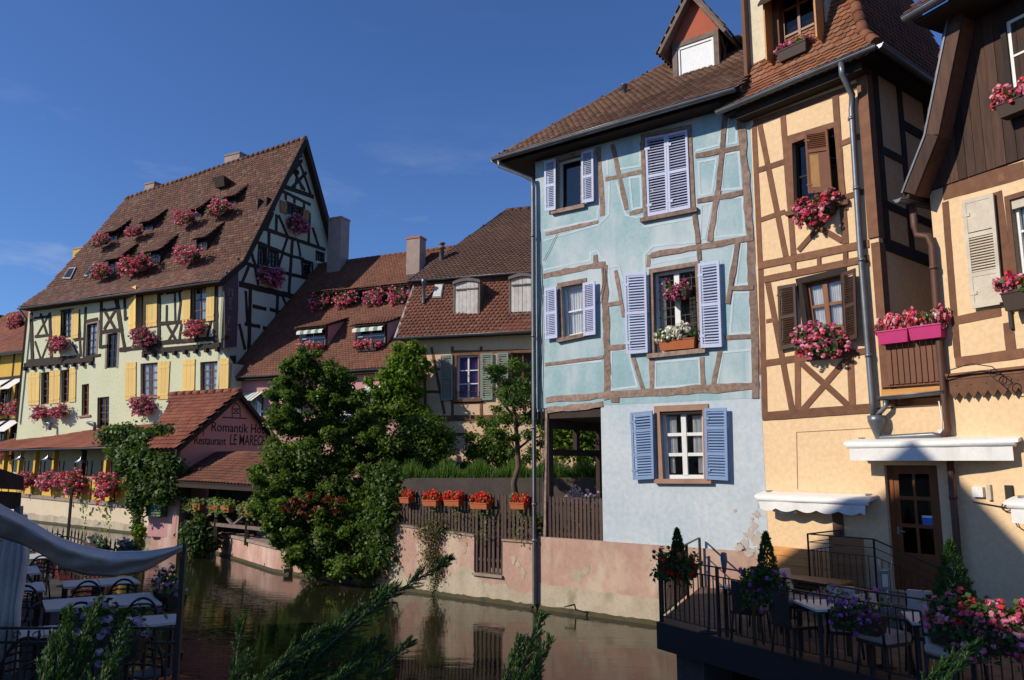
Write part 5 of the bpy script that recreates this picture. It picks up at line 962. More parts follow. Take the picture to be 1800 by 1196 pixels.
# roof
lr = lambda y: 15.1+1.98*(y-1.0); yr_ = 5.75; zr_ = lr(yr_)
roofplane(lh, lh, [(-17.9, -.65, 13.55), (.45, -.65, 13.55), (.45, 1.0, 15.1), (-17.9, 1.0, 15.1)], 't_old', .24, .21, 0, .12)
roofplane(lh, lh, [(-17.9, 1.0, 15.1), (.45, 1.0, 15.1), (.45, yr_, zr_), (-15.4, yr_-1.05, lr(yr_-1.05))], 't_old', .24, .21, 0, .12)
MB().slab([(.45, 12.0, 12.5), (-17.9, 12.0, 12.5), (-15.4, yr_-1.05, lr(yr_-1.05)-.02), (.45, yr_, zr_-.02)], (0, 0, -.14)).ob('back_roof', M['t_old'], lh)
ridge_caps(lh, (.45, yr_, zr_), (-15.4, yr_-1.05, lr(yr_-1.05)), 't_old', .17, .42)
for (p, q) in (((-.65, 13.4), (1.0, 14.95)), ((1.0, 14.95), (yr_, zr_-.12)), ((yr_, zr_-.12), (12, 12.35))):
    BC[0] += 1; a, b_ = np.array(p), np.array(q); dn = (b_-a)/np.linalg.norm(b_-a); nn = np.array([-dn[1], dn[0]])*.17
    if p[0] > 5: nn = nn
    MB().add([(.40, *(a-nn)), (.40, *(b_-nn)), (.40, *(b_+nn)), (.40, *(a+nn)), (.47+.002*(BC[0] % 5), *(a-nn)), (.47+.002*(BC[0] % 5), *(b_-nn)), (.47+.002*(BC[0] % 5), *(b_+nn)), (.47+.002*(BC[0] % 5), *(a+nn))], [(0,1,2,3),(7,6,5,4),(0,4,5,1),(1,5,6,2),(2,6,7,3),(3,7,4,0)]).ob('verge_board', M['dark'], lh)
MB().box(-17.8, .3, -.6, .0, 13.42, 13.5).ob('soffit', M['dark'], lh); gutter(lh, 'zinc', (-17.9, -.74, 13.5), (.45, -.74, 13.5), .08); pipe(lh, 'zinc', [(-17.75, -.7, 13.4), (-17.75, -.2, 12.9), (-17.75, -.15, 6)], .07)
roof_ = (1.0, 15.14, 1.98)
LB = ['pink geraniums at the lowest left dormer of the big green house roof', 'large red geranium mass below the double dormer in the middle of the lower row', 'pink geraniums at the right dormer of the lower row, nearest the gable', 'pink geraniums at the leftmost dormer of the upper row', 'pink geraniums at the second dormer of the upper row', 'pink geraniums at the third dormer of the upper row', 'pink geraniums at the top right dormer beside the cowl']
for i, (bl, br, h, pal) in enumerate([((188,487),(210,483),1.25,'f_mix'), ((247,473),(281,467),1.2,'f_mix'), ((343,450),(364,445),1.2,'f_pink'), ((189,429),(206,425),.95,'f_pink'), ((249,413),(269,408),.95,'f_pink'), ((336,390),(354,385),.9,'f_pink'), ((397,367),(416,362),.85,'f_pink')]):
    d, um, yy, zz_ = dormer(L, lh, bl, br, roof_, h, .95, 't_old', over=.3, tw=.24, curtain=(.25, .85, .15, .85) if i != 3 else None, nx=2 if i != 1 else 4)
    fx, fy = [(184,488),(247,474),(340,458),(184,432),(244,415),(333,392),(391,376)][i]; q = L.on(fx, fy, 1.0-.25, 15.14, 1.98); wv = [1.3, 1.9, 1.45, 1.15, 1.1, 1.25, 1.35][i]
    flowers(L.w(q[0], q[1]-.3, q[2]+.2), L.ang(), wv*1.3, LB[i], pal, 'ball', 'boxbrown', 1.25, 'geraniums on the roof dormers of the big green house', h=wv*.92, var=i % 3)
for q in ([(112,492),(126,492),(136,472),(124,473)], [(149,488),(160,488),(176,466),(166,466)]):
    pts = [L.on(*p, 1.0, 15.18, 1.98) for p in q]; MB().slab(pts, (0, -.12, .06)).ob('skylight', M['zinc'], lh); pi = [tuple(np.array(p)*.8+np.mean(pts, 0)*.2) for p in pts]; MB().slab([(p[0], p[1]-.13, p[2]+.065) for p in pi], (0, -.01, .005)).ob('skylight_pane', M['darkglass'], lh)
for (x0, x1, t, b_, y) in [(255, 271, 322, 345, 5.0), (395, 421, 272, 292, 5.6)]: chimney(L, lh, x0, x1, t, b_, 0, y, 'chim', 'ledge', .8)
chimney(L, lh, 129, 150, 436, 455, 0, 5.0, 'yellow2', 'chim', .8); cw_ = L.on(93*0+397, 328, 1.0, 15.1, 1.98); MB().hexa([(cw_[0]-.4,cw_[1]-.5,cw_[2]-.2),(cw_[0]+.4,cw_[1]-.5,cw_[2]-.2),(cw_[0]+.3,cw_[1]+.5,cw_[2]-.2),(cw_[0]-.3,cw_[1]+.5,cw_[2]-.2),(cw_[0]-.5,cw_[1]-.7,cw_[2]+.45),(cw_[0]+.5,cw_[1]-.7,cw_[2]+.45),(cw_[0]+.4,cw_[1]+.5,cw_[2]+.3),(cw_[0]-.4,cw_[1]+.5,cw_[2]+.3)]).ob('cowl', M['dark'], lh)
# the gable wall
Ls = Fr(L.O, U=L.Y); gq = {k: [Ls.at(*L2(*p)) for p in v] for k, v in {'a': [(612,410),(650,424),(650,478),(612,466)], 'b': [(658,430),(692,442),(692,492),(658,480)], 'c': [(466,640),(500,648),(500,742),(462,734)], 'd': [(518,656),(562,668),(560,752),(516,744)], 'e': [(692,712),(742,728),(740,802),(694,790)], 'f': [(512,390),(545,402),(540,448),(508,436)], 'g': [(768,668),(802,680),(802,724),(768,712)]}.items()}
gpoly = [(0, .8), (11.4, .8), (11.4, 13.3), (yr_, zr_-.25), (1.0, 14.85), (.2, 14.1), (0, 13.9)]
wall(Ls, lh, 'gable_green', [(u, z) for u, z in gpoly], [gq[k][::-1] for k in gq]) .matrix_local = (L0 := Matrix.Rotation(math.pi/2, 4, 'Z'))
n0 = len(lh.children)
kids0 = set(lh.children)
beams(Ls, lh, 'dark', L2, [(560,312,750,378,.3),(575,342,735,420,.2),(448,530,620,590,.24),(620,590,812,656,.24),(428,605,640,692,.22),(640,690,700,706,.2),(352,708,442,745,.22),(445,742,745,812,.22),(358,835,655,905,.36),(430,952,502,968,.22),(520,968,582,986,.22),(388,1046,470,1060,.22),(484,1066,532,1075,.22),
  (418,862,410,1196,.26),(394,872,402,1045,.2),(562,890,556,1020,.22),(640,590,620,892,.24),(516,556,514,645,.22),(556,470,553,562,.22),(650,372,650,412,.2),(604,350,604,395,.2),(538,458,500,552,.2),(566,475,616,590,.2),(726,535,724,622,.2),(745,540,778,642,.2),(405,622,446,742,.2),(412,738,374,832,.2),(442,745,460,842,.2),(612,595,590,662,.2),(592,660,562,760,.2),(668,612,682,692,.2),(686,700,702,800,.2),(730,460,728,530,.2),(700,400,700,440,.2),(585,895,612,960,.2),(360,1045,390,1180,.2),(655,140,700,262,.2),(622,205,705,345,.2),(690,185,598,300,.2),(712,250,632,335,.2),(690,232,735,362,.2),(640,170,690,165,.14),(662,275,652,330,.16),(668,280,690,340,.16)], base=.02, jit=.1)
for k in gq: window(Ls, lh, gq[k], 'dark', .10, 2, 3, None, 'darkglass', .09, .05, casing='dark', casw=.12, panes=False)
for q in ([(576,394),(612,408),(608,470),(576,458)], [(698,440),(730,452),(724,518),(694,506)]): boardshutter(Ls, lh, [Ls.at(*L2(*p), .06) for p in q], 'ochre', -.06)
MB().lathe([(.0, 0), (.17, 0), (.2, .04), (.2, .08), (.1, .1)], 14).ob('oculus', M['dark'], lh)
for o in lh.children:
    if o not in kids0: o.matrix_local = L0 @ o.matrix_local if o.name.split('.')[0] != 'oculus' else Matrix.Translation((.02, *Ls.at(*L2(659, 250)))) @ Matrix.Rotation(math.pi/2, 4, 'Y')
for px_, py_, w_, lb in [((520), 397, 1.5, 'purple-pink geraniums in the shaded gable under the twin attic windows'), (473, 488, 1.6, 'purple-pink geraniums under the lower window of the shaded gable')]:
    q = Ls.at(px_, py_, .2); flowers(L.w(.25, q[0], q[1]), L.ang()+math.pi/2, w_, lb, 'f_mag', 'ball', 'boxbrown', 1.2, 'geraniums on the shaded gable', h=w_)
sg = [Ls.at(*p, .25) for p in [(396,478),(418,476),(415,610),(393,612)]]
sn = MB().prism([sg[3], sg[2], (sg[2][0]-.05, sg[2][1]+2.2), sg[1], (sg[1][0], sg[1][1]+.12), (sg[0][0]+.3, sg[0][1]+.05), sg[0], (sg[0][0]-.1, sg[0][1]-.9), (sg[0][0]+.03, sg[0][1]-1.6), (sg[3][0]-.05, sg[3][1]+1.2)], -.30, -.22).mesh('hanging_sign')
sgn = empty('hanging_sign', L.O, L.ang()+math.pi/2, 'tall dark painted sign on the gable corner of the big green house', 'sign'); sb_ = link('sign_board', sn, M['sign'], sgn)
uc = (sg[0][0]+sg[1][0])/2-.05; zt_ = sg[0][1]
mbx = MB()
for (a, b_, c, d_) in [(-.15,-1.0,.2,-.92),(-.15,-1.0,-.07,-1.35),(.12,-1.0,.2,-1.35),(-.1,-1.5,.2,-1.42),(.0,-1.42,.09,-2.1),(-.15,-2.1,.2,-2.02),(-.2,-2.6,.15,-2.52),(-.03,-2.5,.05,-3.0),(-.1,-3.3,.2,-3.22)]: mbx.box(uc+a, uc+c, -.312, -.299, zt_+min(b_, d_), zt_+max(b_, d_))
mbx.ob('faded_lettering', M['oak'], sgn, None, 'stuff'); MB().box(uc-.22, uc-.15, -.313, -.299, zt_-3.7, zt_-2.9).ob('candle', M['ochre'], sgn); MB().bar((uc+.6, -.1, zt_-3.75), (uc-.3, -.28, zt_-3.75), .2).bar((uc, 0, zt_-.2), (uc, -.26, zt_-.2), .06).ob('sign_bracket', M['dark'], sgn)
for (x, y, w_, lb, pal) in [(104, 607, 1.55, 'pink geraniums below the far left shuttered window of the timbered storey', 'f_pink'), (251, 594, 1.6, 'magenta geraniums below the half open yellow shutters', 'f_mag'), (343, 580, 1.5, 'red and pink geraniums below the timbered window by the gable corner', 'f_mix'), (72, 727, 1.35, 'pink geraniums under the left of the paired lower windows', 'f_pink'), (105, 724, 1.3, 'pink geraniums under the right of the paired lower windows', 'f_pink'), (250, 714, 1.6, 'dark pink trailing geraniums under the wide lower window above the annex roof', 'f_mag')]:
    q = L.at(x, y, .3); flowers(L.w(q[0], -.3, q[1]), L.ang(), w_, lb, pal, 'ball', 'boxbrown', 1.2, 'window boxes on the front of the big green house', h=w_*.85)
for x in (232, 462): q = L.at(*L3(x, 615), .2); MB().tube([(q[0]-.3, -.02, q[1]+.1), (q[0]+.2, -.25, q[1]+.08), (q[0]+.75, -.3, q[1]+.02), (q[0]+.8, -.3, q[1]-.4)], .09, 8).ob('duct', M['zinc'], lh)
# ------------------------------------------------------------------ yellow house far left
FL = Fr(at_y(53, 640, 53), -1500); fh = FL.root('timbered_house', 'golden timbered house at the left edge with rows of small awnings and geraniums', 'house')
W0 = cr(0, 530, 4.985); fq = lambda pts: [FL.at(*W0(*p)) for p in pts]
ww = [[(q, 8.9), (q+1.0, 8.9), (q+1.0, 7.2), (q, 7.2)] for q in (-1.5, -3.4, -5.3, -7.2)]+[[(q, 6.0), (q+1.1, 6.0), (q+1.1, 4.2), (q, 4.2)] for q in (-1.6, -3.5, -5.4, -7.3)]
wall(FL, fh, 'yellow2', [(-12, .8), (.6, .8), (.6, 11), (-12, 11)], [q[::-1] for q in ww]); shell(fh, 'yellow2', -12, .6, .03, 8, .8, 11)
for i, q in enumerate(ww):
    window(FL, fh, q, 'dark', .1, 2, 3, None, 'darkglass', .07, .04, casing='dark', casw=.09, panes=False)
    MB().hexa([(q[3][0]-.15,-1.05,q[0][1]-.55),(q[2][0]+.15,-1.05,q[0][1]-.55),(q[2][0]+.15,-.05,q[0][1]+.25),(q[3][0]-.15,-.05,q[0][1]+.25),(q[3][0]-.15,-1.05,q[0][1]-.52),(q[2][0]+.15,-1.05,q[0][1]-.52),(q[2][0]+.15,-.05,q[0][1]+.28),(q[3][0]-.15,-.05,q[0][1]+.28)]).ob('awning', M['canvas'], fh)
    if i in (0, 1, 4, 5): flowers(FL.w(q[0][0]+.5, -.3, q[2][1]-.15), FL.ang(), 1.55, ['pink geraniums under the upper right awning of the golden house', 'pink geraniums under the upper left awning of the golden house', '', '', 'pink geraniums under the lower right awning of the golden house', 'pink geraniums under the lower left awning of the golden house'][i], 'f_pink', 'ball', 'boxbrown', 1.1, 'window boxes on the golden house', h=1.2)
for (x0, z0_, x1, z1_, w_) in [(-12,6.75,.6,6.75,.18),(-12,6.35,.6,6.35,.14),(-12,3.7,.6,3.7,.18),(-.2,.8,-.2,11,.2),(-2.1,4,-2.1,11,.16),(-4,4,-4,11,.16),(-5.9,4,-5.9,11,.16),(-12,9.3,.6,9.3,.2)]: BC[0] += 1; MB().beam((x0, z0_), (x1, z1_), w_, -.03-.001*(BC[0] % 9), .05, 6, .1).ob('timber', M['dark'], fh)
za = 11.0; roofplane(fh, fh, [(-12.3, -.6, za), (.9, -.6, za), (.9, 4.5, za+4.6), (-12.3, 4.5, za+4.6)], 't_red', .26, .24, 0); MB().slab([(.9, 9, za-.1), (-12.3, 9, za-.1), (-12.3, 4.5, za+4.6), (.9, 4.5, za+4.6)], (0, 0, -.1)).ob('back_roof', M['t_red'], fh); gutter(fh, 'zinc', (-12.3, -.7, za), (.9, -.7, za), .08)
q = FL.on(37, 572, -.6, za, .9); flowers(FL.w(q[0], q[1]-.3, q[2]+.2), FL.ang(), 1.7, 'pink geraniums on the red roof at the left edge', 'f_pink', 'ball', 'boxbrown', 1.1, 'window boxes on the golden house', h=1.5)
bgH = empty('background_house', at_y(5, 570, 75), .6, 'dark roofed house glimpsed behind the golden house at the left edge', 'house'); bgH.location.z = 0; MB().box(-6, 3, 0, 8, .8, 15).ob('wall', M['cream'], bgH); MB().prism([(-6.5, 14.8), (3.5, 14.8), (2.5, 17.6), (-6.5, 17.9)], -.5, 8.5).ob('roof', M['t_dark'], bgH); MB().box(1.6, 2.2, -.7, .3, 15, 18.1).ob('chimney', M['chim'], bgH)
# ------------------------------------------------------------------ canal side gallery (pergola) in front of the green house
pg = PG.root('canal_gallery', 'long low open gallery with red tiled roof, golden posts and cream quay wall', 'gallery')
MB().prism([(-26, -.8), (.2, -.8), (.2, 1.15), (-26, 1.45)], .0, .35).ob('quay_wall', M['quay'], pg); ragged(-26, .2, -.7, lambda u: .45, .1, -.012, 'quay_foot', 'foot', pg, 70); ragged(-26, .2, -.6, lambda u: .1, .03, -.03, 'waterline', 'algae', pg, 50)
MB().hexa([(-26,-.08,1.44),(.2,-.08,1.14),(.2,.4,1.14),(-26,.4,1.44),(-26,-.08,1.62),(.2,-.08,1.34),(.2,.4,1.34),(-26,.4,1.62)]).ob('ledge', M['ledge'], pg)
ux = [PG.at(x, 850, -.1)[0] for x in (3, 30, 58, 91, 140, 183, 224, 252)]
for i, u_ in enumerate(ux):
    MB().box(u_-.13, u_+.13, .06, .3, 1.3, 4.35).ob('post', M['yellow2'] if i != 4 else M['dark'], pg)
    if i: MB().box(ux[i-1]+.16, u_-.16, .10, .2, 1.35, 2.55).ob('parapet_panel', M['yellow2'], pg); MB().box((ux[i-1]+u_)/2-.04, (ux[i-1]+u_)/2+.04, .07, .102, 1.4, 2.6).ob('batten', M['dark'], pg); MB().box(ux[i-1]+.13, u_-.13, .05, .3, 2.55, 2.66).ob('rail', M['sandstone'], pg)
    if i:
        for j in range(3): MB().box(ux[i-1]+.3+(u_-ux[i-1]-.6)*j/2-.03, ux[i-1]+.3+(u_-ux[i-1]-.6)*j/2+.03, .5, .56, 2.66, 3.5).ob('chair_back', M['doorwood'], pg)
MB().box(-26, .2, 3.2, 3.3, 1.0, 5.2).box(-26, .2, .3, 3.2, 1.0, 1.1).ob('back_wall', M['dark'], pg)
MB().box(-26, .3, .02, .28, 4.1, 4.3).ob('eave_beam', M['dark'], pg)
roofplane(pg, pg, [(-26, -.6, 4.15), (.6, -.6, 4.15), (.6, 3.3, 5.5), (-26, 3.3, 5.5)], 't_red', .26, .3, 0, .1); gutter(pg, 'zinc', (-26, -.7, 4.15), (.6, -.7, 4.15), .07)
hp_ = [PG.on(0, 760+9, -.6, 4.2, .346), PG.on(60, 742+8, -.6, 4.2, .346)]; MB().bar(tuple(np.array(hp_[0])+np.array([0,0,.1])), tuple(np.array(hp_[1])+np.array([0,0,.1])), .25, .12).ob('valley_flashing', M['zinc'], pg)
for x, y in [(36, 805), (84, 806), (142, 810)]:
    q = PG.at(x, y, .3); o = MB().lathe([(.03, .25), (.04, .1), (.3, -.08), (.28, -.1), (.0, -.02)], 14).tube([(0, 0, .2), (0, 0, .55)], .015, 5).ob('pendant_lamp', M['silver']); o.location = PG.w(q[0], -.3, q[1]); tag(o, {36: 'leftmost pendant lamp under the gallery eave', 84: 'middle pendant lamp under the gallery eave', 142: 'right pendant lamp under the gallery eave beside the creeper'}[x], 'lamp', 'pendant lamps along the gallery')
for x, y, w_, lb, v in [(48, 850, 1.5, 'leftmost geranium basket on the golden gallery parapet', 0), (86, 850, 1.6, 'pink geraniums on the gallery parapet, second from left', 1), (131, 852, 1.8, 'red and pink geraniums in the middle of the gallery parapet', 2), (190, 860, 1.9, 'big red and pink geranium clump on the gallery next to the creeper', 0), (104, 848, 1.2, 'small red geranium clump between two posts of the gallery', 1)]:
    q = PG.at(x, y, .25); flowers(PG.w(q[0], -.25, q[1]+.1), PG.ang(), w_, lb, 'f_mix', 'ball', 'boxbrown', 1.2, 'geraniums on the gallery parapet', h=w_*.85, var=v)
def px_blob(px, py, Y_, rx, ry=None, d=1.0):
    c = at_y(px, py, Y_); k = Y_/FPX; return (c[0], c[1], c[2], rx*k, rx*k*d, (ry or rx)*k)
def plant(name, label, cat, m, blobs, n, Lf, **k):
    kk = k.pop('kind', None); return tag(leaves(name, M[m], None, blobs, n, Lf, kind=kk, **k), label, cat)
PX = px_blob
KA_ = Fr(at_y(415, 692, 32.5), -2200).w
cr_e = empty('creeper', (at_y(240, 900, 37)[0], 37.2, 1), 0, 'dense dark green creeper on the gallery end between the gallery and the annex', 'creeper')
leaves('foliage', M['leafdark'], cr_e, [tuple(np.array(b_)-np.array([*cr_e.location, 0, 0, 0])) for b_ in [PX(195,768,38,26,16),PX(225,762,37.5,26,18),PX(255,775,37,26,22),PX(285,772,36,24,22),PX(312,765,35,26,16),PX(335,768,34,18,16),PX(232,800,37,28,26),PX(262,815,36.5,24,30),PX(215,792,37.6,26,18),PX(305,800,35.5,22,20),PX(320,815,35,16,16),PX(285,800,36,24,24),PX(252,850,36.6,12,26),PX(238,880,36.6,12,30),PX(242,915,36.5,10,26),PX(310,850,31,9,24),PX(322,880,30.6,9,24)]+[PX(x,y,31.2,r,r*.8) for x,y,r in []]+[tuple(KA_(u_, -3.15, z_))+(.5, .35, .45) for u_, z_ in [(-1.4,3.6),(-.9,3.5),(-.3,3.4),(-1.5,3.0),(-1.0,2.8),(-.4,2.9),(.1,3.2),(-1.4,2.4),(-.7,2.3),(-1.8,3.3),(-1.9,2.7),(.15,2.6),(-.2,2.2),(-2.3,3.4),(-1.7,1.9)]]+[PX(x,y,31.0,r,r*.8) for x,y,r in [(262,768,22),(285,760,20),(308,768,22),(330,772,16),(275,795,24),(300,800,24),(325,800,18),(340,790,12),(290,825,20),(315,828,18),(338,818,12),(262,812,14)]]], 24000, .17, up=.5)
leaves('bright_foliage', M['leafyellow'], cr_e, [tuple(np.array(b_)-np.array([*cr_e.location, 0, 0, 0])) for b_ in [PX(245,937,36,9,12),PX(345,750,33.5,14,9),PX(318,745,34.5,14,9),PX(325,865,32.3,8,26),PX(205,755,38,18,8),PX(300,755,35.5,18,8)]], 2200, .2)
MB().tube([(0, 0, 0), (.2, -.2, 1.5), (-.1, -.3, 3)], [.12, .1, .08], 8).ob('stem', M['branch'], cr_e)
o = stalkleaves('hanging_vine', M['leaf'], None, [[at_y(x, y, d_-.3), at_y(x+4, y+25, d_-.35), at_y(x+2, y+55, d_-.35)] for x, y, d_ in [(138,868,43),(146,872,42.6),(155,880,42),(165,878,41.6),(180,880,41),(190,885,40.6),(196,880,40.3),(150,885,42.3)]], 110, .22, .7, .8, .12, None); tag(o, 'green vine strands hanging over the cream quay wall below the geraniums', 'vine')
# ------------------------------------------------------------------ small rose annex with painted gable lettering
KA = Fr(at_y(415, 692, 32.5), -2200); KG = Fr(KA.O, U=KA.Y); an = KA.root('restaurant_annex', 'small rose gabled annex with painted lettering and red tiled roof beside the canal', 'annex')
kz = 6.28
MB().add([(x, y, z) for x in (-.2, .0) for y, z in ((-2.75, .6), (2.75, .6), (2.75, 4.25), (0, kz), (-2.75, 4.25))], [(4,3,2,1,0),(5,6,7,8,9),(0,1,6,5),(1,2,7,6),(2,3,8,7),(3,4,9,8),(4,0,5,9)]).ob('gable_wall', M['pink'], an)
MB().box(-1.5, -.2, -2.7, -2.5, .6, 4.3).hexa([(-1.5,-2.5,.6),(-1.3,-2.5,.6),(-4.0,2.7,.6),(-4.2,2.7,.6),(-1.5,-2.5,4.3),(-1.3,-2.5,4.3),(-4.0,2.7,4.3),(-4.2,2.7,4.3)]).box(-4.0, -.2, 2.5, 2.7, .6, 4.3).ob('side_wall', M['pink'], an)
roofplane(an, an, [(-1.2, -3.2, 3.95), (.25, -3.2, 3.95), (.25, 0, kz+.1), (-3.7, 0, kz+.1)], 't_red', .24, .26, 300); MB().slab([(.25, 3.2, 3.95), (-5, 3.2, 3.95), (-3.7, 0, kz+.08), (.25, 0, kz+.08)], (0, 0, -.12)).ob('back_roof', M['t_red'], an); ridge_caps(an, (.25, 0, kz+.12), (-3.7, 0, kz+.12), 't_red', .13, .4)
for s in (-1, 1): MB().add([(x, yy, zz) for x in (.2, .28+.003*s) for yy, zz in ((s*3.2, 3.72), (s*3.2, 3.92), (0, kz+.06), (0, kz-.14))], [(0,1,2,3),(7,6,5,4),(0,4,5,1),(1,5,6,2),(2,6,7,3),(3,7,4,0)]).ob('verge_board', M['dark'], an)
RZ = Matrix.Rotation(math.pi/2, 4, 'Z')
def fit_text(s, F, parent, xl, xr, yb, cap, pre=Matrix.Identity(4)):
    a = F.at(xl, yb); b_ = F.at(xr, yb); c = F.at(xl, yb-cap); size = (c[1]-a[1])/.70
    o = text(s, F, 0, 0, size, parent, 'ink', .004); w_ = max(v.co.x for v in o.data.vertices); o.matrix_local = pre @ Matrix.Translation((a[0], -.006, a[1])) @ Matrix.Rotation(math.pi/2, 4, 'X') @ Matrix.Diagonal(((b_[0]-a[0])/w_, 1, 1, 1)); return o
fit_text('Romantik Hotel', KG, an, 370, 474, 758, 17, RZ); fit_text('Restaurant', KG, an, 340, 397, 781, 15, RZ); fit_text('LE MARECHAL', KG, an, 403, 482, 782, 19, RZ)
em = MB()
for pl, w_ in [([(391,734),(434,736)],.05),([(408,734),(408,717),(415,708),(422,717),(422,735)],.045),([(408,719),(422,719)],.035),([(409,727),(421,727)],.03),([(410,719),(420,727)],.03),([(420,719),(410,727)],.03),([(358,752),(357,766)],.04)]:
    q = [KG.at(*p) for p in pl]
    for a, b_ in zip(q[:-1], q[1:]): BC[0] += 1; em.beam(a, b_, w_, -.006-.0004*(BC[0] % 7), .0)
em.ob('painted_emblem', M['ink'], an, RZ, 'stuff')
# canopy over the waterside terrace of the annex
cn = empty('waterside_canopy', (0, 0, 0), 0, 'red tiled canopy over the waterside terrace below the painted gable', 'canopy')
E1, E2 = at_y(284, 845, 30.0), at_y(520, 857, 25.2); T1, T2 = at_y(352, 803, 32.2), at_y(520, 796, 28.6)
roofplane(cn, cn, [tuple(E1), tuple(E2), tuple(T2), tuple(T1)], 't_pinkhouse', .2, .2, 300)
MB().bar(E1-np.array([0, 0, .14]), E2-np.array([0, 0, .14]), .1, .12).ob('eave_beam', M['dark'], cn); RA, RB = at_y(330, 888, 30), at_y(540, 903, 25.4)
for i, t in enumerate((0, .28, .55, .82, 1)):
    p = RA*(1-t)+RB*t; MB().bar((p[0], p[1], .6), (p[0], p[1], 2.6), .14).ob('post', M['dark'], cn)
for dz_ in (0, -.62): MB().bar(RA+np.array([0, 0, dz_]), RB+np.array([0, 0, dz_]), .1, .12).ob('rail', M['greywood'], cn)
for i in range(7):
    p = RA+(RB-RA)*(i/7); q = RA+(RB-RA)*((i+1)/7); MB().bar(p+np.array([0, .02*(i % 2), -.58*(i % 2)]), q+np.array([0, .02*(i % 2), -.58*((i+1) % 2)]), .1, .07).ob('brace', M['greywood'], cn)
MB().slab([tuple(RA+np.array([.3, 1.2, 1.6])), tuple(RB+np.array([.3, 1.2, 1.6])), tuple(RB+np.array([.3, 1.2, -1.2])), tuple(RA+np.array([.3, 1.2, -1.2]))], (.1, .2, 0)).ob('back_wall', M['dark'], cn)
for x, lb in ((345, 'left'), (400, 'middle'), (455, 'right')):
    p = RA+(RB-RA)*((x-330)/210)+np.array([0, -.15, .1]); flowers(p, math.atan2(RB[1]-RA[1], RB[0]-RA[0]), 1.5, f'pale leaved trailing plant in a terracotta trough on the canopy rail, {lb} one', 'varileaf', 'trail', 'terracotta', .6, 'troughs on the canopy rail', h=.8, leafm='leafyellow')
qw = empty('quay_wall', (0, 0, 0), 0, 'weathered pink quay wall with stone ledges at the annex waterline', 'wall')
wp_ = [at_z(255, 937, 0), at_z(330, 955, 0), at_z(358, 966, 0), at_z(400, 979, 0), at_z(480, 1005, 0), at_z(560, 1018, 0), at_z(640, 1030, 0), B.w(-4.8, 0, 0)]
for i in range(len(wp_)-1):
    a, b_ = wp_[i], wp_[i+1]; d_ = (b_-a)/np.linalg.norm(b_-a); nn = np.array([-d_[1], d_[0], 0])*.5; h_ = (1.35 if i < 1 else .85 if i < 2 else .72); z3 = np.array([0, 0, 1.])
    MB().hexa([a-z3*.9, b_-z3*.9, b_-z3*.9+nn, a-z3*.9+nn, a+z3*h_, b_+z3*h_, b_+z3*h_+nn, a+z3*h_+nn]).ob('wall', M['pinkquay'], qw)
    MB().hexa([a+z3*h_-nn*.12, b_+z3*h_-nn*.12, b_+z3*h_+nn*1.2, a+z3*h_+nn*1.2, a+z3*(h_+.1)-nn*.12, b_+z3*(h_+.1)-nn*.12, b_+z3*(h_+.1)+nn*1.2, a+z3*(h_+.1)+nn*1.2]).ob('ledge', M['ledge'], qw)
    MB().hexa([a-z3*.4-nn*.06, b_-z3*.4-nn*.06, b_-z3*.4, a-z3*.4, a+z3*.09-nn*.06, b_+z3*.09-nn*.06, b_+z3*.09, a+z3*.09]).ob('waterline', M['algae'], qw)
p = at_y(272, 885, 30.2); lb_ = empty('louvred_box', p, -.5, 'green louvred box hung on the rose wall at the end of the gallery', 'box'); MB().box(-.45, .42, -.02, .7, -.5, .45).ob('case', M['darkgreen'], lb_)
for i in range(9): MB().hexa([(-.45,-.07,-.48+.1*i),(.42,-.07,-.48+.1*i),(.42,-.02,-.42+.1*i),(-.45,-.02,-.42+.1*i),(-.45,-.06,-.47+.1*i),(.42,-.06,-.47+.1*i),(.42,-.01,-.41+.1*i),(-.45,-.01,-.41+.1*i)]).ob('louvre', M['darkgreen'], lb_)
p = at_y(304, 900, 30.1); rw = empty('rose_pier', p, -.5, 'weathered rose plaster pier between the louvred box and the canopy', 'wall'); MB().box(-.6, .35, 0, .5, -3, .6).ob('pier', M['pinkquay'], rw); MB().box(-1.3, -.6, .1, .6, -3, -.75).ob('low_wall', M['pinkquay'], rw)
for i, q in enumerate(([(466,993),(512,988)], [(498,1004),(532,996)], [(530,1009),(553,1004)])):
    a = at_z(*q[0], .12); b_ = at_z(*q[1], .22); o = MB().bar(a, b_, .16, .12).ob('mooring_beam', M['greywood']); tag(o, ['long dark wooden beam poking out over the water, leftmost of three', 'middle wooden beam poking out over the water under the tree', 'short wooden beam over the water, nearest the leaves'][i], 'beam', 'wooden beams over the water')
# ------------------------------------------------------------------ trees and garden plants
def rel(bl, o): return [(b_[0]-o[0], b_[1]-o[1], b_[2]-o[2], *b_[3:]) for b_ in bl]
def tree(name, label, base, trunk, limbs, sets, cat='tree', n=8):
    e = empty(name, base, 0, label, cat); o = np.array(base); t = MB(); t.tube([np.array(p[:3])-o for p in trunk], [p[3] for p in trunk], 9); tr = t.ob('trunk', M['branch'], e)
    if limbs: l_ = MB(); [l_.tube([np.array(p[:3])-o for p in li], [p[3] for p in li], 6) for li in limbs]; l_.ob('limbs', M['branch'], e, None, 'stuff')
    for nm, m, bl, k, Lf, kw in sets: leaves(nm, M[m], e, rel(bl, o), k, Lf, **kw)
    return e
bx0 = tuple(at_y(590, 985, 25.6)*np.array([1, 1, 0])+np.array([0, 0, .4])); D1 = 25.0
YD = lambda y: 25.3 if y < 800 else 25.3-2.2*(y-800)/200
big = []
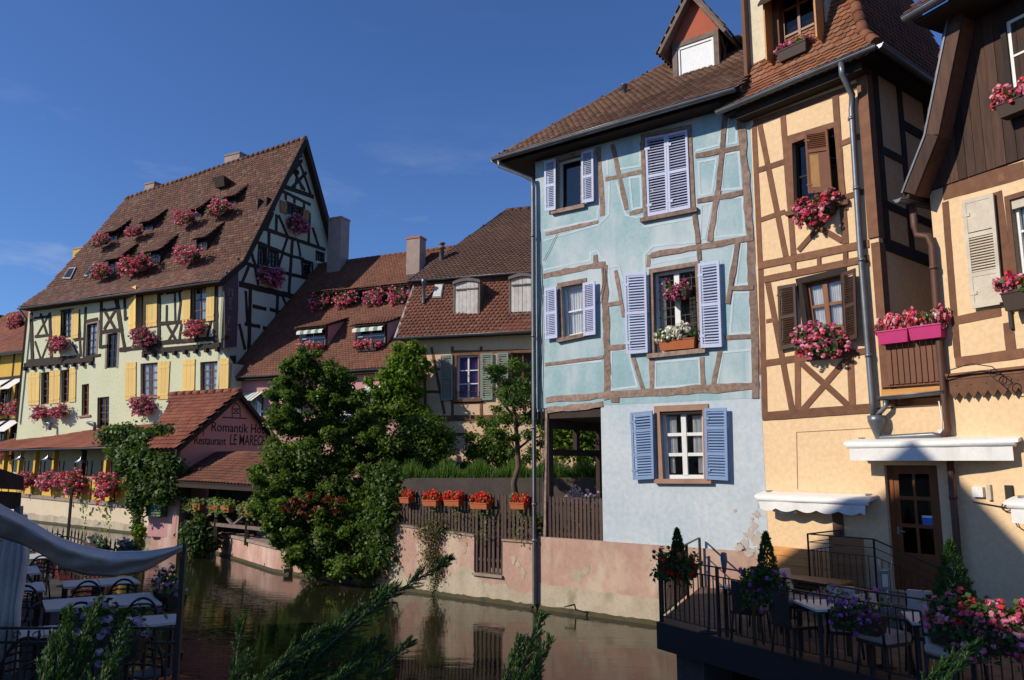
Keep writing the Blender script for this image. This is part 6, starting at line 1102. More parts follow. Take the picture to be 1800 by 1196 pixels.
for x, y, r in [(490,925,18),(505,950,18),(520,980,16),(550,1000,16),(482,900,16),(540,985,18),(470,880,14),(570,1000,16),(545,640,18),(525,655,20),(565,660,22),(600,680,22),(500,690,22),(540,695,26),(585,715,28),(622,712,20),(500,735,20),(515,750,28),(560,760,30),(605,760,30),(645,755,24),(488,795,22),(505,810,28),(550,810,30),(600,815,30),(648,800,28),(690,785,20),(665,770,18),(475,850,22),(512,862,26),(560,868,30),(612,862,30),(660,850,28),(698,835,20),(500,905,22),(548,915,26),(598,915,30),(648,905,28),(690,890,22),(530,955,18),(582,960,24),(630,958,26),(672,950,24),(612,1000,18),(655,998,20),(686,985,16),(455,830,10),(462,900,14),(705,870,14),(590,1005,14)]:
    big.append(PX(x, y, YD(y)+RN.normal()*.4, r, r*.85, 1.15))
    for k_ in range(3): a_ = R()*6.28; big.append(PX(x+r*1.0*math.cos(a_), y+r*.8*math.sin(a_), YD(y)-.3-.7*R(), r*.45, r*.35, 1.2))
sprig = [PX(x+14*RN.normal(), y+9*RN.normal(), YD(y)-1.0, 9+5*R(), 5+3*R()) for x, y in [(500+185*R(), 640+360*R()) for _ in range(70)]]+[PX(x, y, D1-.6, r, r*.6) for x, y, r in [(530,612,12),(556,622,14),(505,640,12),(600,650,14),(496,690,10),(640,700,12),(478,772,9),(500,690,12),(580,640,16),(545,655,16),(455,820,10),(450,880,12),(480,930,12),(470,900,10)]]
tree('broad_tree', 'large dense green tree overhanging the canal in the centre left', bx0, [(*bx0, .3), (bx0[0]+.2, bx0[1]+.3, 2.5, .24), (bx0[0]-.2, bx0[1]+.4, 4.5, .16), (bx0[0]-.5, bx0[1]+.3, 6.4, .05)],
     [[(bx0[0]+.1, bx0[1]+.3, 2.0, .16), tuple(at_y(500, 820, 25.3))+(.09,), tuple(at_y(470, 740, 25.2))+(.03,)], [(bx0[0], bx0[1]+.3, 2.6, .15), tuple(at_y(620, 810, 25))+(.08,), tuple(at_y(650, 760, 25))+(.03,)], [(bx0[0]-.1, bx0[1]+.3, 4.0, .12), tuple(at_y(530, 690, 25))+(.05,), tuple(at_y(545, 625, 25))+(.02,)]],
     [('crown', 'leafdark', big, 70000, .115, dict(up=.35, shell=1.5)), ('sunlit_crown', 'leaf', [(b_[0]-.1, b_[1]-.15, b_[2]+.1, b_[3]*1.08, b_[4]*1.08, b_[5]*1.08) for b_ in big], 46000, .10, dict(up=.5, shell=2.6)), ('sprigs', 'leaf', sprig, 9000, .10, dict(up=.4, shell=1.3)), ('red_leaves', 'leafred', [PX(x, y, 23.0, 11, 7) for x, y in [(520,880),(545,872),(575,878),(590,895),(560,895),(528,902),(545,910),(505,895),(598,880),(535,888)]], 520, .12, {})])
ivy = plant('ivy_clump', 'rounded dark ivy clump hanging over the quay by the canopy', 'ivy', 'leafdark', [PX(x, y, 29, r, r*.8) for x, y, r in [(340,935,24),(365,935,24),(350,955,26),(375,955,16),(330,955,14),(355,915,14),(345,965,20)]], 3600, .15, up=.4)
ivy2 = plant('ivy_curtain', 'dark ivy mass falling into the water at the end of the pink garden wall', 'ivy', 'leafdark', [tuple(B.w(-5.1+dx, -.1, z))+(.45, .4, .5) for dx, z in [(.25,2.9),(0,3.1),(-.3,2.8),(0,2.4),(.1,1.9),(-.2,1.4),(.1,1.0),(-.3,.6),(-.6,1.8),(-.7,1.0),(-.6,.4),(.05,1.5)]], 4200, .12, up=.2)
vn = tuple(MS.w(.3, -.2, 3)); vine = tree('climbing_vine', 'bright green vine climbing the left corner of the peach house', vn, [(*vn, .07), (vn[0]+.1, vn[1]-.1, 5, .05), (vn[0], vn[1]-.1, 7.4, .03)], [],
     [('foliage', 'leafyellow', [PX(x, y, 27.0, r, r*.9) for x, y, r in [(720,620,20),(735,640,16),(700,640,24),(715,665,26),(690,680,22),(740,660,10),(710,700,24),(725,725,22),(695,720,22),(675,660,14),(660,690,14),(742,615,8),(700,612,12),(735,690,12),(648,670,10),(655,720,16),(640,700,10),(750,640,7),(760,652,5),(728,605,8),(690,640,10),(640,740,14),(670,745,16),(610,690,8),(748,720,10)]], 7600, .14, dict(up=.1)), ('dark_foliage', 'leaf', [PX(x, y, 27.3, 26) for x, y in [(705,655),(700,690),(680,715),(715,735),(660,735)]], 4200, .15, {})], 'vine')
for i, (lb, blobs, k, m, Lf) in enumerate([('broad mid green shrub at the foot of the peach house', [PX(x, y, 25.2, r, r*.8) for x, y, r in [(720,760,36),(760,760,34),(700,790,34),(740,800,40),(775,790,26),(720,830,34),(690,820,28),(790,770,14),(745,735,18)]], 14000, 'leaf', .10), ('loose shrub with thin upright shoots before the peach wall', [PX(x, y, 25.5, r, r*1.1) for x, y, r in [(850,780,16),(870,790,22),(845,800,18),(885,770,18),(860,755,12),(825,770,10),(895,795,14),(830,795,14),(850,815,14),(880,810,16),(905,815,14),(925,805,14),(820,820,12),(940,800,12),(865,745,12),(845,740,10)]], 6500, 'leaf', .10), ('bright shrub seen through the open ground floor of the blue house', [PX(x, y, 24.4, r) for x, y, r in [(975,760,26),(1000,750,30),(1025,765,30),(1050,755,26),(990,790,24),(1030,795,24),(960,740,20),(1065,790,20)]], 8000, 'leafyellow', .12)]):
    b0 = blobs[0]; e = tree('garden_shrub', lb, (b0[0], b0[1], 2.9), [(b0[0], b0[1], 2.9, .08), (b0[0]+.05, b0[1], b0[2], .03)], [], [('foliage', m, blobs, k, Lf, dict(up=.4))], 'shrub')
tb = at_y(913, 872, 21.8); tb[2] = 1.9; T_ = lambda x, y: tuple(at_y(x, y, 21.8))
tree('small_tree', 'small crooked tree with open crown next to the downpipe in the garden', tuple(tb), [(*tb, .10), (*T_(903, 850), .09), (*T_(911, 820), .08), (*T_(910, 785), .07), (*T_(906, 740), .06), (*T_(900, 690), .04), (*T_(905, 655), .02)],
     [[(*T_(909, 750), .05), (*T_(935, 720), .03), (*T_(955, 700), .015)], [(*T_(906, 735), .045), (*T_(880, 705), .03), (*T_(862, 680), .012)], [(*T_(910, 790), .04), (*T_(935, 770), .025), (*T_(965, 765), .012)], [(*T_(902, 700), .03), (*T_(925, 670), .02), (*T_(940, 650), .01)]],
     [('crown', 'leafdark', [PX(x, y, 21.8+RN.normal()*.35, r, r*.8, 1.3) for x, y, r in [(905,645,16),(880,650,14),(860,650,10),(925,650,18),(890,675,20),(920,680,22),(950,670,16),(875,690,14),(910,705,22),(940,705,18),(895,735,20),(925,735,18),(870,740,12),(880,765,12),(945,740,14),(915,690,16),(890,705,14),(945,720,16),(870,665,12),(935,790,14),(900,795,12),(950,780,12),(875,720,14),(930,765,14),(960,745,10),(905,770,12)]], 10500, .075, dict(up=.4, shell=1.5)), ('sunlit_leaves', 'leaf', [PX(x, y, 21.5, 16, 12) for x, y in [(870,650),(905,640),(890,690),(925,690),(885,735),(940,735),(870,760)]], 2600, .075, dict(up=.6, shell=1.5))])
# grass on the terrace and dark retaining wall
g0, g1 = at_y(703, 872, 23.6), at_y(1110, 872, 22.2); gv = []
MBw = empty('retaining_wall', (0, 0, 0), 0, 'dark garden retaining wall behind the picket fence', 'wall'); d_ = (g1-g0); nn = np.array([0, .35, 0])
MB().hexa([(g0[0], g0[1], .9), (g1[0], g1[1], .9), (g1[0], g1[1]+.35, .9), (g0[0], g0[1]+.35, .9), (g0[0], g0[1], 2.98), (g1[0], g1[1], 3.02), (g1[0], g1[1]+.35, 3.02), (g0[0], g0[1]+.35, 2.98)]).ob('wall', M['stonewall'], MBw)
K = 14000; t = RN.random(K); dep = RN.random(K)**1.5*3.6; hx = .2+.3*RN.random(K)*(1+.6*np.sin(t*40)); bxs = g0[0]+(g1[0]-g0[0])*t; bys = g0[1]+(g1[1]-g0[1])*t+.1+dep; a = RN.random(K)*6.28; le = RN.normal(size=(K, 2))*.07; wd_ = .012
V = np.stack([np.stack([bxs-np.cos(a)*wd_, bys-np.sin(a)*wd_, np.full(K, 2.93)], 1), np.stack([bxs+np.cos(a)*wd_, bys+np.sin(a)*wd_, np.full(K, 2.93)], 1), np.stack([bxs+le[:, 0]+.003, bys+le[:, 1], 2.93+hx], 1), np.stack([bxs+le[:, 0]-.003, bys+le[:, 1], 2.93+hx], 1)], 1)
tag(link('grass', npmesh('grass', V, 4, np.clip(RN.random(K)*.97, 0, .97)), M['grass']), 'lush green grass on the raised garden terrace', 'grass', kind='stuff')
plant('garden_bedding', 'low garden plants behind the picket fence', 'plants', 'leafdark', [tuple(B.w(u_, .7+.5*R(), 1.9))+(.3, .25, .35) for u_ in np.linspace(-4.5, 1.7, 16)], 2600, .12, kind='stuff')
as_ = tree('aster_clump', 'lavender asters blooming behind the fence of the open ground floor', tuple(B.w(.9, 1.2, 1.6)), [(*B.w(.9, 1.2, 1.6), .02), (*B.w(.9, 1.2, 2.2), .01)], [], [('foliage', 'leaf', [tuple(B.w(u_, 1.1, z_))+(.28, .25, .3) for u_, z_ in [(.5,2.3),(.8,2.4),(1.1,2.3),(1.4,2.35),(.6,2.0),(1.2,2.0)]], 900, .08, {})], 'flowers')
V, r = petals([tuple(B.w(u_, .95, z_)-np.array(as_.location))+(.22, .2, .16) for u_, z_ in [(.45,2.6),(.65,2.75),(.85,2.65),(1.05,2.55),(.6,2.5)]], 70, .03, 8, .026); link('blossom', npmesh('blossom', V, 4, r), M['f_lav'], as_, None, 'stuff')
# ------------------------------------------------------------------ right terrace over the water
DZ = .9
TO = at_z(1160, 1093, DZ); TU = at_z(1480, 1175, DZ)-TO; TU /= np.linalg.norm(TU); T = Fr(TO, U=TU)
tq = lambda x, y, n=0: T.at(x, y, n)
dk = T.root('terrace_deck', 'dark timber deck of the riverside terrace below the apricot house', 'deck')
W1 = B.w(4.2, -.05, 0); W2 = Y.w(0, -.02, 0); W3 = Y.w(3.6, -.02, 0); W4 = RH.w(4.5, -.02, 0)
loc = lambda p: ((np.array(p)-T.O)@T.U, (np.array(p)-T.O)@T.Y)
lw = [loc(W) for W in (W1, W2, W3, W4)]; fe_ = 8.5
def deckpoly(z0, z1): return [(0, 0), (fe_, 0), lw[3], lw[2], lw[1], lw[0]]
ybs = np.arange(.0, 7.2, .145); dkp = deckpoly(0, 0)
for i, y_ in enumerate(ybs):      # boards run along the front edge
    yc = y_+.07; xs = []; n_ = len(dkp)
    for k_ in range(n_):
        (xa, ya), (xb, yb_) = dkp[k_], dkp[(k_+1) % n_]
        if (ya > yc) != (yb_ > yc): xs.append(xa+(xb-xa)*(yc-ya)/(yb_-ya))
    if len(xs) >= 2: MB().box(min(xs)+.01, max(xs)-.01, y_+.003, y_+.142, DZ-.035, DZ-.001*(i % 3)).ob('board', M['decking'], dk)
fa = MB().box(-.03, fe_, -.05, -.002, DZ-.42, DZ-.002).ob('fascia', M['fascia'], dk); l0 = np.array(lw[0]); MB().hexa([(-.03,-.0,DZ-.42),(.02,.0,DZ-.42),(l0[0]+.02,l0[1],DZ-.42),(l0[0]-.03,l0[1],DZ-.42),(-.03,0,DZ-.003),(.02,0,DZ-.003),(l0[0]+.02,l0[1],DZ-.003),(l0[0]-.03,l0[1],DZ-.003)]).ob('fascia', M['fascia'], dk)
MB().slab([(x, y, DZ-.06) for x, y in [(.05, .02)]+[(fe_, .02)]+[(a, b_-.1) for a, b_ in lw[::-1]]], (0, 0, -.28)).ob('frame', M['fascia'], dk)
for (x, y_) in ((.45, .5), (2.4, .5), (4.6, .5), (6.8, .5), (1.9, 1.9)): MB().box(x-.3, x+.3, y_-.3, y_+.3, -1.2, DZ-.35).ob('pier', M['stonewall'], dk)
rl = T.root('terrace_railing', 'dark iron railing with thin upright bars round the riverside terrace', 'railing')
bal = MB().box(-.007, .007, -.007, .007, 0, 1).mesh('baluster'); bal.materials.append(M['iron']); pst = MB().box(-.02, .02, -.02, .02, 0, 1).mesh('post'); pst.materials.append(M['iron'])
def rail_run(p, q, h, step, root, bars=True, rails=(1., .86, .09), posts=1.35):
    p = np.array([*p, DZ]); q = np.array([*q, DZ]); d_ = q-p; Ln = np.linalg.norm(d_); z3 = np.array([0, 0, 1])
    for r_ in rails: MB().bar(p+z3*h*r_, q+z3*h*r_, .04 if r_ == 1 else .018, .018).ob('rail', M['iron'], root)
    n_ = max(1, round(Ln/posts))
    for i in range(n_+1): c = p+d_*i/n_; link('post', pst, None, root, Matrix.Translation(c) @ Matrix.Diagonal((1, 1, h, 1)))
    if bars:
        n_ = int(Ln/step)
        for i in range(1, n_): c = p+d_*i/n_+z3*h*.09; link('baluster', bal, None, root, Matrix.Translation(c) @ Matrix.Diagonal((1, 1, h*.77, 1)))
rail_run((.02, .03), (7.5, .03), 1.0, .105, rl); rail_run((.0, .03), (l0[0]*.62, l0[1]*.62), 1.0, .105, rl); rail_run((l0[0]*.62, l0[1]*.62), (l0[0]*.98, l0[1]*.98), 1.0, .1, rl, False, (1., .7, .4))
# raised landing with steps in front of the door
ld = Y.root('door_landing', 'raised landing with iron handrails in front of the glazed wooden door', 'landing')
MB().box(1.55, 3.5, -1.25, -.02, DZ, 1.25).ob('platform', M['paving'], ld); MB().box(3.5, 3.78, -1.0, -.05, DZ, 1.08).ob('step', M['paving'], ld)
def lrail(p, q, h0, h1, bars=10, n2=3):
    p = np.array(p); q = np.array(q); z3 = np.array([0, 0, 1.])
    for k_ in (1, .86, .72)[:n2]: MB().bar(p+z3*h0*k_, q+z3*h1*k_, .022 if k_ == 1 else .012).ob('rail', M['iron'], ld)
    for i in range(bars+1): c = p+(q-p)*i/bars; hh = h0+(h1-h0)*i/bars; MB().bar(c, c+z3*hh*(.72 if 0 < i < bars else 1), .010 if 0 < i < bars else .024).ob('baluster', M['iron'], ld)
lrail((1.58, -1.22, 1.25), (2.75, -1.22, 1.25), .98, .98, 11); lrail((2.75, -1.22, 1.25), (3.75, -1.22, .95), .98, .92, 9); lrail((1.58, -1.22, 1.25), (1.58, -.1, 1.25), .98, .98, 8)
# pine bench and screen
pbn = Y.root('pine_bench', 'long pine plank bench against the apricot wall, half in shadow', 'bench')
for i in range(5): MB().box(.02, 1.48, -.16-.003*(i % 2), -.12, 1.02+.165*i, 1.175+.165*i).ob('plank', M['pine'], pbn)
for i in range(3): MB().box(.02, 1.5, -.62+.15*i, -.485+.15*i, 1.30, 1.34).ob('seat_board', M['pine'], pbn)
for x in (.06, .75, 1.42): MB().box(x-.03, x+.03, -.6, -.18, .9, 1.3).ob('leg', M['pine'], pbn)
psn = Y.root('plank_screen', 'orange brown plank screen beside the landing rail at the end of the bench', 'screen')
for i in range(7): MB().box(1.52, 2.15, -.42-.003*(i % 2), -.38, 1.0+.165*i, 1.155+.165*i).ob('plank', M['screenwood'], psn)
# furniture
def table(P0, rz, w, d_, label, group, h=.73, top='tabletop'):
    e = empty('terrace_table', P0, rz, label, 'table', group); MB().box(-w/2, w/2, -d_/2, d_/2, h-.03, h).ob('tabletop', M[top], e); MB().box(-w/2+.03, w/2-.03, -d_/2+.03, d_/2-.03, h-.06, h-.031).ob('apron', M['iron'], e)
    for sx in (-1, 1):
        for sy in (-1, 1): MB().box(sx*(w/2-.06)-.02, sx*(w/2-.06)+.02, sy*(d_/2-.06)-.02, sy*(d_/2-.06)+.02, 0, h-.06).ob('leg', M['iron'], e)
    return e
CH = {}
def chair(P0, rz, label, group, cush=True, body='wicker'):
    if (cush, body) not in CH:
        parts = []
        parts.append(('seat_frame', MB().box(-.23, .23, -.22, .22, .38, .42), body))
        b_ = MB(); K = 8
        for i in range(K): a0 = -.8+1.6*i/K; a1 = -.8+1.6*(i+1)/K; f_ = lambda a, z: (.27*math.sin(a), .10+.16*math.cos(a)+.10*(z-.42), z); b_.hexa([f_(a0,.42),f_(a1,.42),tuple(np.array(f_(a1,.42))+(0,.025,0)),tuple(np.array(f_(a0,.42))+(0,.025,0)),f_(a0,.86),f_(a1,.86),tuple(np.array(f_(a1,.86))+(0,.025,0)),tuple(np.array(f_(a0,.86))+(0,.025,0))])
        parts.append(('backrest', b_, body))
        for sx in (-1, 1):
            parts.append(('arm', MB().tube([(sx*.25, .18, .64), (sx*.27, -.1, .64), (sx*.26, -.2, .62), (sx*.24, -.2, .4)], .018, 6), body))
            for sy in (-1, 1): parts.append(('leg', MB().tube([(sx*.2, sy*.19, .4), (sx*.23, sy*.23, 0)], .018, 6), body))
        if cush:
            cb = MB(); prof = [(-.21,.42),(-.23,.45),(-.23,.50),(-.20,.53),(.20,.53),(.23,.50),(.23,.45),(.21,.42)]; cb.add([(x, y, z) for y in (-.21, .2) for x, z in prof], [tuple(range(8))[::-1], tuple(range(8, 16))]+[(i, (i+1) % 8, (i+1) % 8+8, i+8) for i in range(8)]); parts.append(('cushion', cb, 'cushion'))
            parts.append(('back_cushion', MB().hexa([(-.19,.17,.5),(.19,.17,.5),(.19,.23,.5),(-.19,.23,.5),(-.17,.22,.92),(.17,.22,.92),(.17,.29,.92),(-.17,.29,.92)]), 'cushion'))
        CH[(cush, body)] = [(n_, m_.mesh(n_), mm) for n_, m_, mm in parts]
        for n_, me, mm in CH[(cush, body)]: me.materials.append(M[mm])
    e = empty('terrace_chair', P0, rz, label, 'chair', group)
    for n_, me, mm in CH[(cush, body)]: link(n_, me, None, e)
    return e
def onz(x, y, z): p = at_z(x, y, z); return p
gT, gC = 'tables on the riverside terrace', 'chairs on the riverside terrace'
for (x, y, z, w, d_, rz, lb) in [(1290, 1037, DZ+.73, .75, .7, .45, 'pale topped table at the left corner of the riverside terrace'), (1425, 1068, DZ+.73, .8, .7, .1, 'pale topped table in the middle of the terrace before the bench'), (1395, 1022, DZ+.73, 1.1, .55, T.ang()+.25, 'table pushed up to the pine bench'), (1620, 1095, DZ+.73, .8, .7, -.3, 'table beside the conifer at the right of the terrace')]:
    p = onz(x, y, z)+T.Y*.45; table((p[0], p[1], DZ), rz, w, d_, lb, gT, top='tabletop' if 'bench' not in lb or 'middle' in lb else 'midshut')
for (x, y, rz, c, lb) in [(1272, 1075, 2.6, False, 'dark chair at the left corner table with its back to the water'), (1300, 1052, -.3, False, 'dark chair behind the left corner table'), (1350, 1100, 1.9, False, 'dark low chair between the left and middle tables near the railing'), (1365, 1065, .8, True, 'cushioned chair turned sideways beside the bench table'), (1440, 1110, -.25, True, 'round seated dark chair in front of the middle table'), (1505, 1130, .45, True, 'chair with thick beige seat cushion behind the purple petunias'), (1580, 1120, -.5, True, 'chair with upright beige back cushion beside the grey lamp post'), (1630, 1160, .25, True, 'chair with beige cushion nearest the railing at the right')]:
    p = onz(x, y, DZ+.45)+T.Y*.55; chair((p[0], p[1], DZ), rz, lb, gC, c)
# lamp posts and the conifer planters on the rail
def conifer(P0, h, r, label, flow, pal, lw_=.55, seed=0):
    e = empty('conifer_planter', P0, T.ang(), label, 'planter', 'conifer planters on the terrace rail'); MB().hexa([(-lw_/2,-.1,-.2),(lw_/2,-.1,-.2),(lw_/2,.1,-.2),(-lw_/2,.1,-.2),(-lw_/2-.03,-.12,0),(lw_/2+.03,-.12,0),(lw_/2+.03,.12,0),(-lw_/2-.03,.12,0)]).ob('planter', M['boxbrown'], e)
    n_ = 2600; zt = RN.random(n_)**1.3; rr = r*(1-zt)**.75*(.55+.45*RN.random(n_)**.4)*(1+.12*np.sin(zt*30)); an_ = RN.random(n_)*6.283; p = np.stack([rr*np.cos(an_), rr*np.sin(an_), zt*h], 1); t = np.stack([np.cos(an_)*.5, np.sin(an_)*.5, np.full(n_, 1.)], 1)+RN.normal(size=(n_, 3))*.3; t /= np.linalg.norm(t, axis=1)[:, None]; bb = np.cross(t, RN.normal(size=(n_, 3))); bb /= np.linalg.norm(bb, axis=1)[:, None]; l_ = (.03+.03*RN.random(n_))[:, None]
    link('conifer', npmesh('conifer', np.stack([p, p+t*l_*.5+bb*l_*.2, p+t*l_, p+t*l_*.5-bb*l_*.2], 1), 4, RN.random(n_)*.98), M['conifer'], e, None, 'stuff')
    if flow:
        bl = [(x, -.05, .02+.05*R(), .16, .15, .16) for x in np.linspace(-lw_*.6, lw_*.6, 5)]+[(x, -.14, -.18, .14, .1, .16) for x in np.linspace(-lw_*.5, lw_*.5, 4)]
        leaves('foliage', M['gleaf'], e, bl, 750, .06, W=.8); V, r_ = petals(bl, flow, .022, 8, .026); link('blossom', npmesh('blossom', V, 4, r_), M[pal], e, None, 'stuff')
    return e
def railpt(x, y, n=0): u_, z_ = T.at(x, y, n); return T.w(u_, -n, z_)
conifer(railpt(1192, 990, .02), .52, .13, 'slender conifer with red geraniums at the left corner of the terrace rail', 46, 'f_red', .6)
conifer(railpt(1350, 1028, .02), .70, .17, 'taller conifer with purple petunias on the terrace rail before the bench', 26, 'f_purple', .5)
conifer(railpt(1678, 1050, -.25), .62, .20, 'broad conifer at the right of the terrace above the mixed flowers', 0, 'f_mix', .5)
flowers(railpt(1508, 1075, .05), T.ang(), .72, 'purple petunias on the middle of the terrace rail', 'f_purple', 'ball', 'boxbrown', .9, 'flower boxes on the terrace rail', h=.6, bl=.3)
flowers(railpt(1700, 1100, .05), T.ang(), .85, 'mixed red and purple flowers on the terrace rail under the broad conifer', 'f_mix', 'ball', 'boxbrown', 1.2, 'flower boxes on the terrace rail', h=.75, bl=.3)
flowers(railpt(1785, 1110, .05), T.ang(), .75, 'pink geraniums at the far right end of the terrace rail', 'f_mix', 'ball', 'boxbrown', 1.2, 'flower boxes on the terrace rail', h=.7, bl=.55)
for (x, yt, yb, r_, lb) in [(1246, 975, 1112, .022, 'tall grey post rising at the left of the terrace'), (1280, 972, 1108, .014, 'closed grey parasol in a stand at the left table'), (1556, 1006, 1172, .018, 'leaning grey lamp post with a box head on the terrace')]:
    a = onz(x, yb, DZ); top = at_y(x-(8 if r_ == .014 else 4 if r_ == .018 else 0), yt, a[1]); e = empty('terrace_post', a, 0, lb, 'post'); tp = top-a
    MB().tube([(0, 0, 0), tuple(tp*.98)], r_, 8).ob('shaft', M['greypost'], e); MB().lathe([(.0, .0), (.14, .0), (.14, .025), (.03, .05)], 12).ob('base', M['iron'], e)
    if r_ == .014: o = MB().lathe([(.01, -.32), (.03, -.28), (.055, -.1), (.045, .0), (.0, .01)], 10).ob('folded_canopy', M['greypost'], e); o.location = tp
    if r_ == .018: MB().box(tp[0]-.05, tp[0]+.05, tp[1]-.04, tp[1]+.04, tp[2]-.22, tp[2]+.02).ob('lamp_head', M['greypost'], e); MB().box(tp[0]-.035, tp[0]+.035, tp[1]-.046, tp[1]-.04, tp[2]-.18, tp[2]-.02).ob('lamp_glass', M['creamshut'], e)
cs_ = Y.w(3.05, -1.5, 1.05); e = empty('candelabra', cs_, 0, 'thin metal candelabra standing by the handrail near the door', 'candelabra'); MB().tube([(0, 0, -.15), (0, 0, .75)], .009, 6).ob('stem', M['silver'], e); MB().tube([(-.1, 0, .92), (-.1, 0, .78), (0, 0, .74), (.1, 0, .78), (.1, 0, .92)], .008, 6).ob('arms', M['silver'], e)
for i in range(4): t_ = i*math.pi/4; MB().tube([(-.09*math.cos(t_), 0, .18-.09*math.sin(t_)), (.09*math.cos(t_), 0, .18+.09*math.sin(t_))], .005, 5).ob('star_ray', M['silver'], e)
# ------------------------------------------------------------------ near left terrace in the shade
NZ = .8
nr = empty('terrace_railing', (-3.35, 8.2, NZ), 0, 'black wrought iron railing with scrolls closing the near left terrace', 'railing'); nr.location = at_z(330, 1240, NZ)*0+np.array([-3.42, 8.25, NZ])
for i in range(26): MB().box(-.11*i-.008, -.11*i+.008, -.008, .008, 0, .98).ob('baluster', M['iron'], nr)
for z_ in (1.0, .86, .1): MB().box(-2.9, .02, -.012, .012, z_-.012, z_+.012).ob('rail', M['iron'], nr)
MB().box(-.025, .025, -.025, .025, 0, 1.72).ob('post', M['iron'], nr)
for i in range(12): a_ = np.linspace(0, 4.6, 12); MB().tube([(-.12-.22*i+.05*math.cos(t)*(1-.12*t)*(1 if i % 2 else -1), -.01, .93+.045*math.sin(t)*(1-.12*t)) for t in a_], .006, 5).ob('scroll', M['iron'], nr)
sp = empty('spiked_railing', (*at_z(125, 960, 1.5)[:2], NZ), 0, 'short spiked iron railing at the far end of the near left terrace', 'railing'); pa, pb = at_z(62, 962, 1.5)-np.array([*sp.location[:2], 1.5]), at_z(118, 958, 1.5)-np.array([*sp.location[:2], 1.5]); pc_ = at_z(200, 985, 1.5)-np.array([*sp.location[:2], 1.5])
for (a, b_, n_) in ((pa-(pb-pa)*1.2, pb, 13), (pb, pc_, 12)):
    for i in range(n_+1): c = a+(b_-a)*i/n_; MB().box(c[0]-.012, c[0]+.012, c[1]-.012, c[1]+.012, 0, 1.0).add([(c[0]-.025, c[1], 1.0), (c[0]+.025, c[1], 1.0), (c[0], c[1], 1.14), (c[0], c[1]-.02, 1.0)], [(0, 1, 2), (0, 3, 2), (1, 3, 2)]).ob('spike', M['iron'], sp)
    for z_ in (.15, .9): MB().bar(a+np.array([0, 0, z_]), b_+np.array([0, 0, z_]), .03).ob('rail', M['iron'], sp)
MB().bar((*pb[:2], 0), (*pb[:2], 2.05), .05).ob('post', M['iron'], sp)
gLT, gLC = 'tables on the near left terrace', 'round backed chairs on the near left terrace'
LT = [([(385,575),(605,560),(625,600),(400,612)],'left half of the long pale table just below the sagging canvas'),([(610,560),(820,545),(880,582),(630,599)],'right half of the long pale table just below the sagging canvas'),([(265,695),(600,670),(625,735),(285,756)],'left half of the long pale table in the middle of the near terrace'),([(605,670),(930,645),(1015,716),(630,734)],'right half of the long pale table in the middle of the near terrace'),([(-160,900),(265,858),(275,915),(-160,955)],'pale table at the lower left corner of the picture'),([(270,857),(420,845),(450,900),(280,914)],'short pale table partly behind the juniper'),([(790,800),(1100,780),(1138,828),(790,862)],'pale table behind the scrolled iron railing'),([(-120,590),(270,580),(286,632),(-120,648)],'pale table against the left edge of the picture'),([(120,412),(290,397),(322,428),(122,442)],'small far table next to the white curtain'),([(130,487),(232,480),(256,524),(132,530)],'small pale table between two round backed chairs')]
for q, lb in LT:
    pts = [at_z(*H_(*p), NZ+.75) for p in q]; c = np.mean(pts, 0); e = empty('bistro_table', (c[0], c[1], NZ), 0, lb, 'table', gLT); lp = [(p[0]-c[0], p[1]-c[1], .75) for p in pts]; MB().slab(lp, (0, 0, -.03)).ob('tabletop', M['tabletop'], e)
    for (x, y, _) in lp: MB().box(x*.85-.018, x*.85+.018, y*.85-.018, y*.85+.018, 0, .718).ob('leg', M['iron'], e)
BCH = []
def bistro(P0, rz, label):
    if not BCH:
        ps = [('seat', MB().lathe([(0, .45), (.2, .45), (.21, .44), (.2, .43), (0, .43)], 18))]
        arc = [(.23*math.cos(t), .17+.04*math.sin(t), .47+.42*math.sin(t)**.8 if 0 < t < math.pi else .47) for t in np.linspace(0, math.pi, 15)]; ps.append(('back_hoop', MB().tube(arc, .017, 7)))
        for z_ in (.56, .64, .72, .79): w_ = .22*math.sqrt(max(.05, 1-((z_-.47)/.43)**2)); ps.append(('back_slat', MB().tube([(-w_, .185, z_), (-w_*.5, .215, z_+.025), (w_*.5, .215, z_+.025), (w_, .185, z_)], .013, 6)))
        for sx in (-1, 1):
            ps.append(('arm', MB().tube([(sx*.22, .17, .66), (sx*.26, 0, .66), (sx*.24, -.16, .63), (sx*.2, -.16, .44)], .014, 6)))
            for sy in (-1, 1): ps.append(('leg', MB().tube([(sx*.16, sy*.15, .44), (sx*.21, sy*.2, 0)], .014, 6)))
        for n_, mb_ in ps: me = mb_.mesh(n_); me.materials.append(M['iron']); BCH.append((n_, me))
    e = empty('bistro_chair', P0, rz, label, 'chair', gLC)
    for n_, me in BCH: link(n_, me, None, e)
for x, y, rz, lb in [(115, 620, .1, 'round backed chair drawn up to the table at the left edge'), (240, 425, .2, 'round backed chair between the small far tables'), (205, 350, .1, 'farthest round backed chair under the canvas fold'), (85, 540, -.1, 'round backed chair with slats showing beside the white curtain'), (520, 590, .15, 'left chair in front of the table below the canvas'), (745, 578, .1, 'right chair in front of the table below the canvas'), (470, 728, .15, 'left chair in front of the middle table behind the juniper'), (855, 700, .05, 'right chair in front of the middle table'), (970, 880, 3.0, 'chair directly behind the scrolled railing'), (180, 290, .2, 'chair glimpsed beyond the curtain next to the spiked railing'), (340, 285, .3, 'chair at the far end by the flower boxes'), (110, 960, .1, 'chair at the lower left table'), (330, 950, .1, 'chair between the juniper and the lower table')]:
    p = at_z(*H_(x, y), NZ+.89); bistro((p[0], p[1], NZ), rz, lb)
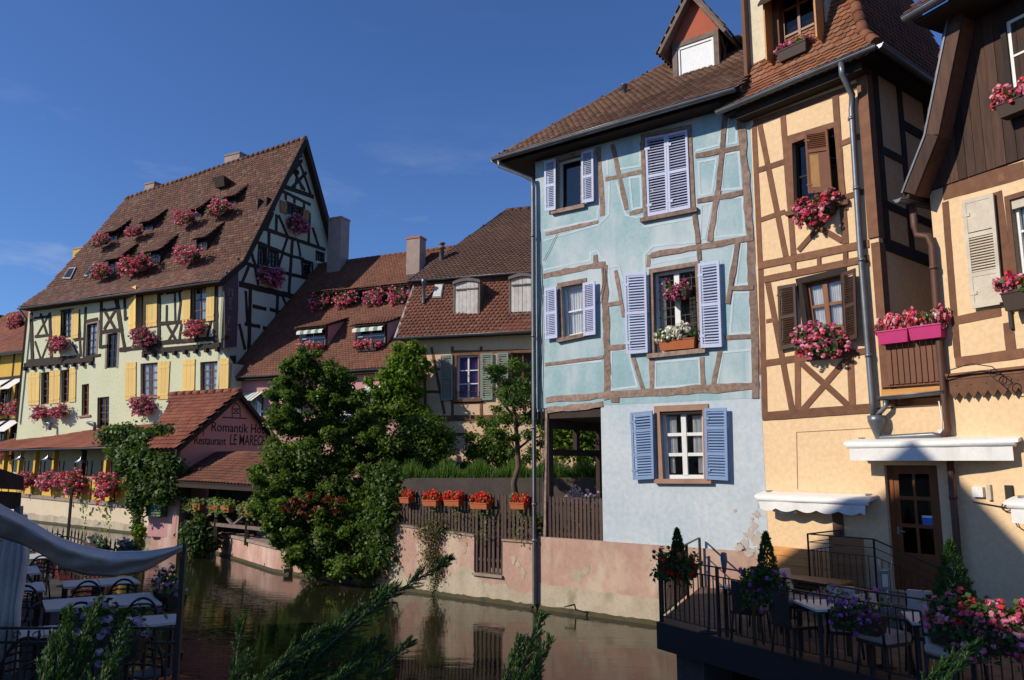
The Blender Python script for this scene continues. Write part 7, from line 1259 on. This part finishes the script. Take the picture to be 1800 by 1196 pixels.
# sagging canvas with its pole and gathered curtain
cv = empty('sagging_canvas', (-3.4, 8.3, NZ), 0, 'grey canvas awning sagging across the near left terrace from roof to pole', 'canvas'); o3 = np.array(cv.location)
topE = [(-60,850),(0,888),(50,915),(100,945),(150,962),(200,971),(260,970),(325,960)]; botE = [(-60,935),(0,945),(40,957),(80,978),(110,1000),(150,1011),(200,1013),(250,1007),(322,966)]
def samp(E, t): s = t*(len(E)-1); j = min(int(s), len(E)-2); f = s-j; return E[j][0]*(1-f)+E[j+1][0]*f, E[j][1]*(1-f)+E[j+1][1]*f
K = 36; J = 10; G = []
for i in range(K+1):
    t = i/K; a = samp(topE, t); b_ = samp(botE, t); dd = 7.0+1.35*t
    for j in range(J+1):
        f = j/J; x = a[0]*(1-f)+b_[0]*f; y = a[1]*(1-f)+b_[1]*f; G.append(at_y(x, y, dd+(.38*(1-f/.3) if f < .3 else .55*(f-.3)/.7)*(1-.55*t)+.035*math.sin(i*1.25+j*.5)*math.sin(math.pi*f)+.03*math.sin(i*.45+j*1.1))-o3)
mb = MB().add(G, [(i*(J+1)+j, (i+1)*(J+1)+j, (i+1)*(J+1)+j+1, i*(J+1)+j+1) for i in range(K) for j in range(J)], 0, True); c_ = mb.ob('canvas', M['sail'], cv); c_.modifiers.new('thickness', 'SOLIDIFY').thickness = .006
MB().tube([G[i*(J+1)] for i in range(K+1)], .012, 6).ob('hem', M['canvas'], cv)
pt = at_y(325, 960, 8.35)-o3; MB().bar((pt[0], pt[1], 0), (pt[0], pt[1], pt[2]+.03), .035).ob('pole', M['iron'], cv)
gc = empty('gathered_curtain', at_y(18, 1030, 8.6), 0, 'gathered white curtain hanging at the left edge of the near terrace', 'curtain'); mb = MB(); A = []; K = 24
for z_, w_ in ((.75, .10), (.3, .17), (-.2, .14), (-.9, .2)): A += [(w_*(i/K*2-1)+.12*(.75-z_)*-.2, .035*math.sin(i*1.05+.8*math.sin(i*.37))+.03*R(), z_) for i in range(K+1)]
mb.add(A, [(r_*(K+1)+i, r_*(K+1)+i+1, (r_+1)*(K+1)+i+1, (r_+1)*(K+1)+i) for r_ in range(3) for i in range(K)], 0, True); mb.ob('curtain', M['sail'], gc).modifiers.new('thickness', 'SOLIDIFY').thickness = .005
rfh = empty('terrace_shelter', (-7.2, 8.0, NZ), 0, 'dark wooden roof corner of the terrace shelter at the left edge', 'shelter'); o3 = np.array(rfh.location)
E4 = [at_y(-160, 770, 8.0)-o3, at_y(42, 838, 9.5)-o3, at_y(42, 862, 9.5)-o3, at_y(-160, 850, 8)-o3]
MB().slab([tuple(p) for p in E4], (-1.2, .9, .1)).ob('roof_edge', M['plank'], rfh); E5 = [at_y(-160, 855, 8.05)-o3, at_y(38, 866, 9.55)-o3, at_y(36, 895, 9.55)-o3, at_y(-160, 900, 8.05)-o3]; MB().slab([tuple(p) for p in E5], (-1., .8, 0)).ob('fascia', M['dark'], rfh)
MB().bar(at_y(33, 890, 9.5)-o3, at_y(31, 940, 9.5)-o3, .07).ob('post', M['greypost'], rfh)
def onplane(x, y, z): p = at_z(x, y, z); return p
for x, y, z_, w_, pal, lb, sh in [(170, 955, 1.75, 1.6, 'f_lav', 'lavender petunias along the canal edge of the near terrace, far box', 'flat'), (228, 965, 1.75, 1.2, 'f_lav', 'lavender petunias along the canal edge of the near terrace, right of the far box', 'flat'), (300, 1040, 1.6, .9, 'f_lav', 'pale violet petunias beside the canvas pole over the water', 'ball'), (195, 1115, 1.75, .8, 'f_lav', 'lavender geraniums on the iron railing beside the juniper', 'ball')]:
    p = onplane(x, y, z_); flowers(p, -.9 if x != 195 else 0, w_, lb, pal, sh, 'boxbrown', .9, 'flower boxes on the near terrace', h=.6 if sh == 'flat' else .7, bl=.22, leafm='leafdark')
# ------------------------------------------------------------------ juniper sprays in the foreground
def juniper(base, sprays, label):
    e = empty('juniper', base, 0, label, 'juniper', 'juniper sprays in the foreground'); o3 = np.array(base); V = []; rr = []; tb_ = MB()
    for (x0, y0, x1, y1, d0, d1, bend, dens, wid) in sprays:
        a = at_y(x0, y0, d0)-o3; b_ = at_y(x1, y1, d1)-o3; L_ = np.linalg.norm(b_-a); ax = (b_-a)/L_; sd = np.cross(ax, [0, 1, 0]); sd /= np.linalg.norm(sd); dp = np.cross(ax, sd)
        P_s = [a+(b_-a)*t+sd*bend*math.sin(t*math.pi)*L_ for t in np.linspace(0, 1, 12)]; tb_.tube(P_s, [.006*(1-t*.8) for t in np.linspace(0, 1, 12)], 5)
        nb = int(dens*2.3*L_)
        for i in range(nb):
            t = R()**.85; k_ = min(int(t*11), 10); c = P_s[k_]+(P_s[k_+1]-P_s[k_])*(t*11-k_); bl_ = wid*1.15*L_*(1-t)**.6*(.3+.7*R())+.02; s_ = 1 if R() < .5 else -1; da = ax*(.85+.4*R())+sd*s_*(.16+.34*R())+dp*RN.normal()*.22; da /= np.linalg.norm(da)
            m_ = int(10+bl_*700); cb_ = R(); f = np.arange(m_)/m_; q = c+da*(bl_*f)[:, None]; q[:, 2] -= .1*bl_*f*f; dd = da+RN.normal(size=(m_, 3))*.24; dd /= np.linalg.norm(dd, axis=1)[:, None]; sb = np.cross(dd, RN.normal(size=(m_, 3))); sb /= np.linalg.norm(sb, axis=1)[:, None]; l_ = (.0125*(.7+.6*RN.random(m_)))[:, None]
            V.append(np.stack([q, q+dd*l_*.5+sb*l_*.09, q+dd*l_, q+dd*l_*.5-sb*l_*.09], 1)); rr.append(np.clip(.5*cb_+.48*RN.random(m_), 0, .97))
    V = np.concatenate(V); rr = np.concatenate(rr)
    link('needles', npmesh('needles', V, 4, rr), M['juniper'], e, None, 'stuff'); tb_.ob('twigs', M['branch'], e, None, 'stuff')
juniper((-.9, 1.8, 2.4), [(120,1260,172,1062,1.9,2.1,.05,130,.3),(90,1280,120,1080,1.9,2.0,.03,120,.3),(140,1260,215,1105,1.85,2.1,-.04,120,.28),(60,1280,95,1120,1.85,2.0,.02,110,.3),(170,1280,205,1150,1.9,2.0,.03,100,.3)], 'feathery juniper spray at the bottom left before the terrace railing')
juniper((-.2, 1.9, 2.35), [(430,1290,790,985,1.9,2.4,.05,95,.13),(470,1280,690,1035,1.9,2.3,.06,120,.2),(430,1270,625,1085,1.9,2.2,.05,130,.25),(400,1270,580,1105,1.85,2.1,.04,130,.25),(520,1290,670,1130,1.9,2.2,.05,120,.24),(460,1290,640,1170,1.8,2.1,.03,110,.24),(560,1300,720,1130,1.95,2.2,.02,90,.16),(412,1260,424,1095,2.0,2.1,.02,90,.12),(380,1280,440,1150,1.9,2.0,.02,110,.25)], 'wide feathery juniper spray sweeping up across the water in the foreground')
juniper((.05, 1.9, 2.35), [(880,1290,955,1085,1.9,2.1,.02,120,.18),(860,1280,915,1120,1.9,2.05,-.03,110,.2),(900,1290,965,1130,1.9,2.05,.03,110,.2)], 'small dark juniper tip at the bottom centre below the downpipe')
juniper((1.05, 1.8, 2.4), [(1590,1250,1722,1135,1.9,2.1,.05,90,.13),(1640,1230,1700,1160,1.9,2.0,.04,90,.2)], 'thin juniper twig crossing the terrace railing at the bottom right')
# ------------------------------------------------------------------ gabled house on the near bank, out of the picture to the left: it casts the shade on both terraces
hs_ = Vector((SUN.x, SUN.y, 0)).normalized(); lt_ = Vector((-hs_.y, hs_.x, 0)); hp0 = hs_*6.0+lt_*-10.38
nh = empty('near_bank_house', (hp0.x, hp0.y, .8), math.atan2(SUN.y, SUN.x)+math.pi, 'tall gabled house on the near bank, left of the picture, shading both terraces', 'house')
NW, NEV, NRG = 3.2, 9.6, 12.75
MB().add([(x, y, z) for x in (0, -9) for y, z in ((-NW, 0), (NW, 0), (NW, NEV), (0, NRG-.1), (-NW, NEV))], [(4,3,2,1,0),(5,6,7,8,9),(0,1,6,5),(1,2,7,6),(2,3,8,7),(3,4,9,8),(4,0,5,9)]).ob('wall', M['cream'], nh)
for s in (-1, 1): MB().slab([(.2, s*(NW+.3), NEV-.35), (-9.2, s*(NW+.3), NEV-.35), (-9.2, 0, NRG), (.2, 0, NRG)], (0, 0, .14)).ob('roof', M['t_old'], nh)
MB().box(-6, -.3, -NW-3.6, -NW-.02, 0, 8.0).ob('rear_wing', M['cream'], nh); MB().slab([(.0, -NW-3.8, 8.3), (.0, -NW-.02, 9.2), (-6.3, -NW-.02, 9.2), (-6.3, -NW-3.8, 8.3)], (0, 0, .12)).ob('wing_roof', M['t_old'], nh)
MB().box(-6, -.3, NW+.02, 7.4, 0, 3.6).ob('side_wing', M['cream'], nh); MB().slab([(.0, NW+.02, 4.5), (.0, 7.7, 3.5), (-6.3, 7.7, 3.5), (-6.3, NW+.02, 4.5)], (0, 0, .12)).ob('wing_roof', M['t_old'], nh)
